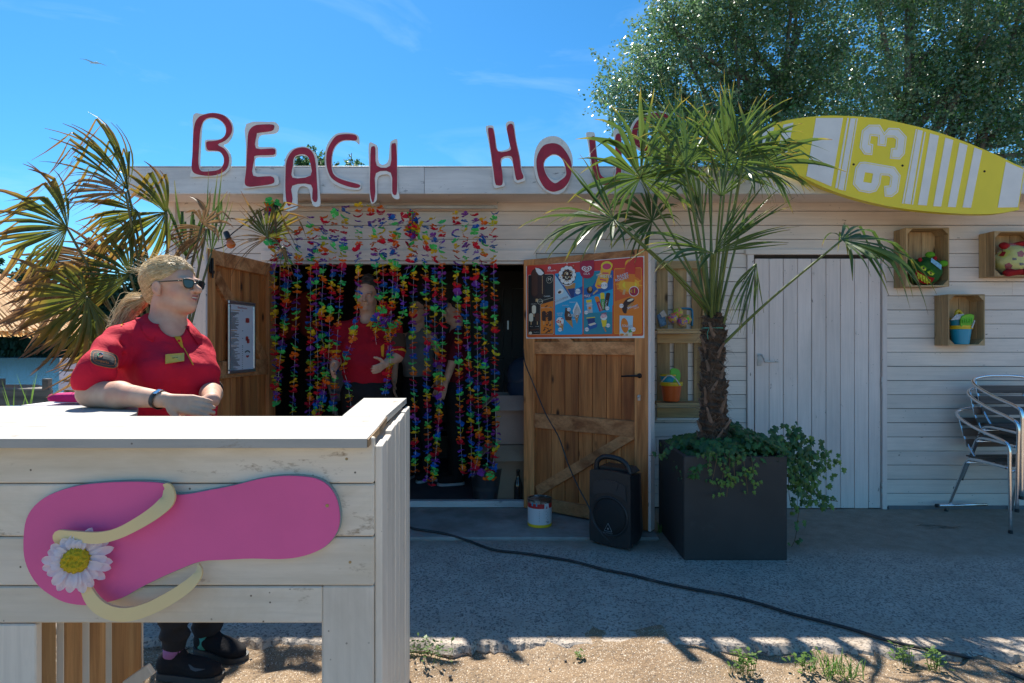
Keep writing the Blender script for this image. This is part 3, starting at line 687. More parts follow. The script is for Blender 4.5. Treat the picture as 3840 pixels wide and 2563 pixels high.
# ------------------------------------------------------------------ painted letters on the fascia
YL = 4.482; ML = YL/F
def zmap(ox, oy, sc): return lambda a, b: ((ox+a/sc-1920)*ML, 1.35-(oy+b/sc-1285)*ML)
L1 = zmap(600, 380, 2.349); L2 = zmap(1780, 400, 2.936)
LET = {
'B': (L1, [[(300,123),(385,118),(470,106),(560,122),(625,170),(650,240),(640,310),(600,370),(562,390),(600,430),(630,490),(628,570),(590,630),(530,662),(430,668),(350,668),(270,668),(285,600),(290,450),(295,300)],
          [(372,260),(385,190),(430,158),(500,160),(555,195),(583,250),(575,305),(530,338),(470,342),(405,348),(402,400),(412,443),(470,445),(530,452),(563,500),(560,560),(520,600),(440,613),(375,612),(358,580),(358,500),(365,380)]],
         [[(385,128),(470,110),(560,128),(615,175),(640,235),(630,295),(580,352),(515,387),(570,422),(608,480),(612,550),(585,610),(520,648),(440,662),(350,652),(298,628),(285,570),(295,450),(300,300),(315,200),(345,150)],
          [(345,560),(346,470),(352,380),(360,270),(383,190),(430,152),(505,155),(560,190),(588,240),(582,300),(545,340),(480,356),(420,362),(414,400),(428,435),(480,440),(535,450),(568,500),(566,560),(525,608),(440,622),(368,618)]]),
'E': (L1, [[(765,205),(960,187),(1020,190),(1050,225),(1040,270),(1000,290),(900,300),(870,330),(868,380),(882,408),(1010,410),(1028,450),(1015,490),(930,498),(850,502),(838,560),(842,620),(870,640),(1020,652),(1043,680),(1040,740),(900,755),(745,773),(740,740),(758,600),(762,400)]],
         [[(830,225),(900,211),(1000,212),(1010,240),(985,268),(870,285),(856,305),(850,420),(1000,422),(1020,450),(1000,478),(850,484),(835,520),(825,660),(980,665),(1012,698),(990,732),(850,754),(780,755),(752,722),(765,600),(775,400),(785,280)]]),
'A': (L1, [[(1150,440),(1220,408),(1290,405),(1350,440),(1385,500),(1395,600),(1405,750),(1415,900),(1395,932),(1355,925),(1335,870),(1320,790),(1290,757),(1240,757),(1215,800),(1215,900),(1205,950),(1105,967),(1090,850),(1100,650),(1105,520)],
          [(1190,500),(1230,480),(1290,484),(1320,520),(1330,600),(1330,655),(1250,668),(1185,660),(1180,600)]],
         [[(1170,445),(1230,416),(1300,418),(1350,460),(1375,550),(1385,700),(1392,860),(1370,893),(1345,860),(1335,740),(1170,748),(1172,860),(1157,918),(1125,913),(1110,800),(1110,650),(1120,530)],
          [(1186,500),(1238,473),(1292,480),(1322,530),(1332,658),(1172,678),(1175,570)]]),
'C': (L1, [[(1755,385),(1720,355),(1650,350),(1590,365),(1540,420),(1520,500),(1525,600),(1545,645),(1600,680),(1700,710),(1760,715),(1775,750),(1760,782),(1700,784),(1600,762),(1520,717),(1480,650),(1455,560),(1458,450),(1490,360),(1550,295),(1620,280),(1700,285),(1745,305),(1758,340)]],
         [[(1722,352),(1640,346),(1575,370),(1530,430),(1513,530),(1528,640),(1600,692),(1740,732),(1768,750),(1740,768),(1660,755),(1560,715),(1500,660),(1470,560),(1475,450),(1510,370),(1560,310),(1640,295),(1720,302),(1740,328)]]),
'H': (L1, [[(1843,378),(1890,380),(1920,410),(1925,520),(1945,558),(1980,560),(2015,520),(2028,380),(2050,350),(2090,340),(2092,420),(2092,600),(2100,780),(2110,858),(2070,862),(2040,820),(2038,700),(2020,655),(1980,648),(1930,665),(1912,720),(1912,860),(1890,897),(1860,897),(1845,780),(1842,560)]],
         [[(1878,403),(1900,420),(1912,572),(2030,574),(2040,400),(2060,377),(2082,395),(2090,600),(2090,800),(2070,830),(2048,800),(2036,635),(1905,638),(1900,800),(1885,888),(1868,880),(1852,780),(1855,600),(1860,430)]]),
'H2': (L2, [[(122,240),(150,215),(195,215),(212,240),(235,380),(250,470),(275,495),(360,475),(385,440),(375,360),(342,220),(355,180),(385,167),(428,175),(440,220),(460,380),(500,560),(520,700),(560,810),(500,838),(470,845),(430,800),(420,640),(390,580),(350,570),(305,590),(295,680),(315,800),(332,870),(290,890),(215,897),(200,780),(180,560),(150,380)]],
         [[(148,255),(180,242),(205,258),(225,360),(255,500),(395,485),(380,400),(355,250),(375,205),(408,198),(430,240),(455,400),(490,560),(510,700),(538,785),(490,812),(455,800),(425,640),(400,552),(290,578),(300,700),(310,800),(300,868),(250,872),(225,840),(200,650),(165,400)]]),
'O': (L2, [[(860,330),(930,345),(1000,400),(1050,480),(1078,580),(1070,720),(1030,860),(960,955),(860,968),(770,925),(700,840),(660,720),(652,600),(670,480),(720,390),(785,345)],
          [(830,550),(870,540),(920,548),(970,600),(998,700),(990,750),(940,800),(880,812),(830,790),(785,730),(765,650),(785,590)]],
         [[(830,412),(900,415),(960,450),(1020,530),(1060,620),(1065,720),(1040,820),(980,900),(900,938),(840,940),(770,900),(710,800),(682,680),(682,580),(710,500),(760,435)],
          [(800,565),(860,530),(920,545),(975,600),(1003,700),(1000,770),(940,820),(885,850),(830,815),(780,740),(757,650),(770,600)]]),
'U': (L2, [[(1226,295),(1290,287),(1320,305),(1335,420),(1350,560),(1370,700),(1400,770),(1480,785),(1540,750),(1550,600),(1540,400),(1530,280),(1560,245),(1608,232),(1612,330),(1618,520),(1625,700),(1610,840),(1560,880),(1450,905),(1370,910),(1320,850),(1285,700),(1260,500),(1240,380)]],
         [[(1262,365),(1295,335),(1322,350),(1330,460),(1350,600),(1375,730),(1410,780),(1480,790),(1545,765),(1558,620),(1545,450),(1550,330),(1580,305),(1605,330),(1612,500),(1610,700),(1600,820),(1540,865),(1440,870),(1360,850),(1310,760),(1280,580),(1265,440)]]),
'S': (L2, [[(2140,150),(2130,80),(2060,58),(1960,62),(1860,90),(1770,140),(1720,230),(1705,340),(1740,430),(1830,500),(1930,545),(2030,590),(2080,660),(2060,720),(1980,760),(1880,780),(1860,830),(1900,890),(2000,895),(2100,860),(2160,780),(2185,670),(2170,560),(2110,470),(2000,420),(1900,400),(1820,370),(1790,300),(1810,210),(1880,150),(1980,125),(2060,130),(2100,165)]],
         [[(2135,145),(2110,95),(2040,75),(1950,80),(1860,110),(1780,170),(1735,260),(1730,350),(1770,430),(1860,490),(1960,530),(2050,585),(2090,650),(2075,710),(1990,750),(1890,770),(1870,795),(1960,797),(2060,775),(2115,720),(2130,640),(2100,560),(2020,500),(1920,455),(1830,410),(1790,350),(1790,270),(1830,190),(1910,145),(2000,128),(2080,140)]]),
}
words = {'B': 'tall red letter B, first letter of BEACH on the hut roof', 'E': 'red letter E with white rim, second letter of BEACH', 'A': 'red letter A hanging lowest across the fascia in BEACH', 'C': 'red letter C with white rim, between A and H in BEACH',
    'H': 'narrow red letter H, last letter of BEACH', 'H2': 'slanted red letter H starting the second word on the roof', 'O': 'red letter O with thick white rim after the slanted H', 'U': 'red letter U half hidden by palm fronds', 'S': 'large red letter S behind the palm crown'}
for kx, (mp_, white, red) in LET.items():
    wl = [[mp_(*q) for q in smoothpoly(l, 3)] for l in white]; rl = [[mp_(*q) for q in smoothpoly(l, 3)] for l in red]
    f = lambda a, b: V(a, YL, b)
    cx = sum(p[0] for p in wl[0])/len(wl[0]); cz = min(p[1] for p in wl[0])
    o = plate('letter_board', wl, 0.009, WHITE_L, lambda a, b: V(a, YL, b), loc=(cx, YL, cz), n=V(0,-1,0))
    tag(o, words[kx], 'letter', 'painted letters along the roof edge')
    plate('red_paint', rl, 0.0022, RED_L, lambda a, b: V(a, YL-0.0095, b), parent=o, n=V(0,-1,0))
# ------------------------------------------------------------------ the front counter
CT = 1.12
cnt = empty('counter', (-0.8, 1.65, -0.04), 'white plank counter in the foreground carrying the pink flip-flop', 'counter')
ZB = [1.113, 1.0025, 0.8725, 0.7505, 0.660]
def zpx(py, Y): return 1.35-(py-1285)*Y/F
YC = 1.47
XR = (1401-1920)*YC/F
bnd = [(1642,1813),(1817,2012),(2016,2197),(2201,2337)]
for i, (ya, yb) in enumerate(bnd):
    zt, zb = zpx(ya, YC), zpx(yb, YC); x1 = XR if i < 3 else (1208-1920)*YC/F
    m = MB(); m.box(((-1.75+x1)/2, YC+0.011+R.uniform(-.001,.001), (zt+zb)/2), (x1+1.75, 0.022, zt-zb), ch=0.003); m.build('plank', W_CNT, cnt)
m = MB(); m.box(((1304-1920)*YC/F, YC+0.012, (0.7495-0.05)/2), (191*YC/F, 0.022, 0.7495+0.05), ch=0.003); m.build('post', W_CNTZ, cnt)
m = MB(); m.box(((1212-1920)*YC/F-0.001, YC+0.05, 0.30), (0.022, 0.05, 0.72), ch=0.002); m.build('post', W_CNTZ, cnt)
m = MB(); m.box(((40-1920)*YC/F-0.012, YC+0.012, (0.655-0.05)/2), (0.145, 0.022, 0.655+0.05), ch=0.003); m.build('post', W_CNTZ, cnt)
# bearer behind the planks
m = MB(); m.box((-1.02, YC+0.05, 1.07), (1.3, 0.05, 0.06)); m.build('bearer', SLAT_IN, cnt)
# top boards, the two front ones with raw cut ends
def board(poly, t, name, mm):
    o = MB(); o.prism(poly, V(0,0,CT-t), EX, EY, EZ, t); return o.build(name, mm, cnt)
board([(-1.9,1.425),(-0.346,1.425),(-0.366,1.640),(-1.9,1.640)], 0.022, 'top_board', W_TOP)
board([(-1.9,1.644),(-0.367,1.644),(-0.392,1.862),(-1.9,1.868)], 0.022, 'top_board', W_TOP)
RAWEND = wood('raw_board_end', (0.25,0.15,0.07), (0.38,0.24,0.12), (0.45,0.3,0.16), 'y', knots=False)
for (x0,y0,x1,y1) in ((-0.3455,1.428,-0.3655,1.638),(-0.3665,1.647,-0.3915,1.860)):
    d = V(x1-x0,y1-y0,0); n = V(d.y,-d.x,0).normalized(); m = MB(); m.box(V((x0+x1)/2,(y0+y1)/2,CT-0.0115)+n*0.001, (d.length, 0.003, 0.019), (d.normalized(), n, EZ), 0.0005); m.build('cut_end', RAWEND, cnt)
board([(-0.532,1.872),(-0.394,1.866),(-0.436,2.47),(-0.612,2.47)], 0.022, 'side_top_board', W_TOPY)
board([(-2.3,1.872),(-1.20,1.872),(-1.225,1.95),(-1.37,2.19),(-2.3,2.13)], 0.022, 'side_top_board', W_TOP)
m = MB(); m.box((-1.205,1.90,1.05), (0.02,0.10,0.09)); m.build('bearer', W_CNT, cnt)
# right hand side: upright slats with open joints
a0 = V(XR+0.002, YC+0.004, 0); a1 = V(-0.438, 2.455, 0); dd = (a1-a0); LS = dd.length; dd.normalize(); nn = V(dd.y, -dd.x, 0)
nS = 8; ws = LS/nS
for i in range(nS):
    zt = CT-0.030+R.uniform(-.006,.006); m = MB(); off = R.uniform(0,0.004)
    m.box(a0+dd*(ws*(i+0.5))+nn*(0.006+off)+EZ*((zt-0.06)/2), (ws-0.016, 0.018, zt+0.06), (dd, nn, EZ), 0.002); m.build('slat', W_CNTZ, cnt)
for zc in (1.045, 0.62, 0.15):
    m = MB(); m.box(a0+dd*(LS/2)-nn*0.016+EZ*zc, (LS-0.02, 0.02, 0.07), (dd, nn, EZ), 0.002); m.build('cross_rail', W_CNT, cnt)
# left hand side seen from inside: raw inner faces, white painted edges
for (y0, y1) in ((1.497,1.566),(1.592,1.662),(1.688,1.757),(1.782,1.925)):
    m = MB(); m.box((-1.203, (y0+y1)/2, 0.30), (0.018, y1-y0, 0.74), ch=0.002); m.build('raw_slat', SLAT_IN, cnt)
    m = MB(); m.box((-1.203, y0-0.0015, 0.30), (0.019, 0.003, 0.742), ch=0.0005); m.build('painted_edge', W_CNTZ, cnt)
m = MB(); m.box((-1.203, 1.928, 0.30), (0.024, 0.004, 0.742), ch=0.0005); m.build('painted_edge', W_CNTZ, cnt)
m = MB(); m.box(P(522, 2540, 1.80)+V(0,0,0.0), (0.09, 0.018, 0.035), (V(0.82,0,0.57), EY, V(-0.57,0,0.82)), 0.002); m.build('loose_offcut', W_CNTZ, cnt)
SCREW = mat('brass_screw', (0.35,0.27,0.14), 0.4, 0.8)
for (px, py) in ((1300,1722),(1313,2109)):
    m = MB(); m.lathe([(0.0035,-0.001),(0.0035,0.0012),(0.0001,0.0005)], P(px, py, YC-0.0005), V(0,-1,0), 10); m.build('screw', SCREW, cnt)
# ------------------------------------------------------------------ giant flip-flop
ZF = 1.409
def zf(a, b): return P(a/ZF, 1450+b/ZF, YC-0.004)
sole = [(160,880),(158,780),(172,690),(215,620),(290,565),(400,525),(520,505),(700,495),(860,500),(905,515),(940,560),(1010,560),(1120,540),(1250,515),(1380,482),(1480,467),(1580,465),(1680,478),(1745,515),(1785,575),(1802,640),(1805,700),(1790,760),(1745,820),(1680,860),(1590,888),(1490,898),(1350,895),(1200,902),(1080,910),(960,955),(860,1000),(760,1050),(670,1100),(560,1130),(470,1138),(370,1122),(290,1080),(230,1030),(185,960)]
cen = (900.0, 760.0)
def grow(poly, g): return [(a+g*(a-cen[0])/max(1,math.hypot(a-cen[0],b-cen[1])), b+g*(b-cen[1])/max(1,math.hypot(a-cen[0],b-cen[1]))) for a, b in poly]
ff = None
sp = smoothpoly(sole, 3)
def mk(poly, Y, depth, name, mm, parent=None, loc=None):
    s = 1.0; return plate(name, [[(p[0], -p[1]) for p in poly]], depth, mm, lambda a, b: (lambda w: V(w.x, Y, w.z))(P(a/ZF, 1450-b/ZF, YC)), parent, loc, V(0,-1,0))
ff = mk(sp, YC-0.001, 0.018, 'giant_flip_flop', [PINK], None, tuple(P(600, 2200, YC)))
tag(ff, 'huge pink flip-flop with cream straps and a daisy, fixed to the counter front', 'flip-flop decoration')
mk(grow(sp, 4), YC-0.001, 0.013, 'sole_edge', GREYGREEN, ff)
def strap(pts, w0, lift, name):
    """band standing on edge off the sole: pts = centre line (photo zoom), widths, lift off the sole at each point"""
    c = smoothline([(p[0], p[1], 0) for p in pts], 7); n = len(c)
    li = smoothline([(l, 0, 0) for l in lift], 7); ww = smoothline([(q, 0, 0) for q in w0], 7); vs = []
    for i in range(n):
        t = (c[min(i+1,n-1)]-c[max(i-1,0)]).normalized(); pr = V(-t.y, t.x, 0); h = ww[i].x*0.58
        for sgn in (-1, 1):
            q = c[i]+pr*h*sgn; w = P(q.x/ZF, 1450+q.y/ZF, YC)
            for dep in (0.019+li[i].x, 0.019+li[i].x+0.007): vs.append(V(w.x, YC-dep-0.001, w.z))
    fs = []
    for i in range(n-1):
        a = i*4; b = a+4
        fs += [(a,b,b+1,a+1),(a+2,a+3,b+3,b+2),(a+1,b+1,b+3,a+3),(a,a+2,b+2,b)]
    fs += [(0,1,3,2),((n-1)*4,(n-1)*4+2,(n-1)*4+3,(n-1)*4+1)]
    m = MB(); m.add(vs, fs); o = m.build(name, CREAM, ff, smooth=False)
    import bmesh
    bm = bmesh.new(); bm.from_mesh(o.data); bmesh.ops.recalc_face_normals(bm, faces=bm.faces); bm.to_mesh(o.data); bm.free(); return o
strap([(430,870),(415,800),(402,752),(470,753),(600,758),(700,738),(800,690),(890,630),(935,575),(922,520),(895,506)], [55,60,50,46,50,48,52,58,62,40,6], [0.0,0.02,0.03,0.03,0.035,0.036,0.034,0.026,0.014,0.004,0.0], 'strap')
strap([(505,985),(540,1040),(600,1100),(680,1136),(770,1142),(870,1115),(970,1065),(1050,1010),(1088,960),(1078,918)], [40,54,62,62,60,56,56,50,34,6], [0.012,0.026,0.034,0.038,0.038,0.034,0.028,0.02,0.01,0.0], 'strap')
m = MB(); m.lathe([(0.0042,-0.001),(0.0042,0.0012),(0.0001,0.0006)], P(1729/ZF, 1450+630/ZF, YC-0.0192), V(0,-1,0), 12); m.build('screw', SCREW, ff)
# daisy
PET = leafmat('daisy_petal', (0.68,0.62,0.66), (0.78,0.74,0.76), 0.6, 0.35)
DC = P(405/ZF, 1450+915/ZF, YC-0.055); dn = V(0.30, -0.93, 0.10).normalized(); du = V(0.06,0.12,1).normalized(); du = (du-dn*du.dot(dn)).normalized(); dv = dn.cross(du)
daisy = empty('daisy', tuple(DC), 'white artificial daisy with a yellow centre stuck on the flip-flop toe', 'flower')
for i in range(40):
    a = 2*math.pi*i/20+R.uniform(-.08,.08); lay = i//20; Lp = (0.079 if lay == 0 else 0.066)*R.uniform(0.9,1.05)
    if math.cos(a-1.1) > 0.2: Lp *= 0.82
    d = du*math.cos(a)+dv*math.sin(a); s_ = dn.cross(d); vs = []
    prof = [(0.0,0.004),(0.3,0.008),(0.6,0.0110),(0.85,0.009),(0.95,0.005),(1.0,0.001)]
    cup = R.uniform(0.006,0.022)+0.02*lay; rag = R.uniform(-0.003,0.003)
    for t, wd in prof:
        c = DC+d*(0.018+t*(Lp-0.018))+dn*(cup*t*(1-0.8*t)*1.6-0.004*lay+rag*t); vs += [c-s_*wd+dn*0.002, c-dn*0.002, c+s_*wd+dn*0.002]
    fs = []
    for j in range(5): q = j*3; fs += [(q,q+1,q+4,q+3),(q+1,q+2,q+5,q+4)]
    m = MB(); m.add(vs, fs); m.build('petal', PET, daisy, smooth=True)
s = SDF(DC-V(.05,.05,.05), DC+V(.05,.05,.05), 0.002); s.ell(DC+dn*0.006, (0.030,0.030,0.017), (du,dv,dn)); s.ell(DC+dn*0.024, (0.008,0.012,0.006), (du,dv,dn), op='sub', k=0.01)
s.noise(0.0018, 500, 3); s.build('flower_centre', mat('yellow_pile', (0.52,0.38,0.012), 0.9, var=0.3, scale=300, bump=0.6, bscale=900), daisy)
# ------------------------------------------------------------------ planter with palm and ivy
PX, PY = 1.385, 4.02
pl = empty('planter', (PX, PY, 0), 'large square anthracite planter holding the tall palm and ivy', 'planter')
h = 0.32; H_ = 0.645; tw = 0.03
for (c, sz) in (((PX, PY-h+tw/2, H_/2), (2*h, tw, H_)), ((PX, PY+h-tw/2, H_/2), (2*h, tw, H_)), ((PX-h+tw/2, PY, H_/2), (tw, 2*h-2*tw-0.002, H_)), ((PX+h-tw/2, PY, H_/2), (tw, 2*h-2*tw-0.002, H_))):
    m = MB(); m.box(c, sz, ch=0.004); m.build('side_panel', PLANT, pl)
m = MB(); m.box((PX, PY, 0.29), (2*h-2*tw-0.004, 2*h-2*tw-0.004, 0.55)); m.build('soil', mat('potting_soil', (0.04,0.028,0.02), 0.95, bump=0.8), pl)
HUSK = mat('palm_husk_fibre', (0.075,0.045,0.028), 0.95, var=0.5, scale=25, stretch=(1,1,0.25), bump=1.0, bscale=160)
BOOT = mat('palm_boot_stub', (0.20,0.125,0.085), 0.85, var=0.4, scale=30, bump=0.4)
def fan_pts(hub, main, nrm, n, spread, L, wid, droop, rnd, asym=0.0, joined=0.42, segs=8, kink=0.0, curl=0.0, wind=0.0, sag=1.0):
    """fan leaf blade: n pleated leaflets joined near the stalk, free and drooping beyond"""
    main = main.normalized(); nrm = (nrm-main*nrm.dot(main)).normalized(); side = nrm.cross(main); vs = []; fs = []; at = []
    for i in range(n):
        f = (i+0.5)/n-0.5; a = f*spread+rnd.uniform(-.03,.03)
        d = main*math.cos(a)+side*math.sin(a); s_ = (-main*math.sin(a)+side*math.cos(a))
        Li = L*1.12*(1-0.40*abs(2*f)**2.2)*rnd.uniform(0.78,1.08); cone = 0.18
        dr = droop*rnd.uniform(0.6,1.4); kk = kink*(rnd.random() < 0.6)*rnd.uniform(0.5,1.3); kt = rnd.uniform(0.55,0.8); base = len(vs); ph_ = rnd.uniform(0,6.28); wob = rnd.uniform(0.2,1.2); tw = rnd.uniform(-.9,.9); jt = joined*rnd.uniform(0.85,1.2)
        half = math.tan(spread/n/2)*1.02
        p = hub.copy(); dirv = (d+nrm*cone*(abs(2*f)-0.5)*0.6).normalized(); st = Li/segs; prev = 0
        for j in range(segs+1):
            t = j/segs
            if j:
                g = dr*(t**1.4)*3.0/segs*sag + (kk*0.8 if abs(t-kt) < 0.5/segs+1e-6 else 0)
                dirv = (dirv+V(0,0,-1)*g + nrm*curl/segs + V(-wind*t*2.2/segs,0,0) + V(wob*math.sin(5*t+ph_), 0, wob*math.cos(4*t+ph_))*0.06).normalized(); p = p+dirv*st
            r = Li*t; wj = half*r
            wmax = half*Li*jt
            if t <= jt: hw = wj
            else: hw = wmax*(1-((t-jt)/(1-jt)))**0.75*0.98
            hw = max(hw, 0.0012); fold = 0.55*hw
            nn_ = (nrm-dirv*nrm.dot(dirv)); nn_ = nn_.normalized() if nn_.length > 1e-4 else nrm
            ss = (s_-dirv*s_.dot(dirv)); ss = ss.normalized() if ss.length > 1e-4 else s_
            ss = (ss*math.cos(tw*t)+nn_*math.sin(tw*t))
            vs += [p-ss*hw+nn_*fold*0.5, p-nn_*fold*0.5, p+ss*hw+nn_*fold*0.5]; at += [t+(0.16*rnd.random() if False else 0)]*3
        for j in range(segs): q = base+j*3; fs += [(q,q+1,q+4,q+3),(q+1,q+2,q+5,q+4)]
    return vs, fs, at
def frond(root, base, hub, main, nrm, n=34, spread=3.4, L=0.5, wid=0, droop=0.5, mm=None, stem=None, seed=0, bow=0.06, rs=0.0085, **kw):
    rnd = random.Random(seed); vs, fs, at = fan_pts(hub, main, nrm, n, spread, L, wid, droop, rnd, **kw)
    m = MB(); m.add(vs, fs, 0, at); fr = m.build('frond', mm or PALM, root, smooth=False)
    mid = (base+hub)/2+V(0,0,bow); pts = smoothline([base, base*0.55+mid*0.45+V(0,0,bow*0.3), mid, hub], 5)
    t = MB(); t.tube(pts, [rs*(1.25-0.6*i/len(pts)) for i in range(len(pts))], 6); t.build('stalk', stem or STEM, fr, smooth=True)
    return fr
palm = empty('potted_palm', (1.345, 4.0, 0.56), 'tall fan palm with shaggy trunk growing from the anthracite planter', 'palm')
TR = [V(1.335,4.02,0.56), V(1.355,4.01,0.80), V(1.350,4.0,1.05), V(1.345,4.0,1.30), V(1.352,4.0,1.48)]
s = SDF((1.15,3.8,0.5), (1.6,4.25,1.6), 0.006)
for a, b, r1, r2 in ((0,1,.092,.086),(1,2,.086,.075),(2,3,.075,.066),(3,4,.066,.070)): s.cap(TR[a], TR[b], r1, r2, k=0.02)
s.noise(0.010, 60, 5, (1,1,1.6)); s.noise(0.006, 150, 6)
s.build('trunk', HUSK, palm)
rb = random.Random(4)
for i in range(30):
    z = 0.64+0.80*i/30+rb.uniform(-.01,.01); a = i*2.4+rb.uniform(-.3,.3); r = 0.078-(z-0.6)*0.018
    o = V(math.cos(a), math.sin(a), 0); b = V(1.345,4.0,z)+o*r*0.9; t = V(-o.y, o.x, 0); up = (EZ*0.9+o*rb.uniform(0.15,0.55)+t*rb.uniform(-.5,.5)).normalized(); Lb = rb.uniform(0.05,0.115)
    m = MB(); m.tube([b-up*0.02, b+up*Lb*0.5+o*0.004, b+up*Lb+o*rb.uniform(0.004,0.02)], [0.016,0.011,0.006], 5); m.build('boot_stub', BOOT, palm)
m = MB(); rf = random.Random(8)
for i in range(900):
    z = rf.uniform(0.60,1.55); a = rf.uniform(0, 6.283); r = 0.084-(z-0.6)*0.018; o = V(math.cos(a), math.sin(a), 0); b = V(1.345,4.0,z)+o*r*0.93
    t = V(-o.y, o.x, 0)*rf.uniform(-1,1)+EZ*rf.uniform(-.7,.9)+o*rf.uniform(0.05,0.6); t.normalize(); Lf = rf.uniform(0.03,0.10); sd2 = t.cross(o); sd2 = sd2.normalized() if sd2.length > 1e-3 else EZ
    q = b+t*Lf*0.6; e = b+t*Lf-EZ*Lf*rf.uniform(0,0.5); wv = rf.uniform(0.0008,0.0018)
    m.add([b-sd2*wv, b+sd2*wv, q+sd2*wv*0.8, q-sd2*wv*0.8, e], [(0,1,2,3),(3,2,4)])
o = m.build('trunk_fibres', mat('loose_fibre', (0.16,0.10,0.065), 0.9, var=0.4), palm); o['kind'] = 'stuff'
m = MB(); m.lathe([(0.074,0),(0.0755,0.003),(0.074,0.006)], V(1.347,4.0,P(0,1233,4.0).z), n=28, caps=False); m.tube([V(1.30,3.945,1.44),V(1.285,3.93,1.41),V(1.29,3.93,1.37)], 0.002, 5); m.build('tie_string', mat('mint_string', (0.10,0.38,0.28), 0.7), palm)
BS = V(1.352, 4.0, 1.45)
def hubp(x, y, Y): return P(1900+x/1.4936, 250+y/1.4936, Y)
fr_list = [   # hub in the photo crop, distance, main axis, facing, n, spread, length, droop, extra
 ((750,625,3.80), (-0.15,-0.25,1.0), (0.15,-0.95,-0.25), 40, 5.0, 0.50, 0.55, dict(kink=0.9)),
 ((1060,520,4.10), (-0.25,0.1,1.0), (0.1,-1.0,0.1), 34, 3.0, 0.46, 0.3, dict(kink=0.9)),
 ((1235,530,3.80), (0.25,-0.25,1.0), (0.05,-1.0,-0.35), 38, 3.6, 0.46, 0.3, dict(kink=2.6)),
 ((1200,730,3.72), (0.0,-0.15,1.0), (0.2,-1.0,-0.1), 24, 2.2, 0.30, 0.05, {}),
 ((1160,1045,3.62), (0.95,-0.10,0.80), (0.25,-0.9,0.35), 22, 1.15, 0.52, 0.12, {}),
 ((1150,1045,3.615), (-1.0,-0.25,0.28), (0.0,-0.45,0.9), 15, 1.9, 0.50, 0.62, {}),
 ((600,860,3.55), (-1.0,-0.3,-0.05), (-0.1,-0.5,0.85), 24, 3.0, 0.56, 0.60, {}),
 ((600,855,3.57), (-0.55,0.0,0.9), (0.3,-0.9,0.2), 9, 1.1, 0.42, 0.1, {}),
 ((815,865,4.30), (-0.65,0.0,0.55), (0.3,-1.0,0.3), 36, 4.2, 0.42, 0.6, dict(kink=0.6)),
 ((1100,900,4.15), (-0.28,0.1,1.0), (0.65,-0.75,0.0), 30, 1.35, 0.62, 0.0, dict(kink=0.5)),
 ((1405,560,4.0), (0.85,-0.1,0.65), (0.1,-1.0,0.4), 26, 3.0, 0.50, 0.30, dict(kink=1.0)),
 ((960,470,4.30), (-0.2,0.2,1.0), (0.3,-1.0,0.1), 26, 1.6, 0.58, 0.1, dict(kink=0.9)),
 ((1020,640,3.95), (-0.8,-0.2,0.9), (0.3,-0.8,0.4), 30, 2.6, 0.46, 0.4, dict(kink=1.2)),
 ((1300,620,4.25), (0.5,0.3,0.9), (0.2,-1.0,0.2), 30, 2.8, 0.46, 0.4, dict(kink=1.6)),
 ((1320,560,3.60), (0.55,-0.5,-0.3), (0.3,-0.7,0.6), 20, 2.0, 0.36, 0.8, {}),
 ((1290,470,3.85), (0.45,-0.2,1.0), (0.05,-1.0,0.2), 34, 3.0, 0.40, 0.3, dict(kink=3.0)),
 ((1150,420,4.15), (0.1,0.0,1.0), (0.1,-1.0,0.1), 34, 3.0, 0.40, 0.3, dict(kink=2.8)),
 ((1000,560,3.70), (-0.5,-0.2,0.9), (0.2,-0.9,0.2), 30, 3.2, 0.40, 0.4, dict(kink=1.5)),
 ((1130,560,4.45), (0.1,0.5,1.0), (0.1,-1.0,0.3), 34, 3.4, 0.44, 0.5, dict(kink=2.0)),
]
for i, (hb, mn, nr, n, spd, Ln, dr, ex) in enumerate(fr_list):
    frond(palm, BS+V(R.uniform(-.03,.03), R.uniform(-.03,.03), R.uniform(-.04,.08)), hubp(*hb), V(*mn), V(*nr), max(9, int(n*0.8)), spd, Ln, 0, dr, seed=100+i, bow=0.03, **ex)
frond(palm, BS+V(0.03,-0.02,-0.10), P(2837,990,3.80), V(-0.35,-0.1,-1.0), V(0.5,-0.8,0.1), 18, 1.2, 0.42, 0, 0.3, seed=140, bow=0.14, kink=0.6)
frond(palm, BS+V(0.04,-0.04,-0.12), P(3158,900,3.52), V(1.0,-0.15,-0.05), V(0.05,-0.55,0.85), 24, 3.2, 0.56, 0, 0.85, seed=141, bow=0.02, kink=0.8)
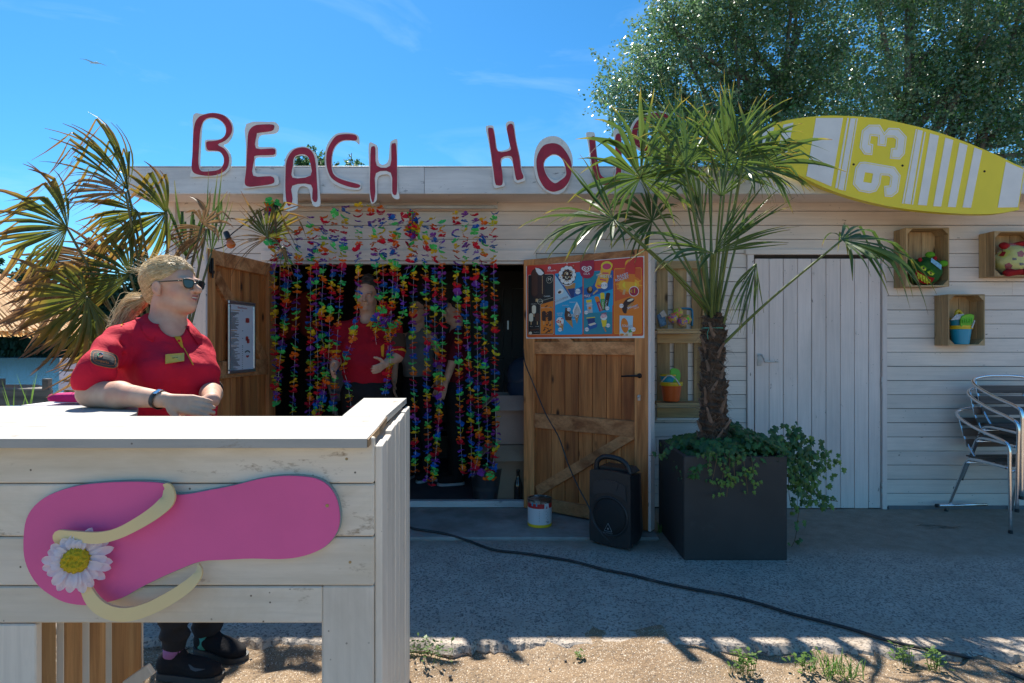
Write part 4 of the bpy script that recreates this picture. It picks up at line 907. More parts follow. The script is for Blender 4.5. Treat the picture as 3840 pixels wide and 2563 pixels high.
# ivy
def ivyleaf(c, n, up, s, at):
    n = n.normalized(); up = (up-n*up.dot(n)); up = up.normalized() if up.length > 1e-3 else n.orthogonal().normalized(); r = up.cross(n)
    pts = [(0,-0.35),(0.28,-0.45),(0.52,-0.12),(0.30,0.05),(0.42,0.42),(0.14,0.40),(0,0.85),(-0.14,0.40),(-0.42,0.42),(-0.30,0.05),(-0.52,-0.12),(-0.28,-0.45)]
    vs = [c+n*0.06*s]+[c+r*(a*s)+up*(b*s)-n*(abs(a)*0.25*s) for a, b in pts]; k = len(pts)
    return vs, [(0, 1+i, 1+(i+1) % k) for i in range(k)], [at]*(k+1)
ri = random.Random(21); m = MB(); vn = MB()
for i in range(1500):
    u, v = ri.uniform(-1,1), ri.uniform(-1,1); x = PX+u*0.33+0.02; y = PY+v*0.33
    top = 0.63+0.10*(1-abs(u)**2)*(1-0.5*v*v)+ (0.08 if u > 0.2 else 0)*ri.random()
    if u < -0.6 and v < 0: top -= 0.06
    z = top-ri.random()**2*0.10
    n = V(u*0.5+ri.uniform(-.5,.5), -0.5+ri.uniform(-.6,.5), 0.7+ri.uniform(-.3,.3)); m.add(*ivyleaf(V(x,y,z), n, V(ri.uniform(-1,1),-0.4,-0.8), ri.uniform(0.028,0.058), None) [:2], 0, [max(0, ri.gauss(0.15,0.2))]*13)
def trail(pts, n, sprd, sz=(0.030,0.058), young=0.5):
    ln = smoothline(pts, 8); vn.tube(ln, 0.0022, 5)
    for i in range(n):
        t = ri.random()**0.8; q = ln[min(int(t*(len(ln)-1)), len(ln)-1)]
        c = q+V(ri.gauss(0,sprd), ri.gauss(0,sprd*0.6)-0.01, ri.gauss(0,sprd)); yng = max(0, min(1, t*young+ri.gauss(0,0.15)))
        m.add(*ivyleaf(c, V(ri.uniform(-.6,.6), -1, ri.uniform(-.2,.7)), V(ri.uniform(-.8,.8),0,-1), ri.uniform(*sz)*(1-0.35*t), None)[:2], 0, [yng]*13)
yf = PY-h-0.012
for (x0, x1, zl, n) in ((1.26,1.23,0.50,16),(1.31,1.28,0.43,20),(1.36,1.37,0.47,18),(1.42,1.45,0.42,20),(1.47,1.49,0.48,16),(1.22,1.20,0.57,10),(1.34,1.32,0.40,12)): trail([V(x0,yf+0.06,0.66), V(x0,yf-0.012,0.655), V((x0+x1)/2,yf-0.02,(0.64+zl)/2), V(x1,yf-0.015,zl)], n, 0.022, (0.022,0.04), 1.3)
ze = lambda x, y, Y=3.95: P(2400+x*0.4145, 1550+y*0.4145, Y)
for pts, n, sp_ in (([ze(1250,200),ze(1400,240),ze(1550,380),ze(1640,420),ze(1790,440)], 85, 0.035), ([ze(1300,250),ze(1400,400),ze(1440,560),ze(1430,660)], 95, 0.045), ([ze(1330,350),ze(1480,480),ze(1560,560),ze(1640,620)], 70, 0.035),
    ([ze(1300,300),ze(1380,500),ze(1500,700),ze(1600,800),ze(1780,870)], 26, 0.02), ([ze(1400,560),ze(1460,700),ze(1430,950),ze(1400,1150),ze(1335,1255)], 16, 0.03), ([ze(1480,620),ze(1560,700),ze(1660,770),ze(1790,800)], 16, 0.02), ([ze(1340,500),ze(1350,750),ze(1380,880)], 14, 0.03),
    ([ze(300,250),ze(260,320),ze(200,380),ze(80,385)], 8, 0.015), ([ze(1350,200),ze(1420,180),ze(1500,240)], 22, 0.03), ([ze(1440,640),ze(1480,760),ze(1530,850)], 14, 0.03)): trail(pts, n, sp_, young=0.9)
iv = m.build('ivy_plant', IVY, None, loc=(PX, PY, 0.55)); tag(iv, 'dark green ivy trailing over the rim of the anthracite planter', 'ivy', kind=None)
vs_o = vn.build('vine_stem', mat('ivy_stem', (0.14,0.09,0.045), 0.8), iv, smooth=True); vs_o['kind'] = 'stuff'
# ------------------------------------------------------------------ people
SKIN = None
def skinmat():
    t = NT('skin'); c = t.coords((1,1,1), False)
    n = t.noise(c, 16, 4); colr = t.ramp(n, [(0.35, (0.56,0.31,0.21)), (0.65, (0.66,0.40,0.28))])
    f = t.noise(c, 9, 2); colr = t.mix(t.ramp(f, [(0.5, 0), (0.75, 0.5)]), colr, (0.55,0.20,0.15))
    t.bump(t.noise(c, 420, 3), 0.12, 0.0008)
    m = t.fin(colr, 0.58, 0, 0.3); t.b.inputs['Subsurface Weight'].default_value = 0.12; t.b.inputs['Subsurface Radius'].default_value = (0.6,0.25,0.12); t.b.inputs['Subsurface Scale'].default_value = 0.01
    return m
SKIN = skinmat()
def cloth(name, c, var=0.10, rough=0.85):
    t = NT(name); q = t.coords((1,1,1), False); n = t.noise(q, 7, 6)
    t.bump(t.math('ADD', t.noise(q, 11, 5, 0.55, 0.7), t.math('MULTIPLY', t.noise(q, 700, 2), 0.04)), 0.55, 0.02)
    m = t.fin(t.ramp(n, [(0.3, tuple(x*(1-var) for x in c)), (0.7, tuple(x*(1+var) for x in c))]), rough, 0, 0.25)
    return m
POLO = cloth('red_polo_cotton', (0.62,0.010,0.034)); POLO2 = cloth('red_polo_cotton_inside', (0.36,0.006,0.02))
BROWN_C = cloth('brown_sleeve_cotton', (0.075,0.045,0.03)); YEL_C = cloth('yellow_trim', (0.72,0.33,0.025)); DENIM = cloth('black_denim', (0.022,0.024,0.030)); GREY_C = cloth('grey_top', (0.17,0.17,0.175)); DRED_C = cloth('dark_red_polo', (0.11,0.006,0.014)); BLK_C = cloth('black_cloth', (0.012,0.012,0.014))
def hairmat(name, a, b, c):
    t = NT(name); q = t.coords((1,1,1), False); n = t.noise(q, 70, 4, 0.6); g = t.n('ShaderNodeNewGeometry')
    colr = t.mix(0.6, t.ramp(n, [(0.3, a), (0.5, b), (0.7, c)]), t.ramp(g.outputs['Random Per Island'], [(0, a), (0.5, b), (1, c)]))
    t.bump(n, 0.5, 0.004); m = t.fin(colr, 0.42, 0, 0.5); return m
BLOND = hairmat('blond_hair', (0.34,0.24,0.13), (0.58,0.46,0.29), (0.74,0.64,0.46)); BLONDBASE = hairmat('blond_hair_base', (0.30,0.20,0.10), (0.46,0.34,0.20), (0.58,0.46,0.29)); BLONDSTR = hairmat('blond_hair_strand', (0.30,0.175,0.07), (0.66,0.46,0.22), (0.90,0.72,0.44)); DARKHAIR = hairmat('dark_hair', (0.012,0.008,0.007), (0.025,0.017,0.013), (0.045,0.03,0.022))
HAIRUP = hairmat('dark_blond_hair', (0.10,0.07,0.045), (0.16,0.11,0.07), (0.22,0.16,0.10))
GLASS_D = mat('dark_lens', (0.015,0.018,0.022), 0.06, spec=0.8, bump=0); FRAME = mat('olive_frame', (0.05,0.055,0.035), 0.25, bump=0)
LIPM = mat('lips', (0.42,0.13,0.12), 0.45, bump=0.05); TEETH = mat('teeth', (0.75,0.72,0.66), 0.3, bump=0); EYEW = mat('eye_white', (0.6,0.58,0.55), 0.25, bump=0); EYEI = mat('eye_iris', (0.03,0.025,0.02), 0.15, bump=0); BROWM = mat('eyebrow', (0.16,0.10,0.06), 0.8)
def head_sdf(s, H, f, r, sc=1.0, chin=True, smile=True, vs_=0.93):
    u = f.cross(-r).normalized(); u = V(0,0,1) if abs(f.z) < 0.02 else (u if u.z > 0 else -u); ax = (f, r, u); q = lambda a, b, c: H+(f*a+r*b+u*(c*vs_))*sc
    e = lambda c, rad, k=0.02, op='add', A=None: s.ell(c, [rad[0]*sc, rad[1]*sc, rad[2]*sc*(vs_ if rad[2] > .03 else 1)], A or ax, k=k*sc, op=op)
    e(q(-.012,0,.022), (.096,.076,.092)); e(q(.033,0,-.045), (.062,.053,.066), .03); e(q(.040,0,-.085), (.050,.046,.034), .03)
    s.cap(q(.074,0,-.104), q(.084,0,-.098), .020*sc, .019*sc, k=.022*sc)
    for sg in (-1,1):
        e(q(.058,sg*.034,-.036), (.026,.024,.024), .022); s.cap(q(-.005,sg*.046,-.072), q(.055,sg*.024,-.104), .020*sc, .018*sc, k=.022*sc)
        e(q(.080,sg*.032,.024), (.018,.026,.009), .014)
        e(q(.096,sg*.031,.006), (.014,.018,.010), .012, 'sub')
        e(q(.076,sg*.031,.005), (.0155,.0155,.0145), .004)
        ex = (f*0.35+r*sg*0.94).normalized(); A = (f*0.94-r*sg*0.3, ex, u)
        e(q(-.004,sg*.082,-.016), (.021,.010,.031), .005); e(q(.001,sg*.091,-.012), (.011,.006,.018), .004, 'sub'); e(q(.004,sg*.080,-.044), (.009,.008,.011), .005)
    s.cap(q(.088,0,.012), q(.120,0,-.022), .0095*sc, .0120*sc, k=.012*sc); e(q(.118,0,-.027), (.013,.012,.010), .007)
    for sg in (-1,1): e(q(.101,sg*.013,-.029), (.010,.008,.008), .006)
    e(q(.090,0,-.055), (.016,.026,.014), .014)
    if smile:
        for sg in (-1,1): s.cap(q(.100,0,-.0505), q(.085,sg*.027,-.045), .0050*sc, .003*sc, k=.006*sc); s.cap(q(.097,0,-.0665), q(.084,sg*.024,-.052), .0062*sc, .003*sc, k=.006*sc)
        e(q(.104,0,-.058), (.007,.020,.0035), .003, 'sub')
    else:
        s.cap(q(.099,-.018,-.053), q(.099,.018,-.053), .0055*sc, k=.006*sc); s.cap(q(.097,-.015,-.064), q(.097,.015,-.064), .006*sc, k=.006*sc)
    return q, u
def hand_sdf(s, W, d, palmn, r0=0.026, sc=1.0, curl=0.5, thumb=1, spread=0.12):
    """palm and five fingers from wrist W towards d, palm facing palmn; thumb side = d x palmn * thumb"""
    d = d.normalized(); palmn = (palmn-d*palmn.dot(d)).normalized(); sd_ = d.cross(palmn)*thumb
    for k, o in enumerate((-.024,-.009,.007,.022)): s.cap(W+d*.012*sc+sd_*o*.5*sc, W+d*.078*sc+sd_*o*sc, .0145*sc, .0115*sc, k=.010*sc)
    for k, (o, L1) in enumerate(((-.026,.055),(-.009,.068),(.008,.074),(.024,.066))):
        p = W+d*.082*sc+sd_*o*sc; dr = (d+sd_*(o*4*spread*2)).normalized(); a = curl*0.5*(1.15-0.1*k); seg = L1*sc
        for fr_, rr in ((.45,.0092),(.32,.0085),(.25,.0075)):
            dr = (dr*math.cos(a)+palmn*math.sin(a)).normalized(); e = p+dr*seg*fr_; s.cap(p, e, rr*sc*1.02, rr*sc*0.95, k=.003*sc); p = e; a = curl*0.55
    p = W+d*.022*sc+sd_*.026*sc; dr = (d*0.7+sd_*0.62+palmn*0.30).normalized()
    for L1, rr in ((.042,.0125),(.032,.0105),(.026,.0092)):
        e = p+dr*L1*sc; s.cap(p, e, rr*sc, rr*sc*.92, k=.006*sc); p = e; dr = (dr*0.9+d*0.35+palmn*0.12).normalized()
# ---- the woman leaning on the counter
f1 = V(0.975,-0.222,0).normalized(); r1 = V(-0.222,-0.975,0).normalized(); H1 = V(-1.372,2.42,1.580)
wom = empty('person', (-1.36, 2.52, -0.03), 'woman in a red polo shirt leaning on the white counter, blond ponytail and sunglasses', 'person')
RS, LSh = V(-1.505,2.29,1.352), V(-1.405,2.60,1.335); RE, RW = V(-1.490,2.115,1.168), V(-1.165,2.00,1.158)
LE, LW = V(-1.262,2.50,1.155), V(-1.075,2.14,1.143)
s = SDF((-1.66,1.86,0.92), (-0.93,2.75,1.74), 0.0048)
q1, u1 = head_sdf(s, H1, f1, r1, 1.0, vs_=0.87)
s.cap(H1-f1*.030-EZ*.055, V(-1.405,2.425,1.39), .056, .062, k=.035); s.cap(H1+f1*.012-EZ*.095, V(-1.385,2.41,1.385), .030, .044, k=.03)
s.cap(V(-1.40,2.42,1.36), V(-1.36,2.44,1.0), .09, .12, k=.05); s.cap(V(-1.40,2.42,1.345), RS, .06, .05, k=.04); s.cap(V(-1.40,2.42,1.345), LSh, .05, .036, k=.04)
s.cap(RS, RE+V(0,0.01,0.02), .036, .044, k=.02); s.cap(RE, RE*0.6+RW*0.4+V(0,0,.004), .0475, .044, k=.02); s.cap(RE*0.6+RW*0.4+V(0,0,.004), RW, .044, .0265, k=.02)
hand_sdf(s, RW+V(.012,-.004,-.004), V(1,-0.02,-0.16), V(0.1,0.9,-0.35), curl=0.55, thumb=-1, sc=1.0, spread=0.05)
s.cap(LSh, LE, .036, .040, k=.02); s.cap(LE, LE*0.55+LW*0.45, .042, .038, k=.02); s.cap(LE*0.55+LW*0.45, LW, .038, .027, k=.02)
hand_sdf(s, LW, V(-0.62,-0.60,-0.18), V(-0.45,0.1,-0.9), curl=0.85, thumb=1, sc=0.98, spread=0.05)
body1 = s.build('body', SKIN, wom)
# facial details: teeth, brow, lips sit on the face
m = MB(); m.tube([q1(.0965,-.017,-.0560), q1(.1005,0,-.0575), q1(.0965,.017,-.0560)], 0.0026, 8); m.build('teeth', TEETH, wom, smooth=True)
m = MB(); m.tube(smoothline([q1(.083,-.027,-.046), q1(.0985,-.013,-.0505), q1(.1040,0,-.0510), q1(.0985,.013,-.0505), q1(.083,.027,-.046)],4), [.0012]+[.0030]*15+[.0012], 6); m.tube(smoothline([q1(.083,-.026,-.048), q1(.0965,-.012,-.0640), q1(.1005,0,-.0665), q1(.0965,.012,-.0640), q1(.083,.026,-.048)],4), [.0012]+[.0036]*15+[.0012], 6); lp_ = m.build('lips', LIPM, wom, smooth=True); lp_.location = f1*0.003
# ears are part of the body; hair
s = SDF((-1.68,2.24,1.36), (-1.22,2.62,1.76), 0.005); ax1 = (f1, r1, EZ)
s.ell(q1(-.028,0,.036), (.109,.088,.090), ax1); s.cut(q1(.014,0,.016), f1*0.66-EZ*0.75, 0.012)
s.ell(q1(-.062,0,-.036), (.050,.060,.056), ax1, k=.03)
for sg in (-1,1): s.ell(q1(-.002,sg*.090,-.018), (.027,.026,.036), ax1, k=.01, op='sub')
HB = q1(-.112,.0,-.052); s.cap(q1(-.085,0,-.02), HB, .040, .017, k=.03)
s.noise(0.0018, 110, 9)
hair1 = s.build('hair', BLONDBASE, wom)
m = MB(); m.tube([HB+V(.006,.004,.004), HB+V(-.012,.002,-.008)], 0.021, 12); m.build('hair_band', BLK_C, wom, smooth=True)
TP = [HB, P(508,1137,2.46), P(484,1158,2.45), P(464,1186,2.43), P(447,1214,2.41), P(436,1236,2.39)]
s = SDF((-1.70,2.30,1.34), (-1.40,2.60,1.62), 0.005)
for (a, b), (ra, rb2) in zip(zip(TP[:-1], TP[1:]), ((.016,.020),(.020,.021),(.021,.018),(.018,.011),(.011,.004))): s.cap(a, b, ra, rb2, k=.02)
s.noise(0.007, 75, 3, (1,1,2)); s.build('ponytail', BLONDBASE, wom)
m = MB(); rh = random.Random(31)
cH = q1(-.026,0,.034); bvhair = bvh_of(hair1)
def hpt(th, ph, k=1.0):        # point on the hair shell: th from forehead (0) over the top to the nape (pi), ph sideways
    d_ = (f1*(.108*math.cos(th)*math.cos(ph))+r1*(.089*math.sin(ph))+EZ*(.088*math.sin(th)*math.cos(ph)))
    h_ = bvhair.ray_cast(cH+d_*3, -d_.normalized())[0]
    if h_ is not None and (h_-cH).length > .05: return h_+d_.normalized()*(0.0012+(k-0.992)*0.12)
    return cH+d_*0.97
hv = [v.co+wloc(hair1) for v in hair1.data.vertices]; cen_h = q1(-.03,0,.01)
for i in range(4200):
    p0 = hv[rh.randrange(len(hv))]
    if (p0-HB).length < .03: continue
    k0 = rh.uniform(.0004,.0022); pts = []; ln_ = rh.uniform(.5,.95); side_ = V(0,0,rh.uniform(-.3,.3))*(p0-HB).length
    for j in range(9):
        t = j/8*ln_; p_ = p0.lerp(HB, t)+side_*t*(1-t)+V(0,0,.03)*t*(1-t); d_ = (p_-cen_h); d_ = d_.normalized() if d_.length > 1e-4 else -f1
        h_ = bvhair.ray_cast(cen_h+d_*.3, -d_)[0]
        if h_ is None or (h_-p_).length > .06: continue
        pts.append(h_+d_*(k0+.0012*math.sin(7*t+i)))
    if len(pts) > 3: m.tube(pts, [0.0003]+[0.0009]*(len(pts)-2)+[0.0005], 3, caps=False)
for i in range(1300):
    o = V(rh.gauss(0,.0075), rh.gauss(0,.011), rh.gauss(0,.0085)); pts = [TP[0]]
    for j, p in enumerate(TP[1:]): pts.append(p+o*(1.7-0.15*j)+V(rh.gauss(0,.003), rh.gauss(0,.003), rh.gauss(0,.003)))
    n = rh.randint(4,6); pts = smoothline(pts[:n], 3); m.tube(pts, 0.0009, 3, caps=False)
for i in range(110):            # loose hair blown off the head and tail
    if i % 3: b = hpt(rh.uniform(0.9,3.0), rh.uniform(-1.2,1.2), 1.0)
    else: b = TP[rh.randint(1,4)]
    o = (b-cH).normalized() if i % 3 else V(-0.6,0,rh.uniform(0,1)); L_ = rh.uniform(.02,.055)
    m.tube([b, b+o*L_*0.35-f1*L_*0.4, b+o*L_*0.55-f1*L_*0.9+EZ*rh.uniform(-.01,.012)], [0.0007,0.0005,0.0003], 3, caps=False)
o = m.build('hair_strands', BLONDSTR, wom, smooth=True); o['kind'] = 'stuff'
# sunglasses
m = MB(); lens = MB()
for sg in (1,-1):
    c = q1(.101,sg*.034,.004); lp = smoothpoly([(-.021,.013),(0,.016),(.021,.014),(.022,-.002),(.014,-.015),(-.002,-.018),(-.016,-.013),(-.022,0)], 3)
    lr = r1*sg; lens.prism([(a,b) for a, b in lp], c, (lr*0.98-f1*0.19).normalized(), EZ, f1, 0.0015)
    ring = [c+(lr*0.98-f1*0.19).normalized()*a+EZ*b+f1*0.001 for a, b in lp]; ring.append(ring[0]); m.tube(ring, 0.0026, 6, caps=False)
    m.tube([q1(.094,sg*.060,.014), q1(.088,sg*.072,.013), q1(.02,sg*.080,.010), q1(-.018,sg*.082,.004), q1(-.04,sg*.078,-.014)], [0.003,0.0028,0.0024,0.0022,0.0018], 6)
m.tube([q1(.104,-.010,.008), q1(.107,0,.011), q1(.104,.010,.008)], 0.0024, 6)
sg_ = m.build('sunglasses', FRAME, wom, smooth=True); lens.build('lens', GLASS_D, sg_)
# polo shirt
s = SDF((-1.70,2.02,0.86), (-1.08,2.74,1.47), 0.0055); cf = V(0.72,-0.69,0); ca = V(0.69,0.72,0)
s.ell(V(-1.405,2.42,1.27), (.135,.185,.165), (cf,ca,EZ), k=.05); s.ell(V(-1.395,2.41,1.07), (.172,.185,.19), (cf,ca,EZ), k=.07)
s.ell(V(-1.350,2.285,1.225), (.085,.088,.092), k=.06); s.ell(V(-1.268,2.40,1.222), (.080,.088,.094), k=.06)
s.cap(V(-1.405,2.425,1.445), V(-1.41,2.42,1.34), .060, .11, k=.06); s.cap(V(-1.43,2.41,1.395), RS+V(.010,0.0,.0), .052, .058, k=.06); s.cap(V(-1.39,2.46,1.375), LSh, .050, .052, k=.05)
s.cap(RS, RE+V(.012,.012,.090), .060, .060, k=.035); s.cap(RE+V(.012,.012,.088), RE+V(.004,.004,.035), .060, .058, k=.02)
s.cap(LSh, LE+V(-.03,.04,.045), .052, .050, k=.03)
s.ell(V(-1.39,2.42,0.93), (.175,.19,.12), (cf,ca,EZ), k=.05)
s.noise(0.0065, 26, 11); s.noise(0.003, 60, 12)
# creases radiating from armpit and under the bust
for a, b, rr in ((V(-1.50,2.19,1.26),V(-1.60,2.10,1.21),.010),(V(-1.48,2.19,1.235),V(-1.58,2.09,1.185),.009),(V(-1.455,2.20,1.19),V(-1.53,2.12,1.145),.009),(V(-1.44,2.21,1.30),V(-1.46,2.19,1.16),.010),(V(-1.40,2.215,1.13),V(-1.25,2.28,1.15),.008),(V(-1.43,2.22,1.36),V(-1.50,2.21,1.30),.008)): s.cap(a, b, rr, rr*.6, k=.02, op='sub')
s.cut(V(-1.40,2.42,1.447), EZ*0.90+V(0.72,-0.69,0)*0.42, 0.006)
s.ell(V(-1.335,2.36,1.420), (.046,.050,.050), (cf,ca,EZ), k=.01, op='sub'); s.ell(RE+V(-.01,-.03,-.045), (.13,.10,.062), k=.01, op='sub')
shirt1 = s.build('polo_shirt', POLO, wom); bs = bvh_of(shirt1)
bsk = bvh_of(body1)
def deco(name, quad, nu, nv, off, mm, parent, bv=None):
    vs, fs = patch(bv or bs, quad, nu, nv, off); m = MB(); m.add(vs, fs); return m.build(name, mm, parent, smooth=True)
z3 = lambda x, y: (200+x/2.24, 900+y/2.24)
deco('placket', [z3(985,775), z3(1058,766), z3(1092,918), z3(1070,905)], 4, 8, 0.0035, YEL_C, shirt1)
deco('placket', [z3(1092,915), z3(1100,912), z3(1178,1055), z3(1168,1055)], 2, 8, 0.003, YEL_C, shirt1)
for x, y in ((1022,797),(1049,853)):
    p = on_surface(bs, *z3(x, y), 0.0052); m = MB(); m.lathe([(.0052,-.001),(.0052,.0012),(.0001,.0016)], p, V(0.3,-0.9,0.3), 12); m.build('button', POLO, shirt1)
deco('shoulder_piping', [z3(612,662), z3(622,668), z3(572,728), z3(564,724)], 2, 6, 0.003, YEL_C, shirt1)
# collar
m = MB(); cc = V(-1.392,2.415,1.408); n_ = 26; vs = []
for i in range(n_+1):
    a = math.radians(38+ (360-76)*i/n_); d = cf*math.cos(a)+ca*math.sin(a); bk = 0.5-0.5*math.cos(a)
    def sz(r_):
        q_ = cc+d*r_; h_ = bs.ray_cast(V(q_.x,q_.y,1.60), V(0,0,-1))[0]; return h_.z if h_ is not None else cc.z-.03
    top = cc+V(0,0,.004+.050*bk)+d*.066; zm = max(top.z-.004, sz(.084)+.012); mid = cc+d*.082; mid.z = min(zm, top.z+.004); rl = .118-.010*bk+(.014 if bk < .25 else 0); low = cc+d*rl; low.z = sz(rl)+.007; bot = cc+d*(rl-.004); bot.z = low.z-.006; inn = cc+V(0,0,-.02+.03*bk)+d*.064
    vs += [inn, top, mid, low, bot]
fs = [(i*5+j, i*5+j+1, (i+1)*5+j+1, (i+1)*5+j) for i in range(n_) for j in range(4)]
m.add(vs, fs); m.build('collar', POLO, shirt1, smooth=True)
# sleeve patch, badge
PATCH = mat('dark_patch', (0.035,0.035,0.033), 0.8); ORG = mat('orange_thread', (0.55,0.15,0.03), 0.7)
cxp, cyp = 425, 1005
def rpatch(name, w_, h_, off, mm, hole=None):
    vs = []; fs = []; n = 28; rings = [1.0, hole] if hole else [1.0, 0.66, 0.33, 0.02]
    for k_ in rings:
        for i in range(n):
            a = 2*math.pi*i/n; ex = 0.55; x = math.copysign(abs(math.cos(a))**ex, math.cos(a))*w_*k_; y = math.copysign(abs(math.sin(a))**ex, math.sin(a))*h_*k_
            X = cxp+x*0.97-y*0.05+0; Y_ = cyp+y+x*0.20; vs.append(on_surface(bs, *z3(X, Y_), off) or P(*z3(X, Y_), 2.1))
    for j in range(len(rings)-1):
        for i in range(n): fs.append((j*n+i, j*n+(i+1) % n, (j+1)*n+(i+1) % n, (j+1)*n+i))
    m = MB(); m.add(vs, fs); return m.build(name, mm, shirt1, smooth=False)
rpatch('sleeve_patch', 114, 62, 0.0028, PATCH); rpatch('patch_rim', 117, 65, 0.0034, ORG, 0.955); rpatch('patch_rim', 92, 46, 0.0036, ORG, 0.97)
def surf_text(bv, txt, px, py, size_px, mm, parent, off, slope=0.0, name='lettering'):
    vs, fs = text_geo(txt, 'CENTER'); o = []
    for x, y, z in vs:
        X = px+x*size_px; Y_ = py-y*size_px+x*size_px*slope; o.append(on_surface(bv, X, Y_, off) or P(X, Y_, 2.2))
    m = MB(); m.add(o, fs); return m.build(name, mm, parent)
surf_text(bs, 'Sunparks', *z3(405,1022), 13.5, ORG, shirt1, 0.0042, 0.22)
for (a0_, a1_, cc_) in ((0.3,2.2,(0.05,0.25,0.6)),(2.2,4.0,(0.1,0.45,0.2)),(4.0,5.9,(0.6,0.1,0.05))):
    pts = [on_surface(bs, *z3(392+20*math.cos(a0_+(a1_-a0_)*t/6), 975-16*math.sin(a0_+(a1_-a0_)*t/6)), 0.0045) for t in range(7)]
    m = MB(); m.tube([p for p in pts if p], 0.0014, 5); m.build('swirl', mat('thread_%d' % int(a0_*10), cc_, 0.7), shirt1)
b4 = [on_surface(bs, *z3(x, y), 0.009) for x, y in ((938,978),(1097,965),(1095,1030),(938,1045))]
m = MB(); nb = (b4[1]-b4[0]).cross(b4[3]-b4[0]).normalized(); nb = nb if nb.y < 0 else -nb
m.add([p for p in b4]+[p-nb*0.003 for p in b4], [(3,2,1,0),(4,5,6,7),(0,1,5,4),(1,2,6,5),(2,3,7,6),(3,0,4,7)]); bdg = m.build('name_badge', mat('yellow_badge', (0.75,0.42,0.05), 0.35), wom)
m = MB(); uu = (b4[1]-b4[0]).normalized(); vv_ = nb.cross(uu); rz_ = random.Random(2)
for k_ in range(13):
    if k_ != 6: m.box(sum(b4, V(0,0,0))/4+nb*0.0006+uu*((k_-6)*.0021), (.0014,.0024*rz_.uniform(.7,1.3),.0006), (uu, vv_, nb), 0); m.build('badge_print', BLK_C, bdg)
# bracelet
bd_ = (RW-RE).normalized(); bc = RW-bd_*0.022
m = MB(); m.lathe([(.0315,-.009),(.033,-.009),(.0335,.009),(.032,.009)], bc, (bd_+V(0,0,-.25)).normalized(), 24, caps=False); br = m.build('bracelet', BLACK, wom, smooth=True)
m = MB(); up_ = V(0.15,-0.55,0.8).normalized(); m.box(bc+up_*0.034, (0.017,0.024,0.004), ((bd_).normalized(), up_.cross(bd_).normalized(), up_)); m.build('clasp', ALU, br)
# left sleeve cuff (brown)
m = MB(); ld_ = (LW-LE).normalized(); 
m.lathe([(.046,-.04),(.049,.0),(.047,.030),(.040,.032)], LE+ld_*0.03, ld_, 22); m.build('rolled_sleeve', BROWN_C, shirt1, smooth=True)
# trousers, socks, shoes
s = SDF((-1.62,2.18,0.06), (-1.10,2.80,1.0), 0.010)
s.ell(V(-1.39,2.45,0.90), (.165,.175,.14), (cf,ca,EZ), k=.05)
AN, AF = P(655,2415,2.47), P(782,2385,2.66)
s.cap(V(-1.42,2.36,0.86), V(-1.39,2.42,0.48), .105, .070, k=.03); s.cap(V(-1.39,2.42,0.48), AN+V(0,0,.02), .068, .052, k=.03)
s.cap(V(-1.34,2.54,0.86), V(-1.34,2.58,0.48), .105, .070, k=.02); s.cap(V(-1.34,2.58,0.48), AF+V(0,0,.02), .068, .056, k=.02)
s.noise(0.006, 50, 2, (1,1,1.8)); s.build('trousers', DENIM, wom)
SOLE = mat('dark_rubber_sole', (0.05,0.052,0.055), 0.5, bump=0.3); SHOE = cloth('black_shoe_fabric', (0.013,0.013,0.016)); SOCK = cloth('lilac_sock', (0.36,0.16,0.38)); TEAL_C = cloth('teal_sock_trim', (0.08,0.42,0.36))
def shoe(A, toe, sc=1.0, name='shoe'):
    d = (toe-A); d.z = 0; Ln = 0.285*sc; d.normalize(); sd2 = V(d.y,-d.x,0); g = toe.z
    heel = V(A.x, A.y, g)-d*0.075
    s = SDF(V(min(heel.x, heel.x+d.x*Ln)-.08, min(heel.y, heel.y+d.y*Ln)-.08, g-.01), V(max(heel.x, heel.x+d.x*Ln)+.08, max(heel.y, heel.y+d.y*Ln)+.08, g+.17), 0.005)
    q = lambda a, b, c: heel+d*a+sd2*b+EZ*c
    s.ell(q(.045,0,.052), (.046,.036,.048), (d,sd2,EZ), k=.03); s.ell(q(.075,0,.085), (.048,.036,.050), (d,sd2,EZ), k=.03); s.ell(q(.14,0,.050), (.085,.040,.042), (d,sd2,EZ), k=.03); s.ell(q(.215,.003,.040), (.066,.046,.032), (d,sd2,EZ), k=.03)
    s.ell(q(.070,0,.140), (.034,.030,.045), (d,sd2,EZ), k=.01, op='sub')
    sh = s.build(name, SHOE, wom)
    out = smoothpoly([(0,.0),(.02,.032),(.08,.037),(.15,.044),(.22,.050),(.27,.034),(.287,.0),(.27,-.036),(.21,-.046),(.15,-.038),(.08,-.036),(.02,-.03)], 3)
    m = MB(); m.prism(out, heel+EZ*0.001, d, sd2, EZ, 0.026); m.build('sole', SOLE, sh)
    m = MB()
    for j in range(6):
        t = j/5; c = q(.105+.075*t, 0, .098-.030*t); m.tube([c+sd2*.024-EZ*.010, c+EZ*.005, c-sd2*.024-EZ*.010], 0.0026, 6)
    c = q(.10,0,.105)
    for sg in (-1,1): m.tube([c, c+sd2*sg*.02+EZ*.014+d*.005, c+sd2*sg*.036-EZ*.004+d*.012, c+sd2*sg*.015-EZ*.002], 0.0022, 5)
    m.build('laces', BLK_C, sh, smooth=True); return sh
GZ = -0.034
TN = V(P(845,2520,2.47).x, 2.45, GZ); TF = V(P(940,2450,2.60).x, 2.58, GZ)
s1 = shoe(V(AN.x, AN.y, 0), TN); s2 = shoe(V(AF.x, AF.y, 0), TF)
m = MB(); m.tube([AN+V(-.005,0,-.045), AN+V(0,0,.015)], [0.040,0.042], 14); m.build('sock', SOCK, wom, smooth=True)
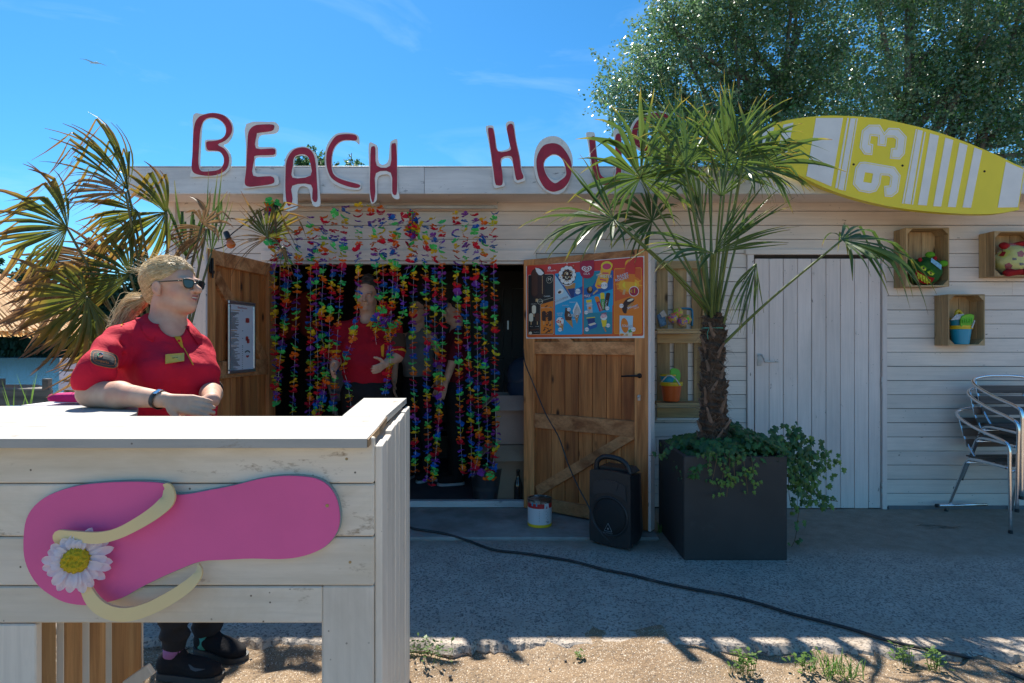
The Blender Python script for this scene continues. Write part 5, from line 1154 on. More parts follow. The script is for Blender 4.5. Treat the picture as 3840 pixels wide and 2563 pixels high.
m = MB(); m.tube([AN+V(-.0,0,.0), AN+V(0,0,.012)], 0.0435, 14); m.build('sock_trim', TEAL_C, wom, smooth=True)
m = MB(); m.tube([AF+V(-.005,0,-.045), AF+V(0,0,.015)], [0.040,0.042], 14); m.build('sock', TEAL_C, wom, smooth=True)
# curved side mark on the shoe
m = MB(); bsh = bvh_of(s1); q_ = []
for x, y in ((706,2492),(716,2512),(732,2519),(760,2514),(772,2510),(745,2508),(728,2505),(714,2494)):
    q_.append(on_surface(bsh, x, y, 0.0015) or P(x, y, 2.42))
m.add(q_, [(0,1,7),(1,2,6,7),(2,3,5,6),(3,4,5)]); m.build('side_mark', mat('shoe_mark', (0.06,0.06,0.065), 0.35), s1)

# ---- people inside the hut
def inside_person(X, Y, zt, f, shirtm, hairm, label, arms, width=1.0, sleeve=0.18, hem=1.02, trousers=BLK_C, tilt=0.0, smile=False, sleeve_m=None, bun=True, gap=0.0, long_hair=False, shirt_z=None, h=0.008, floor=0.04):
    f = f.normalized(); r = V(f.y,-f.x,0).normalized(); sc = (zt-floor)/1.70; root = empty('person', (X,Y,floor), label, 'person')
    Hc = V(X,Y,zt-0.118*sc); ff_ = (f+EZ*tilt).normalized()
    s = SDF(V(X-.40,Y-.42,floor+.5), V(X+.40,Y+.32,zt+.02), h)
    q, u = head_sdf(s, Hc, ff_, r, sc, smile=smile)
    nb_ = V(X,Y,Hc.z-0.19*sc)-f*0.012; s.cap(Hc-f*.02*sc-EZ*.06*sc, nb_, .050*sc, .058*sc, k=.03)
    shz = Hc.z-0.265*sc; sw = 0.165*sc*width
    s.cap(nb_-EZ*.04, V(X,Y,hem), .07, .07, k=.04)
    A = []
    for sg, (el, wr, pn, th) in zip((-1,1), arms):
        sh = V(X,Y,shz)+r*sg*sw; el = V(*el); wr = V(*wr); s.cap(nb_-EZ*.03, sh, .038, .040, k=.04); s.cap(sh, el, .044*width, .040*width, k=.02); s.cap(el, wr, .042*width, .027, k=.02)
        hand_sdf(s, wr, wr-el, V(*pn), curl=0.45, thumb=th, sc=1.05); A.append((sh, el))
    b = s.build('body', SKIN, root)
    # eyes and brows
    m = MB(); mi = MB(); mb_ = MB()
    for sg in (-1,1):
        c = q(.0905,sg*.031,.003); m.tube([c-r*.010*sc-f*.002, c+f*.0015, c+r*.010*sc-f*.002], 0.0022*sc, 6); mi.lathe([(.0036*sc,-.001),(.0036*sc,.0028),(.0001,.003)], c, f, 8); mb_.tube([q(.094,sg*.018,.021), q(.096,sg*.034,.025), q(.086,sg*.05,.020)], 0.0028*sc, 5)
    m.build('eyes', EYEW, root); mi.build('irises', EYEI, root); mb_.build('eyebrows', BROWM, root)
    m = MB(); m.tube([q(.098,-.02,-.058), q(.104,0,-.057), q(.098,.02,-.058)], 0.0035*sc, 6); m.build('lips', LIPM, root, smooth=True)
    s = SDF(Hc-V(.16,.16,.36 if long_hair else .16)*sc, Hc+V(.16,.16,.18)*sc, h*0.85); ax = (ff_, r, u)
    s.ell(q(-.020,0,.030), (.102*sc,.086*sc,.097*sc), ax); s.cut(q(.020,0,.025), f*0.72-EZ*0.62, 0.01); s.ell(q(-.06,0,-.03), (.05*sc,.06*sc,.065*sc), ax, k=.02)
    if bun: s.ell(q(-.06,0,.115), (.042*sc,.045*sc,.032*sc), ax, k=.01)
    if long_hair: 
        for sg in (-1,1): s.cap(q(-.02,sg*.075,0), q(-.03,sg*.075,-.20), .028*sc, .03*sc, k=.02)
    s.noise(.003, 90, 3); s.build('hair', hairm, root)
    s = SDF(V(X-.36,Y-.36,hem-.06), V(X+.36,Y+.30,shz+.12), h)
    ct = V(X,Y,0)
    s.ell(V(X,Y,shz-.13), (.115,.175*width,.20), (f,r,EZ), k=.05); s.ell(V(X,Y,(shz+hem)/2-.06), (.125*width,.165*width,.28), (f,r,EZ), k=.06)
    for sg in (-1,1): s.ell(ct+EZ*(shz-.16)+r*sg*.075*width+f*.085, (.062,.078*width,.085), (f,r,EZ), k=.05)
    s.cap(nb_+EZ*.02, nb_-EZ*.08, .060, .11, k=.05)
    if sleeve:
        for sh, el in A: s.cap(nb_-EZ*.025, sh, .050, .056, k=.06); dd_ = (el-sh).normalized(); s.cap(sh, sh+dd_*sleeve, .053*width, .060*width, k=.03)
    s.noise(.006, 26, 5); s.cut(V(X,Y,hem), -EZ, .006); s.cut(nb_+EZ*.035, EZ*.9+f*.35, .006)
    s.ell(nb_+f*.06+EZ*.01, (.06,.05,.06), (f,r,EZ), k=.01, op='sub')
    sh_ = s.build('polo_shirt' if sleeve else 'sleeveless_top', shirtm, root)
    s = SDF(V(X-.30,Y-.30,floor+.05), V(X+.30,Y+.30,hem+.06), .012)
    s.ell(V(X,Y,hem-.06), (.125*width,.165*width,.14), (f,r,EZ), k=.05)
    for sg in (-1,1): s.cap(ct+r*sg*.085+EZ*(hem-.14), ct+r*sg*.09+EZ*.52, .098*width, .07, k=.03); s.cap(ct+r*sg*.09+EZ*.52, ct+r*sg*.095+EZ*(floor+.11), .068, .048, k=.02)
    s.noise(.005, 40, 2); s.build('trousers', trousers, root)
    for sg in (-1,1):
        c = ct+r*sg*.095+EZ*floor; s = SDF(c-V(.22,.22,.0), c+V(.22,.22,.16), .009); s.ell(c+f*.06+EZ*.045, (.125,.045,.045), (f,r,EZ), k=.03); s.ell(c-f*.02+EZ*.08, (.05,.042,.06), (f,r,EZ), k=.03); o = s.build('shoe', BLK_C, root)
        m = MB(); m.prism(smoothpoly([(-.07,0),(-.05,.035),(.05,.043),(.14,.045),(.185,0),(.14,-.045),(.05,-.043),(-.05,-.035)], 2), c, f, r, EZ, .022); m.build('sole', mat('white_sole', (0.5,0.5,0.5), 0.6), o)
    return root, b, sh_, q, Hc, r, A
YP = 4.74
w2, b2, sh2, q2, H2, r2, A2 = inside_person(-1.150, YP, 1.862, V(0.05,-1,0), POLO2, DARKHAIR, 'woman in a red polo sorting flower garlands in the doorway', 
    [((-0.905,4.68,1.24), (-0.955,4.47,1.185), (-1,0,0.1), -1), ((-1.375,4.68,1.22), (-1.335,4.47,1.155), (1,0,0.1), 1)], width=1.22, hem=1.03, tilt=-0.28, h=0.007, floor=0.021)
bsh2 = bvh_of(sh2)
deco('placket', [(1372,1225),(1408,1182),(1412,1190),(1390,1225)], 3, 4, .004, YEL_C, sh2, bsh2)
deco('placket', [(1386,1205),(1396,1205),(1392,1235),(1389,1235)], 2, 4, .005, YEL_C, sh2, bsh2)
deco('name_badge', [(1308,1232),(1334,1225),(1337,1242),(1312,1247)], 2, 2, .006, MATS['yellow_badge'], sh2, bsh2)
deco('side_panel', [(1428,1300),(1440,1290),(1438,1340),(1430,1335)], 2, 4, .004, YEL_C, sh2, bsh2)
for i, (sh, el) in enumerate(A2):
    dd_ = (el-sh).normalized(); m = MB(); m.lathe([(.076,.175),(.079,.188),(.076,.196)], sh, dd_, 20, caps=False); m.build('sleeve_trim', YEL_C, sh2, smooth=True)
    if el.x > -1.1: m = MB(); m.lathe([(.077,.05),(.081,.10),(.0815,.165)], sh, dd_, 20, caps=False); m.build('brown_sleeve', BROWN_C, sh2, smooth=True)
w3, b3, sh3, q3, H3, r3, A3 = inside_person(-0.905, 5.75, 1.79, V(-0.35,-1,0), GREY_C, DARKHAIR, 'person with glasses and a grey sleeveless top standing behind the garlands', 
    [((-0.68,5.78,1.18), (-0.70,5.66,0.98), (-1,0,0), -1), ((-1.13,5.76,1.18), (-1.12,5.68,0.98), (1,0,0), 1)], sleeve=0, hem=1.02, tilt=-0.1, h=0.009, width=0.92, bun=False)
m = MB()
for sg in (-1,1):
    c = q3(.104,sg*.033,.004); ring = [c+r3*(.022*math.cos(a))+EZ*(.017*math.sin(a)) for a in [i*math.pi/7 for i in range(15)]]; m.tube(ring, .0026, 5, caps=False); m.tube([q3(.10,sg*.055,.008), q3(.02,sg*.082,.006)], .0024, 5)
m.tube([q3(.106,-.011,.006), q3(.106,.011,.006)], .0022, 5); m.build('glasses', BLACK, w3)
w4, b4_, sh4, q4, H4, r4, A4 = inside_person(-0.53, 5.60, 1.77, V(-1,-0.25,0), DRED_C, DARKHAIR, 'dark haired person in a dark red polo seen from the side behind the garlands',
    [((-0.53,5.40,1.20), (-0.60,5.37,0.98), (0,1,0), -1), ((-0.49,5.85,1.20), (-0.63,5.77,1.05), (0,-1,0), 1)], sleeve=0.17, hem=0.98, tilt=-0.15, h=0.009, width=1.0, sleeve_m=BROWN_C)
# ------------------------------------------------------------------ flower garlands
FLW = {}
cols = {'orange': (1.0,0.20,0.02), 'red': (0.72,0.015,0.045), 'purple': (0.27,0.06,0.42), 'blue': (0.02,0.15,0.58), 'green': (0.09,0.72,0.17), 'yellow': (0.85,0.62,0.03)}
def petalmat(n, c):
    t = NT('garland_'+n); t.fin(t.ramp(t.oi.outputs['Random'], [(0, tuple(x*0.75 for x in c)), (1, tuple(min(1, x*1.1) for x in c))]), 0.7, 0, 0.2)
    tr = t.n('ShaderNodeBsdfTranslucent'); tr.inputs[0].default_value = (c[0], c[1], c[2], 1); ms = t.n('ShaderNodeMixShader'); ms.inputs[0].default_value = 0.3
    t.l(t.b.outputs[0], ms.inputs[1]); t.l(tr.outputs[0], ms.inputs[2]); t.l(ms.outputs[0], t.out.inputs[0]); return t.m
def flower_mesh(seed, mm):
    rq = random.Random(seed); m = MB(); lift = rq.choice((-1,1))*0.30
    for k in range(5):
        a = k*1.257+rq.uniform(-.15,.15); d = V(math.cos(a), math.sin(a), 0); s_ = V(-d.y, d.x, 0); L_ = 0.0335*rq.uniform(0.85,1.15); up = rq.uniform(-.35,1.0)+lift; w_ = L_*0.52
        p = [V(0,0,0), d*L_*.35-s_*w_*.5+EZ*L_*up*.15, d*L_*.35+s_*w_*.5+EZ*L_*up*.15, d*L_*.8-s_*w_*1.0+EZ*L_*(up*.5+rq.uniform(-.15,.15)), d*L_*.8+s_*w_*1.0+EZ*L_*(up*.5+rq.uniform(-.15,.15)), d*L_*1.05+EZ*L_*(up*.75+rq.uniform(-.2,.2)), d*L_*.75+EZ*L_*(up*.4-0.12)]
        m.add(p, [(0,1,2),(1,3,6),(1,6,2),(2,6,4),(3,5,6),(6,5,4)])
    me = bpy.data.meshes.new('flower'); me.from_pydata([tuple(v) for v in m.v], [], m.f); me.materials.append(mm); me.polygons.foreach_set('use_smooth', [True]*len(m.f)); me.update(); return me
ORD = ['orange','red','purple','blue','green','yellow']
for n_, c in cols.items():
    mm = petalmat(n_, c); FLW[n_] = [flower_mesh(hash(n_) % 97*0+ORD.index(n_)*10+q, mm) for q in range(4)]
STR = mat('white_string', (0.6,0.6,0.62), 0.7)
GL = [[(150,85),(160,200),(165,300),(168,480),(172,600),(178,1060)],
[(180,255),(212,380),(218,640),(190,900),(180,1060)],[(222,240),(238,390),(222,640),(195,860),(188,960)],
[(285,205),(283,400),(275,640),(268,860),(256,1120)],[(345,150),(345,400),(345,640),(345,900),(340,1130)],
[(372,190),(375,400),(372,640),(382,880),(372,1130)],[(415,150),(408,400),(400,640),(412,900),(385,1130)],[(465,100),(452,420),(440,660),(432,850),(398,1100)],
[(520,90),(497,420),(480,700),(465,960),(455,1115)],[(583,90),(580,400),(575,600),(548,760),(508,870),(530,980),(545,1085)],
[(640,90),(665,380),(690,600),(722,760),(728,900),(712,1025)],[(690,100),(700,400),(700,560),(665,700),(668,775)],[(743,130),(750,400),(742,600),(735,720),(738,850),(718,960),(700,1015)],
[(790,145),(765,300),(770,480),(735,620),(690,690)],[(840,125),(838,330),(800,480),(798,620),(745,700)],
[(856,130),(850,480),(845,700),(850,950),(860,1200),(858,1405)],[(908,170),(908,400),(915,700),(915,1000),(922,1250),(915,1440)],[(945,155),(955,400),(955,700),(965,1000),(972,1200),(940,1470)],
[(990,170),(990,400),(992,700),(985,1000),(960,1300),(952,1400)],[(1055,130),(1062,400),(1068,700),(1075,1000),(1080,1200),(1092,1415)],[(1102,135),(1105,400),(1112,700),(1128,1000),(1133,1250),(1132,1420)],
[(1150,140),(1155,400),(1162,700),(1165,1000),(1170,1280),(1140,1425)],[(1195,155),(1195,400),(1195,700),(1205,1000),(1215,1300),(1200,1400)],[(1243,130),(1243,400),(1248,700),(1248,1000),(1255,1250),(1225,1430)]]
ordi = ['first','second','third','fourth','fifth','sixth','seventh','eighth','ninth','tenth','eleventh','twelfth','thirteenth','fourteenth','fifteenth','sixteenth','seventeenth','eighteenth','nineteenth','twentieth','twenty-first','twenty-second','twenty-third','twenty-fourth']
rg = random.Random(77)
for gi, g in enumerate(GL):
    Yg = 4.57+rg.uniform(-0.035,0.035)
    if gi in (9,10,12,13,14,11): Yg = 4.50+0.01*(gi % 3)
    ln = smoothline([P(900+x/1.3064, 700+y/1.3064, Yg) for x, y in g], 12)
    m = MB(); m.tube(ln, 0.0011, 4); base = ln[0]
    gr = empty('flower_garland', tuple(base), 'multicolour flower garland, %s from the left cedar door' % ordi[gi], 'garland', 'flower garlands hanging in the doorway')
    m.build('string', STR, gr)
    acc = 0; nxt = 0.01; ci = rg.randint(0,5); step = 0.0405
    for a, b in zip(ln[:-1], ln[1:]):
        L_ = (b-a).length
        while nxt < acc+L_:
            p = a.lerp(b, (nxt-acc)/L_); cn = ORD[ci % 6]; ci += 1
            o = bpy.data.objects.new('flower', rg.choice(FLW[cn])); C.objects.link(o); o.parent = gr; o.location = p-base+V(rg.gauss(0,.003), rg.gauss(0,.003), 0)
            o.rotation_euler = (rg.gauss(0,.34), rg.gauss(0,.34), rg.uniform(0,6.28)); q = rg.uniform(0.82,1.12); o.scale = (q,q,q)
            nxt += step*rg.uniform(0.82,1.18)
        acc += L_
# knotted tops of a few garlands
for (x, y, n_, idx) in ((845,200,26,14),(160,250,16,0),(150,95,8,0),(690,620,22,11),(745,700,14,13),(1228,1418,8,23)):
    gr = [o for o in C.objects if o.name.startswith('flower_garland')][idx]; c = P(900+x/1.3064, 700+y/1.3064, 4.53)
    for q in range(n_):
        o = bpy.data.objects.new('flower', rg.choice(FLW[rg.choice(ORD)])); C.objects.link(o); o.parent = gr; o.location = c-gr.location+V(rg.gauss(0,.022), rg.gauss(0,.012), rg.gauss(0,.05 if y < 600 else .03)); o.rotation_euler = (rg.gauss(0,.8), rg.gauss(0,.8), rg.uniform(0,6.28))
# ------------------------------------------------------------------ batten lights, bulbs on a cord
for (x0, x1, y, lab) in ((1050,1425,768,'grey batten light tube above the doorway, left one, behind the palm fan'), (1440,1866,777,'grey batten light tube above the doorway, right one, above the garlands')):
    a, b = P(x0, y, 4.79), P(x1, y, 4.79); c = (a+b)/2; r_ = empty('batten_light', tuple(c), lab, 'light fitting', 'batten lights under the eaves')
    m = MB(); m.box(c, ((b-a).length, 0.035, 0.022)); m.build('housing', mat('light_housing', (0.50,0.50,0.50), 0.4), r_)
    m = MB(); m.tube([a+V(.03,-.022,-.006), b+V(-.03,-.022,-.006)], 0.011, 10); m.build('tube', mat('tube_glass', (0.62,0.63,0.62), 0.2), r_, smooth=True)
    m = MB(); m.tube([b+V(-.004,-.01,.02), b+V(.0,-.02,.035), b+V(.012,-.02,.03)], 0.003, 6); m.build('hook', ZINC, r_)
lc = smoothline([P(640,1010,4.2), P(745,950,4.35), P(840,925,4.45), P(862,886,4.55), P(905,850,4.6), P(980,790,4.68), P(1040,762,4.78)], 8)
m = MB(); m.tube(lc, 0.0045, 6); crd = m.build('light_cord', RUBBER, None, smooth=True, loc=tuple(lc[0])); tag(crd, 'black party light cord strung under the eaves at the left', 'light cord')
def bulb(c, d, colr, label):
    d = d.normalized(); r_ = empty('party_bulb', tuple(c), label, 'light bulb', 'coloured party bulbs')
    m = MB(); m.lathe([(.002,-.062),(.019,-.060),(.021,-.052),(.020,-.012),(.023,-.002),(.018,.0)], c, d, 18); m.build('socket', BLACK, r_, smooth=True)
    m = MB(); m.lathe([(.016,-.004),(.017,.008),(.027,.022),(.033,.040),(.031,.056),(.020,.069),(.0005,.074)], c, d, 20); m.build('bulb', colr, r_, smooth=True)
OB = mat('orange_glass', (0.62,0.13,0.012), 0.25, spec=0.7, bump=0); TB = mat('teal_glass', (0.01,0.22,0.24), 0.25, spec=0.7, bump=0)
bulb(P(858,898,4.45), V(0.42,-0.1,-0.9), OB, 'orange party bulb hanging beside the left cedar door')
bulb(P(1032,788,4.6), V(-0.1,-0.1,-1.0), TB, 'teal party bulb hidden in flowers above the palm fan')
# ------------------------------------------------------------------ ice cream poster on the right door
pc = {'white': (0.78,0.77,0.75), 'red': (0.62,0.035,0.022), 'orange_red': (0.66,0.10,0.015), 'crimson': (0.38,0.008,0.045), 'black': (0.018,0.014,0.014), 'cyan': (0.010,0.34,0.62), 'deep_blue': (0.01,0.10,0.36), 'teal': (0.02,0.24,0.32), 'pale_blue': (0.42,0.62,0.74), 'orange': (0.75,0.20,0.012),
 'amber': (0.85,0.40,0.02), 'brown': (0.085,0.028,0.014), 'dark_brown': (0.04,0.012,0.008), 'waffle': (0.50,0.24,0.07), 'cream': (0.72,0.64,0.48), 'yellow': (0.80,0.60,0.03), 'pink': (0.62,0.05,0.12), 'navy': (0.02,0.04,0.18), 'tan': (0.60,0.36,0.16), 'green': (0.10,0.34,0.06), 'violet': (0.20,0.17,0.45), 'grey': (0.45,0.45,0.47)}
PK = list(pc); PM = [mat('print_'+k, v, 0.38, spec=0.4, var=0.03, bump=0) for k, v in pc.items()]
def doorpt(px, Yoff=0.0):
    s_ = sd_(px, HXR, HYR, dR); return s_
sL, sR = sd_(1980, HXR, HYR, dR), sd_(2421.5, HXR, HYR, dR)
ZT, ZBm = 1.958, 1.381; OFF = 0.0275
def pp(x, y, lay=0):
    """poster print coordinates from the photo crop -> the poster's plane"""
    px = 1950+x/4.48; s_ = sd_(px, HXR, HYR, dR)
    tpy = 188+(90-188)*(x-135)/1978; bt = 1423+(1442-1423)*(x-135)/1978
    v_ = (y-tpy)/(bt-tpy); return atR(s_, OFF+0.0006*lay, ZT+(ZBm-ZT)*v_)
pm = MB()
def pol(pts, c, lay): pm.add([pp(x, y, lay) for x, y in pts], [tuple(range(len(pts)-1,-1,-1))], PK.index(c))
def rrect(x0, y0, x1, y1, c, lay, r=25, sh=0):
    pts = []
    for cx, cy, a0 in ((x1-r,y0+r,-90),(x1-r,y1-r,0),(x0+r,y1-r,90),(x0+r,y0+r,180)):
        for k in range(5): a = math.radians(a0+22.5*k); pts.append((cx+r*math.cos(a), cy+r*math.sin(a)+sh*(cx-x0)/(x1-x0)))
    pol(pts, c, lay)
def ell(cx, cy, rx, ry, c, lay, rot=0, n=18, a0=0, a1=360):
    ca_, sa_ = math.cos(math.radians(rot)), math.sin(math.radians(rot)); pts = []
    for k in range(n): a = math.radians(a0+(a1-a0)*k/(n if a1-a0 >= 360 else n-1)); x, y = rx*math.cos(a), ry*math.sin(a); pts.append((cx+x*ca_-y*sa_, cy+x*sa_+y*ca_))
    pol(pts, c, lay)
def ptext(t_, cx, cy, size, c, lay, rot=0, sx=1.0):
    vs, fs = text_geo(t_, 'CENTER'); ca_, sa_ = math.cos(math.radians(rot)), math.sin(math.radians(rot)); o = []
    for x, y, z in vs: X, Y_ = x*size*sx, -y*size; o.append(pp(cx+X*ca_-Y_*sa_, cy+X*sa_+Y_*ca_, lay))
    pm.add(o, fs, PK.index(c))
def seg(x0, y0, x1, y1, w_, c, lay):
    dx, dy = x1-x0, y1-y0; L_ = math.hypot(dx, dy); nx, ny = -dy/L_*w_/2, dx/L_*w_/2; pol([(x0+nx,y0+ny),(x1+nx,y1+ny),(x1-nx,y1-ny),(x0-nx,y0-ny)], c, lay)
def price(x, y, t_, lay=7, r=46, fg='deep_blue', s=40): ell(x, y, r, r, 'white', lay); ptext(t_, x, y, s, fg, lay+1)
rrect(148,170,2100,1408,'orange_red',1,30); 
pol([(150,215),(160,192),(2085,105),(2098,120),(2098,420),(150,430)], 'red', 2)
rrect(168,338,600,1358,'cream',3,25); rrect(172,343,596,1353,'black',4,22)
rrect(618,330,1080,1368,'cyan',3,20,0); pol([(618,360),(1078,320),(1082,690),(625,865)], 'pale_blue', 4); pol([(618,352),(1078,316),(1082,690),(890,760)], 'deep_blue', 4.6); pol([(640,350),(1078,318),(1080,560),(960,610),(760,480)], 'cyan', 5)
rrect(1100,312,1582,1368,'teal',3,20,0); rrect(1108,312,1594,900,'cyan',3.5,20); pol([(1110,330),(1592,312),(1590,620),(1110,775)], 'deep_blue', 4); pol([(1112,340),(1400,325),(1250,560),(1112,600)], 'teal', 4.4); pol([(1110,790),(1588,640),(1580,1000),(1110,1010)], 'cyan', 4.2)
rrect(1612,280,2070,1368,'amber',3,25,0); rrect(1618,287,2064,1362,'orange',3.6,22); pol([(1620,300),(2060,290),(2058,690),(1620,830)], 'orange_red', 4); ell(1860,560,215,150,'orange',4.5); ell(1860,560,175,112,'amber',5); ell(1870,560,120,70,'yellow',5.5)
for k in range(10): a = k*36+8; seg(1860,560,1860+225*math.cos(math.radians(a)),560+135*math.sin(math.radians(a)),16,'amber',4.8)
# heart logo flag
pol([(1042,140),(1278,128),(1280,330),(1262,388),(1215,425),(1160,435),(1100,420),(1060,385),(1042,335)], 'crimson', 8)
hp = [(0,1.0),(-.55,.55),(-.98,.05),(-1,-.45),(-.72,-.85),(-.3,-.85),(0,-.5),(.3,-.85),(.72,-.85),(1,-.45),(.98,.05),(.55,.55)]
for sc_, c_, lay in ((82,'white',9),(62,'crimson',10),(44,'white',11),(24,'crimson',12)): pol([(1156+x*sc_, 275+y*sc_*0.66) for x, y in smoothpoly(hp, 2)], c_, lay)
ptext('OLA', 1155, 355, 54, 'white', 9)
ell(530,235,34,34,'pink',6); ell(530,235,24,24,'white',7); ell(533,238,10,10,'pink',8); ptext('Sunparks', 570, 280, 42, 'white', 7)
# chocolate bar on a stick and the little ones
rrect(222,225,450,750,'dark_brown',6,105); rrect(236,245,330,700,'brown',6.6,45); pol([(292,222),(350,235),(385,255),(440,320),(395,355),(350,345),(310,290)], 'white', 7.5); seg(412,360,412,670,7,'tan',7.4); seg(320,750,318,800,40,'tan',6)
ell(528,435,52,58,'cream',6); ell(528,435,48,54,'black',7); ptext('M', 530, 430, 72, 'cream', 8); ptext('CLASSIC', 490, 712, 30, 'white', 7)
ell(373,800,48,46,'cream',8); ell(373,800,43,41,'black',9); ptext('€2.90', 373, 800, 38, 'cream', 10); seg(420,780,592,735,4,'cream',7); seg(377,845,377,1350,4,'cream',6)
for x, y, c_ in ((270,930,'cream'),(222,1065,'cream'),(327,1065,'brown')): rrect(x-34,y-72,x+34,y+72,c_,6,32); seg(x,y+70,x,y+125,14,'tan',6)
pol([(382,850),(592,790),(592,1345),(382,1345)], 'orange', 5)
rq = random.Random(3)
for k in range(22): x, y = rq.uniform(400,575), rq.uniform(860,1330); seg(x,y,x+rq.uniform(15,60)*(1 if x < 510 else -1) ,y+rq.uniform(-30,40),rq.uniform(12,26),rq.choice(('brown','dark_brown','dark_brown')),5.6+k*0.02)
for x in (437,540): rrect(x-34,960,x+34,1130,'dark_brown',7,30); seg(x,1130,x,1195,13,'tan',7)
ptext('RELEASE THE BEAST', 485, 905, 22, 'cream', 8); ptext('STRAWBERRY', 270, 838, 15, 'white', 7); ptext('WHITE', 222, 1220, 15, 'white', 7); ptext('ALMOND', 327, 1220, 15, 'white', 7); ell(212,1330,26,24,'cream',7); seg(200,1285,355,1265,26,'brown',7); ptext('SANDWICHES +', 315, 1320, 14, 'white', 7)
# cone
pol([(760,520),(965,500),(935,745),(900,745)], 'waffle', 6); pol([(830,600),(952,590),(935,745),(900,745)], 'navy', 6.6); ell(828,370,150,165,'dark_brown',7); ell(830,470,105,78,'white',6.8)
for k in range(11): a = k*33; ell(828+115*math.cos(math.radians(a)), 365+125*math.sin(math.radians(a)), 33, 38, 'white', 7.5+k*.02, a)
for k in range(36): ell(828+rq.gauss(0,62), 350+rq.gauss(0,68), 12, 10, rq.choice(('tan','waffle','cream')), 8.2+k*.01, 0, 7)
ptext('Cornetto', 725, 765, 62, 'navy', 9, -20); ptext('Cornetto', 722, 762, 58, 'white', 9.6, -20); price(1005,645,'€2.60'); ell(710,640,60,45,'white',6,-20); ell(700,650,30,22,'brown',7,-30)
ptext('VANILLE', 915, 825, 28, 'white', 7); ptext('CHOCO', 798, 877, 28, 'white', 7); ptext('AARDBEI', 706, 1005, 26, 'white', 7); ptext('FRAISE', 706, 1035, 26, 'white', 7)
pol([(780,1100),(905,1110),(925,1258)], 'waffle', 6.5); pol([(800,910),(840,930),(905,1060),(900,1130),(800,1125),(780,1040)], 'brown', 7); pol([(940,1030),(1028,1030),(990,1190)], 'waffle', 6.5)
pol([(988,815),(1030,900),(1056,985),(1030,1045),(940,1045),(920,970),(950,890)], 'white', 7)
for k in range(5): seg(960+k*16, 870+abs(k-2)*30, 945+k*22, 1035, 7, 'dark_brown', 7.6)
ptext('KING', 928, 1055, 78, 'dark_brown', 9.0, 8); ptext('KING', 925, 1052, 72, 'white', 9.6, 8); ptext('Cone', 930, 1110, 30, 'white', 9.6)
price(855,945,'€2.40',8,32,s=24); ell(708,1140,62,72,'white',7); pol([(655,1180),(768,1170),(755,1310)], 'waffle', 6.5)
for k in range(9): ell(708+rq.gauss(0,30), 1140+rq.gauss(0,32), 14, 12, rq.choice(('red','red','yellow')), 8+k*.02, 0, 8)
price(708,1280,'€2.60',9,34,s=26)
# twister, tubes
pol([(1408,190),(1590,200),(1560,330),(1490,560),(1420,600),(1330,610),(1290,560),(1320,460),(1380,330)], 'amber', 6)
for k in range(7): seg(1330+k*22, 560-k*52, 1440+k*20, 590-k*58, 22, ('pink','yellow')[k % 2], 6.5)
ell(1490,235,98,78,'yellow',7); ell(1490,245,74,52,'pink',7.6); ptext('SUPER', 1358, 370, 34, 'white', 8, -22); ptext('TWISTER', 1455, 412, 80, 'navy', 8.6, 4, 0.82); ptext('TWISTER', 1452, 408, 76, 'white', 9.2, 4, 0.82); price(1448,560,'€1.95',8,58,s=50)
ell(1205,630,50,58,'dark_brown',6); ell(1215,610,28,40,'waffle',7); ptext('MAX', 1162, 730, 72, 'crimson', 8.2, 0, 0.8); ptext('MAX', 1160, 728, 66, 'white', 8.8, 0, 0.8); pol([(1250,690),(1330,620),(1345,640),(1270,705)],'tan',5.5)
for (x0, y0, x1, y1, c_) in ((1322,760,1398,985,'orange'),(1416,700,1428,970,'yellow'),(1512,705,1462,970,'dark_brown')):
    seg(x0,y0,x1,y1,64,'green' if c_ == 'yellow' else ('crimson' if c_ == 'orange' else 'dark_brown'),6.2); mx_, my_ = x0+(x1-x0)*.3, y0+(y1-y0)*.3; seg(x0,y0,mx_,my_,70,c_,7); ell(x0,y0,36,24,c_,7.4)
    ptext('CALIPPO', (x0+x1)/2+(x1-x0)*.2, (y0+y1)/2+40, 36, 'white', 8, math.degrees(math.atan2(y1-y0,x1-x0)))
seg(1193,800,1212,1010,86,'grey',6); seg(1190,790,1193,835,88,'yellow',6.6); ptext('CALIPPO', 1200, 880, 30, 'white', 8, -8); ell(1205,930,24,24,'orange',7); price(1147,1002,'€2.35',8,32,s=24); price(1498,940,'€1.95',8,34,s=26)
pol([(1160,1110),(1285,1085),(1290,1170),(1180,1200)],'navy',6); pol([(1170,1200),(1290,1165),(1330,1200),(1325,1250),(1210,1290),(1175,1260)],'deep_blue',6.6); pol([(1180,1200),(1285,1170),(1315,1195),(1210,1230)],'cream',7); price(1157,1285,'€2.25',8,34,s=26); seg(1150,1095,1295,1085,14,'yellow',7)
pol([(1395,1130),(1490,1130),(1480,1240),(1420,1250)],'yellow',6); ell(1440,1085,56,52,'white',6.6); 
for k in range(4): seg(1395,1100-k*22,1485,1075-k*20,9,'pink',7+k*.1)
seg(1440,1250,1475,1330,22,'waffle',6); price(1513,1225,'€1.95',8,34,s=26)
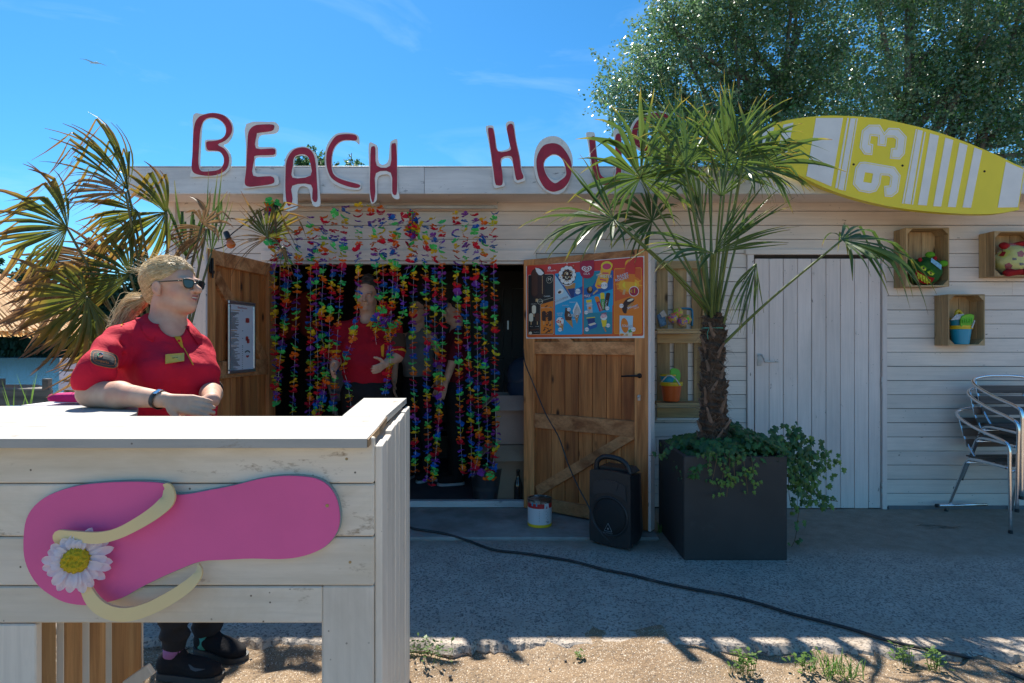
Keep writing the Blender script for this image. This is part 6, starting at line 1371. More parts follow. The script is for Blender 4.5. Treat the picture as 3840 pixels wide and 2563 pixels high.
# rocket, taco, mango
rrect(1795,140,1960,640,'amber',6.4,70); pol([(1800,240),(1860,160),(1900,132),(1945,160),(1970,260),(1962,390),(1790,370)],'red',7); pol([(1790,370),(1962,390),(1955,520),(1780,500)],'orange',6.9); seg(1790,635,1770,720,40,'tan',6.8)
ptext('RAKET', 1760, 405, 66, 'violet', 8.4, -14); ptext('RAKET', 1757, 401, 64, 'white', 9.2, -14); ptext('ROCKET', 1748, 460, 62, 'violet', 8.4, -14); ptext('ROCKET', 1745, 456, 60, 'white', 9.2, -14)
ell(1945,670,84,84,'white',8); ell(1945,670,74,74,'crimson',9); ptext('€', 1905, 672, 66, 'yellow', 10); ptext('1', 1955, 665, 110, 'yellow', 10)
tc_ = [(1745,950),(1770,850),(1830,790),(1900,775),(1950,800),(1935,840),(1870,880),(1840,950),(1815,1030),(1770,1020)]; pol(smoothpoly(tc_,2),'dark_brown',6); pol([(1840,900),(1945,850),(1890,940),(1820,1010)],'waffle',6.5); ell(1885,812,56,20,'cream',7,-18)
price(1735,905,'€1.95',8,36,'crimson',26); ptext('Winner', 1925, 925, 60, 'violet', 8, -18); ptext('Winner', 1923, 922, 56, 'white', 8.6, -18); ptext('TACO', 1985, 925+20, 32, 'white', 8.6, -18)
pol([(1705,1062),(1930,1075),(1915,1408),(1703,1395)],'pale_blue',7); ell(1790,1230,62,125,'orange',8,-8); ptext('SOLERO', 1840, 1245, 60, 'navy', 9, 4, 0.85); ptext('SOLERO', 1837, 1241, 57, 'white', 9.6, 4, 0.85); pol([(1703,1340),(1790,1360),(1915,1330),(1915,1408),(1703,1395)],'cream',8.4); ell(1745,1380,34,16,'orange',9); ell(1825,1385,24,20,'tan',9); pol([(1850,1310),(1912,1280),(1915,1345),(1860,1350)],'green',8.8); price(1935,1298,'€2.80',10,38,'crimson',26)
pst = MB(); pst.box(atR((sL+sR)/2, OFF-0.0025, (ZT+ZBm)/2), (sR-sL, 0.005, ZT-ZBm), axR, 0.0008)
po = pst.build('poster', [PM[0]], None, loc=tuple(atR((sL+sR)/2, OFF, (ZT+ZBm)/2))); tag(po, 'red and blue ice cream price poster fixed to the open cedar door', 'poster')
pr = pm.build('poster_print', PM, po); 
# make every printed face look outwards
import bmesh
def face_out(o, n):
    bm = bmesh.new(); bm.from_mesh(o.data); bm.normal_update()
    fl = [f for f in bm.faces if f.normal.dot(n) < 0]; bmesh.ops.reverse_faces(bm, faces=fl); bm.to_mesh(o.data); bm.free()
face_out(pr, nR)
# ------------------------------------------------------------------ framed menu on the left door
sa, sb = sd_(838, HXL, HYL, dL), sd_(940, HXL, HYL, dL); s0, s1 = min(sa, sb), max(sa, sb)
zc0, zc1 = 1.645, 1.130
mo = empty('framed_menu', tuple(atL((s0+s1)/2, 0.03, (zc0+zc1)/2)), 'silver framed menu card hanging on the left cedar door', 'menu')
OFM = 0.034
for (a, b, zz0, zz1) in ((s0,s1,zc0,zc0-0.024),(s0,s1,zc1+0.024,zc1),(s0,s0+0.024,zc0-0.0245,zc1+0.0245),(s1-0.024,s1,zc0-0.0245,zc1+0.0245)):
    m = MB(); m.box(atL((a+b)/2, OFM, (zz0+zz1)/2), (b-a, 0.016, zz0-zz1), axL, 0.004); m.build('frame_bar', mat('satin_aluminium', (0.55,0.56,0.58), 0.32, 0.9, bump=0.02), mo)
m = MB(); m.box(atL((s0+s1)/2, OFM-0.004, (zc0+zc1)/2), (s1-s0-0.03, 0.006, zc0-zc1-0.03), axL, 0.0005); cd = m.build('card', mat('menu_paper', (0.62,0.63,0.68), 0.4, var=0.02, bump=0), mo)
mp2 = MB(); lw = s1-s0
def mpt(u, v, l=0): return atL(s1-0.024-(lw-0.048)*u, OFM+0.0006+0.0004*l, zc0-0.024-(zc0-zc1-0.048)*v)      # u runs left to right as read
def mline(u0, u1, v, h_, mi): mp2.add([mpt(u0,v),mpt(u1,v),mpt(u1,v+h_),mpt(u0,v+h_)], [(0,1,2,3)], mi)
rm = random.Random(6)
vs_, fs_ = text_geo('Beachhouse', 'CENTER'); mp2.add([mpt(0.52+x*0.085, 0.045-y*0.05) for x, y, z in vs_], fs_, 1)
mline(0.05,0.42,0.088,0.008,2); mline(0.50,0.56,0.088,0.008,1)
v = 0.12
for blk in range(4):
    for k in range((16,5,5,22)[blk]):
        mline(0.04, 0.04+rm.uniform(0.08,0.38), v, 0.0085, 0); 
        if blk == 3 and k % 2 == 0: mline(0.50,0.54,v,0.008,0)
        v += 0.0165
    mline(0.04, 0.04+0.25, v+0.012, 0.009, 2); mline(0.50,0.55,v+0.012,0.009,0); v += 0.034
def mblk(u, v, du_, dv_, mi): mp2.add([mpt(u-du_,v-dv_,1),mpt(u,v-dv_*1.25,1),mpt(u+du_,v-dv_,1),mpt(u+du_,v+dv_,1),mpt(u,v+dv_*1.2,1),mpt(u-du_,v+dv_,1)], [(0,1,2,3,4,5)], mi)
mblk(0.74,0.235,0.085,0.032,1); mblk(0.72,0.52,0.06,0.03,1); mblk(0.77,0.56,0.06,0.03,1)
for k in range(8):
    a = math.pi*(0.15+0.7*k/7); mp2.add([mpt(0.74+0.11*math.cos(a)+dx, 0.75-0.04*math.sin(a)+dy,1) for dx, dy in ((-.018,-.006),(.018,-.006),(.018,.012),(-.018,.012))], [(0,1,2,3)], 0)
for sc_, mi in ((1,1),(0.72,3),(0.45,1),(0.22,3)): mp2.add([mpt(0.74+x*0.07*sc_, 0.80+y*0.022*sc_, 2+sc_) for x, y in hp], [tuple(range(12))], mi)
mm_ = mp2.build('menu_print', [mat('print_ink', (0.03,0.03,0.035), 0.5), mat('print_brick', (0.38,0.045,0.04), 0.5), mat('print_gold', (0.55,0.22,0.04), 0.5), MATS['menu_paper']], cd); face_out(mm_, nL)
# ------------------------------------------------------------------ surfboard
ZS = 1.537; YS = 4.40; MS = YS/F
def sb(a, b): return ((2700+a/ZS-1920)*MS, 1.35-(380+b/ZS-1285)*MS)
out_ = [(185,215),(215,170),(330,125),(440,100),(550,88),(640,83),(720,85),(840,92),(950,105),(1150,150),(1280,187),(1400,230),(1500,270),(1600,312),(1700,362),(1752,392),(1742,480),(1722,612),(1716,628),(1600,648),(1500,652),(1400,650),(1250,640),(1100,625),(980,607),(900,590),(800,566),(700,535),(600,498),(500,450),(420,405),(350,362),(270,312),(200,255)]
surf = plate('surfboard', [[sb(*p) for p in smoothpoly(out_, 2)]], 0.050, YEL, lambda a, b: V(a, YS+0.05, b), loc=(sb(950,380)[0], YS, 2.45), n=V(0,-1,0))
tag(surf, 'big yellow wooden surfboard with white stripes and the number 93 on the roof edge', 'surfboard')
def sp_(name, pts, hole=None, d=0.003, mm=None, Y=None):
    lp = [[sb(*p) for p in pts]] + ([[sb(*p) for p in hole]] if hole else [])
    return plate(name, lp, d, mm or SB_W, lambda a, b: V(a, (Y or YS)-0.0002, b), parent=surf, n=V(0,-1,0))
for q in ([(262,160),(312,150),(288,240),(240,255),(225,230)], [(365,137),(422,125),(375,355),(325,325)], [(553,98),(708,98),(640,492),(497,432)], [(733,98),(742,98),(675,503),(663,500)], [(752,100),(781,100),(710,515),(680,508)], [(787,100),(793,102),(722,517),(717,516)],
    [(1128,162),(1134,163),(1056,592),(1048,590)], [(1139,165),(1167,172),(1097,595),(1062,591)], [(1178,178),(1185,180),(1112,597),(1105,596)], [(1210,187),(1260,201),(1190,602),(1140,598)], [(1298,212),(1343,226),(1273,608),(1228,606)], [(1380,240),(1425,256),(1357,612),(1312,610)], [(1465,268),(1510,286),(1445,615),(1397,613)], [(1647,350),(1748,395),(1715,612),(1600,614)]):
    sp_('white_stripe', q)
three = [(857,137),(920,137),(946,182),(970,155),(1030,157),(1075,207),(1063,305),(1035,337),(978,332),(985,272),(1010,270),(1015,222),(1000,210),(962,210),(955,262),(907,256),(910,205),(870,200),(862,245),(882,250),(876,312),(830,308),(803,268),(817,170)]
nine = [(835,350),(1005,380),(1040,430),(1025,525),(990,553),(948,550),(945,490),(975,487),(982,440),(970,430),(930,428),(922,480),(900,520),(860,532),(800,520),(765,480),(780,385),(805,352)]
nh = [(835,410),(882,418),(872,474),(824,466)]
def shrink(poly, g):
    n = len(poly); A = sum(poly[i][0]*poly[(i+1)%n][1]-poly[(i+1)%n][0]*poly[i][1] for i in range(n)); sg = 1 if A > 0 else -1; o = []
    for i in range(n):
        p0, p1, p2 = V(*poly[i-1]), V(*poly[i]), V(*poly[(i+1)%n]); a = (p1-p0).normalized(); b = (p2-p1).normalized(); na, nb = V(-a.y,a.x)*sg, V(-b.y,b.x)*sg; mv = (na+nb); mv = mv/max(mv.length_squared/2, 0.6); o.append((p1.x+mv.x*g, p1.y+mv.y*g))
    return o
sp_('digit', three, None, 0.003); sp_('digit', nine, nh, 0.003)
sp_('digit_outline', shrink(three, 6.5), shrink(three, 9.5), 0.0006, YEL, YS-0.0032); sp_('digit_outline', shrink(nine, 6.5), shrink(nine, 9.5), 0.0006, YEL, YS-0.0032)
for a, b in ((770,365),(1052,372),(1524,405)):
    x, z = sb(a, b); m = MB(); m.lathe([(.0085,0),(.0085,.0012),(.0001,.0008)], V(x, YS-.0001, z), V(0,-1,0), 12); m.build('bolt_hole', DARKHOLE, surf)
x, z = sb(1100,560)
# ------------------------------------------------------------------ dry palm behind the woman
p2 = empty('weathered_palm', (-1.93, 3.35, -0.02), 'ragged yellow and brown fan palm behind the woman at the left corner of the hut', 'palm')
s = SDF((-2.15,3.15,-.05), (-1.70,3.60,1.2), 0.009); s.cap((-1.93,3.35,0), (-1.92,3.34,1.05), .085, .07); s.noise(.012, 50, 4); s.build('trunk', HUSK, p2)
B2 = V(-1.92,3.33,1.05)
def z1(x, y, Y): return P(x/1.742, 400+y/1.742, Y)
lf = [ # hub, main, facing, n, spread, L, droop, material, extras
 (z1(440,797,2.95), (-1.0,0.1,0.10), (0.15,-1,0.1), 36, 3.3, 0.50, 0.25, PALM_Y, dict(joined=0.5, kink=1.38)),
 (z1(850,1100,3.00), (-0.95,0.1,0.35), (0.2,-1,0.2), 30, 3.0, 0.44, 0.30, PALM_Y, dict(joined=0.5, kink=2.00)),
 (z1(562,1245,2.85), (-0.7,0.0,-0.35), (0.15,-1,0.1), 28, 4.2, 0.40, 0.30, PALM_Y, dict(joined=0.5, kink=1.00)),
 (z1(600,1320,2.90), (-0.55,0.0,-1.0), (0.15,-1,0.1), 20, 1.9, 0.38, 0.10, PALM_Y, dict(joined=0.5, kink=0.88)),
 (z1(600,1000,3.10), (-0.85,0.0,-0.45), (0.15,-1,0.1), 18, 2.0, 0.52, 0.20, PALM_D, dict(kink=1.50)),
 (z1(560,1130,3.05), (-0.9,0.0,-0.35), (0.3,-1,0.1), 14, 2.0, 0.50, 0.30, PALM_D, dict(kink=1.62)),
 (z1(835,545,3.05), (-0.50,0.1,1.0), (0.2,-1,0.1), 26, 1.3, 0.60, 0.15, PALM_Y, dict(joined=0.5, kink=2.75)),
 (z1(820,560,3.00), (-1.0,0.0,0.15), (0.2,-1,0.3), 16, 1.2, 0.40, 0.40, PALM_D, dict(kink=1.75)),
 (z1(905,690,3.05), (-0.9,0.0,-0.35), (0.2,-1,0.1), 28, 2.4, 0.36, 0.40, PALM_Y, dict(joined=0.5, kink=1.25)),
 (z1(1090,700,3.15), (-0.35,0.0,0.9), (0.3,-1,0.1), 10, 1.1, 0.42, 0.1, PALM_Y, dict(joined=0.5, kink=1.75)),
 (z1(1085,690,3.10), (-0.8,0.0,-0.9), (0.3,-1,0.1), 16, 1.8, 0.36, 0.3, PALM_Y, dict(joined=0.5)),
 (z1(1215,985,3.35), (0.0,0.1,1.0), (0.1,-1,0.1), 18, 1.25, 0.46, 0.0, PALM, dict(kink=3.75)),
 (z1(1380,960,3.45), (0.05,0.1,1.0), (0.1,-1,0.1), 10, 0.7, 0.44, 0.0, PALM, dict(kink=3.25)),
 (z1(1350,800,3.30), (-0.75,0.0,-0.45), (0.2,-1,0.2), 20, 1.8, 0.30, 0.5, PALM_D, dict(kink=1.50)),
 (z1(1320,770,3.30), (0.35,0.0,0.35), (0.2,-1,0.2), 9, 2.5, 0.20, 0.5, PALM_D, dict(kink=1.50)),
 (z1(1745,855,4.05), (0.30,-0.1,1.0), (0.2,-1,-0.1), 26, 2.5, 0.38, 0.15, PALM_Y, dict(kink=2.00, joined=0.5)),
 (z1(1745,860,4.05), (-0.9,-0.1,-0.1), (0.2,-1,0.1), 10, 1.3, 0.33, 0.7, PALM_D, dict(joined=0.15)),
 (z1(1840,925,4.02), (0.1,-0.1,-1.0), (0.2,-1,0.1), 8, 1.9, 0.26, 0.3, PALM_D, dict(joined=0.1)),
 (z1(1250,1440,3.5), (-0.6,-0.1,-0.3), (0.2,-1,0.1), 12, 2.0, 0.17, 0.3, PALM_Y, dict(joined=0.5)),
 (z1(760,1050,3.2), (-0.9,0.0,0.3), (0.2,-1,0.1), 20, 2.0, 0.42, 0.3, PALM_D, dict(kink=2.25)),
 (z1(800,1440,3.2), (-0.3,0.0,-1.0), (0.2,-1,0.1), 20, 1.5, 0.5, 0.1, PALM_Y, dict(joined=0.5)),
]
for i, (hb, mn, nr, n, spd, Ln, dr, mm, ex) in enumerate(lf):
    st = B2+V(R.uniform(-.04,.04), R.uniform(-.03,.03), R.uniform(-.15,.05))
    if i in (15,17): st = z1(1875,1015,4.12)
    if i == 16: st = z1(1745,855,4.05)
    if i < 15 or i > 17: ex = dict(ex, wind=0.75 if mm is not PALM else 0.1)
    frond(p2, st, hb, V(*mn), V(*nr), n, spd, Ln*(1.0 if i != 15 else 0.95), 0, dr, mm, STEM_D, seed=300+i, bow=0.05, **ex)
# ------------------------------------------------------------------ trees
def twig_tree(name, base, top, crown, nspray, nleaf, lsize, mm, label, seed, limbs=9, spray_len=0.9, up=0.6, tr=0.16, group=None, lowcut=None, cat='tree'):
    """trunk with limbs; crown of leafy sprays spread through ellipsoidal masses [(centre, radii)]"""
    rs = np.random.RandomState(seed); rt = random.Random(seed); root = empty(name, tuple(base), label, cat, group)
    m = MB(); base = Vector(base); top = Vector(top); k1 = base.lerp(top, .35)+V(.15,0,0); k2 = base.lerp(top, .7)-V(.1,0,0)
    tl = smoothline([base, k1, k2, top], 5); m.tube(tl, [tr*(1-0.8*i/len(tl)) for i in range(len(tl))], 8)
    cl = [(Vector(c), Vector(r)) for c, r in crown]
    for i in range(limbs):
        c, r = cl[i % len(cl)]; st = tl[int(len(tl)*rt.uniform(.25,.8))]; e = c+V(rt.uniform(-.7,.7)*r.x, rt.uniform(-.6,.6)*r.y, rt.uniform(-.3,.8)*r.z)
        mid = st.lerp(e, .5)+V(0,0,-.12*(e-st).length+rt.uniform(-.1,.3)); ll = smoothline([st, mid, e], 6); m.tube(ll, [tr*.45*(1-.85*j/len(ll)) for j in range(len(ll))], 6)
        for q in range(3):
            s2 = ll[rt.randint(4, len(ll)-2)]; e2 = s2+V(rt.uniform(-.5,.5)*r.x, rt.uniform(-.4,.4)*r.y, rt.uniform(.1,.7)*r.z); m.tube([s2, s2.lerp(e2,.5)+V(0,0,.05), e2], [tr*.12, tr*.08, tr*.02], 4)
    m.build('trunk', BARK, root, smooth=True)
    vol = np.array([r.x*r.y*r.z for c, r in cl])**0.8; pk = rs.choice(len(cl), nspray, p=vol/vol.sum()); C_ = np.array([list(c) for c, r in cl])[pk]; R_ = np.array([list(r) for c, r in cl])[pk]
    d = rs.normal(size=(nspray,3)); d /= np.linalg.norm(d, axis=1)[:, None]; rad = rs.uniform(0.35,1.0,nspray)**0.45
    P0 = C_+d*R_*rad[:, None]; ax = d*np.array([1,1,0.6])+np.array([0,0,up])+rs.normal(size=(nspray,3))*.25; ax /= np.linalg.norm(ax, axis=1)[:, None]
    sl = spray_len*rs.uniform(.5,1.3,nspray); n = nspray*nleaf; idx = np.repeat(np.arange(nspray), nleaf); t = rs.uniform(-.5,.6,n); sp = (0.16*spray_len*(1-0.7*np.clip(t+.4,0,1)))
    L0 = P0[idx]+ax[idx]*(sl[idx]*t)[:, None]+rs.normal(size=(n,3))*sp[:, None]
    if lowcut is not None: L0 = L0[L0[:,2] > lowcut]; n = len(L0)
    a = rs.normal(size=(n,3)); a[:,2] = a[:,2]*0.7-0.25; a /= np.linalg.norm(a, axis=1)[:, None]; g_ = rs.normal(size=(n,3)); g_[:,2] += 1.3; b = np.cross(a, g_); b /= np.linalg.norm(b, axis=1)[:, None]; s = lsize*rs.uniform(.6,1.25,n)[:, None]
    vs = np.stack([L0-a*s*.55, L0+b*s*.42, L0+a*s*.6, L0-b*s*.42], 1).reshape(-1,3); fs = np.arange(n*4).reshape(-1,4)
    cr = np_mesh('crown', vs, fs, mm, root); return root
def Pt(px, py, Y): return tuple(P(px, py, Y))
Y1 = 13.0; mpx = Y1/F
def blob(px, py, rx, ry, Y=Y1, rz=1.3): return (Pt(px,py,Y), (rx*Y/F, rz, ry*Y/F))
twig_tree('poplar_tree', (4.6,Y1,-.03), Pt(3000,100,Y1), [blob(2620,260,230,250), blob(2400,330,140,130), blob(2880,170,260,300), blob(3100,350,250,200), blob(2560,480,240,110), blob(2780,0,230,200), blob(2500,130,110,110), blob(3000,-200,300,250), blob(2900,520,200,100), blob(2330,360,70,60)],
    1500, 56, 0.064, POPLAR, 'tall grey-green poplar behind the hut, left of the two big trees', 5, limbs=18, spray_len=0.85, up=0.55, tr=0.20)
twig_tree('poplar_tree', (9.4,Y1+1.0,-.03), Pt(3420,80,Y1+1), [blob(3330,200,280,330,14,1.6), blob(3600,120,280,260,14,1.6), blob(3500,430,260,170,14), blob(3800,330,220,240,14), blob(3350,-180,300,260,14), blob(3750,-150,300,280,14), blob(4100,150,300,350,14,1.8), blob(3850,540,160,120,14), blob(3220,470,150,100,14), blob(3650,330,160,150,14)],
    1900, 52, 0.070, POPLAR, 'big dark poplar behind the hut above the yellow surfboard', 6, limbs=20, spray_len=0.9, up=0.4, tr=0.26)
twig_tree('small_tree', (-8.2,25,-.1), Pt(1170,570,25), [(Pt(1165,610,25),(.50,.5,.6)), (Pt(1130,640,25),(.5,.5,.5)), (Pt(1215,640,25),(.5,.5,.4))], 90, 45, 0.10, BUSH, 'distant green treetop showing through the letter A', 8, limbs=3, spray_len=0.5, tr=0.10)
twig_tree('small_tree', (-6.7,25,-.1), Pt(1318,575,25), [(Pt(1318,625,25),(.30,.4,.32)), (Pt(1345,640,25),(.25,.3,.15))], 12, 30, 0.10, BUSH, 'thin distant treetop between the letters C and H', 9, limbs=7, spray_len=0.5, tr=0.06)
# far shore: reeds as one mass, trees as things
YB = 74
def far(px, py, rx, ry): return (Pt(px,py,YB), (rx*YB/F, 2.5, ry*YB/F))
ft = [((60,1120,120,120),'rounded dark tree on the far shore at the left edge of the photo'),((190,1150,90,90),'bushy green tree on the far shore behind the straw parasol'),((330,1130,90,90),'mid green tree on the far shore behind the yellow palm fans'),((450,1140,90,110),'broad tree on the far shore left of the ponytail'),((560,1090,75,140),'taller green tree on the far shore just left of the woman'),((-120,1100,120,150),'far shore tree at the very left behind the parasol'),((660,1120,80,100),'far shore tree hidden mostly by the woman')]
for i, ((px, py, rx, ry), lab) in enumerate(ft):
    b = P(px, 1292, YB); twig_tree('shore_tree', (b.x, YB, 0.4), Pt(px, py, YB), [far(px,py,rx,ry), far(px-rx*.5,py+ry*.5,rx*.8,ry*.6), far(px+rx*.5,py+ry*.45,rx*.8,ry*.6), far(px,min(py+ry,1260),rx*1.1,ry*.4)], 230, 24, 0.62, BUSH2, lab, 40+i, limbs=4, spray_len=2.2, tr=0.35, group='trees on the far shore')
rs = np.random.RandomState(2); n = 9000; x = rs.uniform(-70,-22,n); y = rs.uniform(72.5,75,n); z = rs.uniform(-.3,1.6,n)**1.0; c = np.stack([x,y,z],-1); a = rs.normal(size=(n,3))*.35; b = rs.normal(size=(n,3))*.3; a[:,2] = abs(a[:,2])+.4
o = np_mesh('shore_reeds', np.stack([c-a,c+b,c+a,c-b],1).reshape(-1,3), np.arange(4*n).reshape(-1,4), BUSH2); tag(o, 'dark reed belt along the far shore of the lake', 'reeds', kind='stuff')
# ------------------------------------------------------------------ straw parasol, lounge, rail, left chair
STRAW = leafmat('straw', (0.55,0.32,0.11), (0.82,0.60,0.30), 0.7, 0.35)
ps = empty('straw_parasol', (-6.9,7.0,-.03), 'thatched straw beach parasol at the left edge by the lake', 'parasol')
rs = np.random.RandomState(4); ap = np.array([-6.9,7.0,2.56]); vs = []
n = 15000
for tier in range(3):
    nn2 = n//3; a = rs.uniform(0,2*np.pi,nn2); r0 = (0.05,0.55,1.10)[tier]; r1_ = (0.85,1.40,1.80)[tier]; u = rs.uniform(0,.25,nn2); ra = r0+u; rb_ = r1_+rs.uniform(-.05,.07,nn2); da = rs.normal(size=nn2)*.015; w_ = 0.0085
    for q in range(nn2):
        d0 = np.array([np.cos(a[q]),np.sin(a[q]),0]); d1 = np.array([np.cos(a[q]+da[q]),np.sin(a[q]+da[q]),0]); s_ = np.array([-d0[1],d0[0],0])*w_; lift = rs.uniform(0,.035)+.02*tier
        p0 = ap+d0*ra[q]+np.array([0,0,-.60*ra[q]+lift]); p1 = ap+d1*rb_[q]+np.array([0,0,-.60*rb_[q]+lift-.02-rs.uniform(0,.05)]); vs += [p0-s_,p0+s_,p1+s_*1.3,p1-s_*1.3]
vs = np.array(vs); o = np_mesh('thatch', vs, np.arange(len(vs)).reshape(-1,4), STRAW, ps); o['kind'] = 'stuff'
m = MB(); m.lathe([(1.74,1.50-2.56),(0.02,-.03)], ap, V(0,0,1), 40, caps=False); m.build('canopy_base', mat('straw_mat', (0.62,0.42,0.20), 0.9, var=0.3, scale=30, bump=0.5), ps)
m = MB(); m.tube([V(-6.9,7.0,-.05), V(-6.9,7.0,2.5)], 0.045, 12); m.build('pole', PAL_Z, ps, smooth=True)
WL = painted('lounge_board', (0.74,0.70,0.71), (0.3,0.25,0.2), 'x', (0.68,0.75), None)
lo = empty('pallet_lounge', (-3.75,5.4,0), 'white pallet bench with a slatted back by the water', 'bench')
for i, (ya, yb) in enumerate(((1344,1385),(1394,1424),(1433,1463),(1472,1500))):
    a, b = P(226+i*(-2), ya, 5.4), P(520, yb, 5.4); m = MB(); m.box(((a.x+b.x)/2, 5.4, (a.z+b.z)/2), (b.x-a.x, 0.022, a.z-b.z), ch=.003); m.build('back_slat', WL, lo)
for px in (262,400):
    a = P(px, 1344, 5.43); m = MB(); m.box((a.x, 5.44, 0.60), (0.09,0.05,1.2)); m.build('upright', PAL_Z, lo)
a, b = P(90,1516,5.0), P(470,1546,5.0); m = MB(); m.box(((a.x+b.x)/2,5.12,a.z-.02), (b.x-a.x,.30,.025)); m.build('seat_board', WL, lo)
m = MB(); m.box(((a.x+b.x)/2,4.98,a.z-.17), (b.x-a.x,.022,.30)); m.build('front_board', WL, lo)
m = MB(); m.box(((a.x+b.x)/2,5.18,.28), (b.x-a.x-.1,.38,.56)); m.build('base', WL, lo)
a, b = P(170,1477,5.0), P(420,1510,5.0)
s = SDF((a.x-.05,4.85,b.z-.03), (b.x+.05,5.3,a.z+.03), .012)
s.ell(((a.x+b.x)/2,5.08,(a.z+b.z)/2), ((b.x-a.x)*.8,.26,.040), k=.0); s.cut((a.x+.01,5,0), (-1,0,0), .03); s.cut((b.x,5,0), (1,0,0), .03); s.cut((0,5.20,0), (0,1,0), .03); s.cut((0,4.99,0), (0,-1,0), .03)
o = s.build('cushion', cloth('magenta_cushion', (0.55,0.015,0.16)), None, loc=((a.x+b.x)/2,5.08,b.z)); tag(o, 'magenta seat cushion lying on the white bench by the water', 'cushion')
ra = empty('terrace_rail', (-4.6,6.0,0), 'weathered grey wooden rail with posts in front of the lake', 'fence')
GW = wood('grey_weathered_wood', (0.12,0.11,0.10), (0.20,0.18,0.16), (0.28,0.26,0.23), 'x')
for (x0,y0,x1,y1,Y,h_) in ((0,1462,195,1462,6.0,58),(-120,1443,130,1446,6.6,22)):
    a, b = P(x0,y0,Y), P(x1,y1,Y); hh = h_*Y/F; m = MB(); m.box(((a.x+b.x)/2, Y, a.z-hh/2), (b.x-a.x, .03, hh)); m.build('rail_board', GW, ra)
a, b = P(0,1448,6.0), P(140,1446,6.6); m = MB(); m.prism([(a.x-1,6.0),(P(195,1462,6.0).x,6.0),(b.x,6.6),(a.x-1,6.6)], V(0,0,P(0,1450,6.3).z-.03), EX, EY, EZ, .03); m.build('top_board', GW, ra)
for px, Y in ((177,6.02),(2,6.3)):
    a = P(px,1421,Y); m = MB(); m.box((a.x,Y,a.z/2), (.06,.06,a.z)); m.build('post', GW, ra)
# ------------------------------------------------------------------ aluminium chairs
def make_chair(name, label, group):
    r_ = empty(name, (0,0,0), label, 'chair', group); w_ = 0.265; ks = []
    def T(pts, rad, n='frame_tube', sub=6):
        m = MB(); m.tube(smoothline(pts, sub), rad, 10); o = m.build(n, ALU, r_, smooth=True); ks.append(o)
    # arm rail: front leg up, over the arm, round the back
    T([V(-w_,-.26,0), V(-w_+.004,-.25,.45), V(-w_+.004,-.245,.60), V(-w_-.004,-.20,.645), V(-w_-.015,.0,.70), V(-w_-.02,.16,.765), V(-w_+.03,.235,.805), V(-.12,.27,.825), V(0,.275,.828), V(.12,.27,.825), V(w_-.03,.235,.805), V(w_+.02,.16,.765), V(w_+.015,.0,.70), V(w_+.004,-.20,.645), V(w_-.004,-.245,.60), V(w_-.004,-.25,.45), V(w_,-.26,0)], 0.0125, 'arm_rail', 5)
    for sg in (-1,1):
        T([V(sg*(w_+.01),.30,0), V(sg*(w_-.025),.20,.30), V(sg*(w_-.035),.15,.43), V(sg*(w_-.035),.05,.455), V(sg*(w_-.03),-.22,.45)], 0.012, 'leg')
        T([V(sg*.19,.10,.44), V(sg*.205,.20,.60), V(sg*.21,.262,.80)], 0.008, 'back_support')
        m = MB(); m.tube([V(sg*w_,-.26,0), V(sg*w_,-.26,-.0+.02)], .0145, 10); m.tube([V(sg*(w_+.01),.30,0), V(sg*(w_+.009),.298,.02)], .0145, 10); ks.append(m.build('foot_cap', RUBBER, r_))
    T([V(-w_+.01,-.235,.435), V(w_-.01,-.235,.435)], 0.009, 'cross_bar', 1); T([V(-w_+.02,.14,.42), V(w_-.02,.14,.42)], 0.009, 'cross_bar', 1)
    for k in range(5): m = MB(); m.box((0,-.20+.085*k,.468), (.44,.07,.012), ch=.003); ks.append(m.build('seat_slat', SLAT_DK, r_))
    for k, (y, z) in enumerate(((.185,.565),(.215,.645),(.240,.725))):
        m = MB(); m.box((0,y-.008,z), (.43,.010,.062), (EX, V(0,.955,-.29), V(0,.29,.955)), .003); ks.append(m.build('back_slat', SLAT_DK, r_))
    KIDS[r_.name] = ks; return r_
def dup(root, label):
    r_ = root.copy(); C.objects.link(r_); r_['label'] = label
    for k in KIDS[root.name]: c = k.copy(); C.objects.link(c); c.parent = r_
    return r_
ch = make_chair('stacking_chair', 'aluminium chair with dark slats at the bottom of the right hand stack', 'stacked aluminium chairs')
ch.location = (3.77,4.50,0.0); ch.rotation_euler = (0,0,math.radians(4))
c2 = dup(ch, 'aluminium chair with dark slats in the middle of the right hand stack'); c2.location = (3.815,4.47,0.165); c2.rotation_euler = (math.radians(2),0,math.radians(1))
c3 = dup(ch, 'aluminium chair with dark slats on top of the right hand stack'); c3.location = (3.84,4.44,0.255); c3.rotation_euler = (math.radians(1),0,math.radians(-1))
c4 = dup(ch, 'aluminium cafe chair at the far left edge by the lake'); c4.location = (-4.28,4.9,-.03); c4.rotation_euler = (0,0,math.radians(150))
m = MB(); m.tube([P(3515,1897,4.74), P(3700,1893,4.74)], .012, 10); m.tube([P(3509,1897,4.74), P(3520,1897,4.74)], .0145, 10, 1); o = m.build('loose_tube', [ALU, RUBBER], None, smooth=True, loc=tuple(P(3610,1897,4.74))); tag(o, 'loose aluminium tube lying at the foot of the wall near the chairs', 'metal tube')
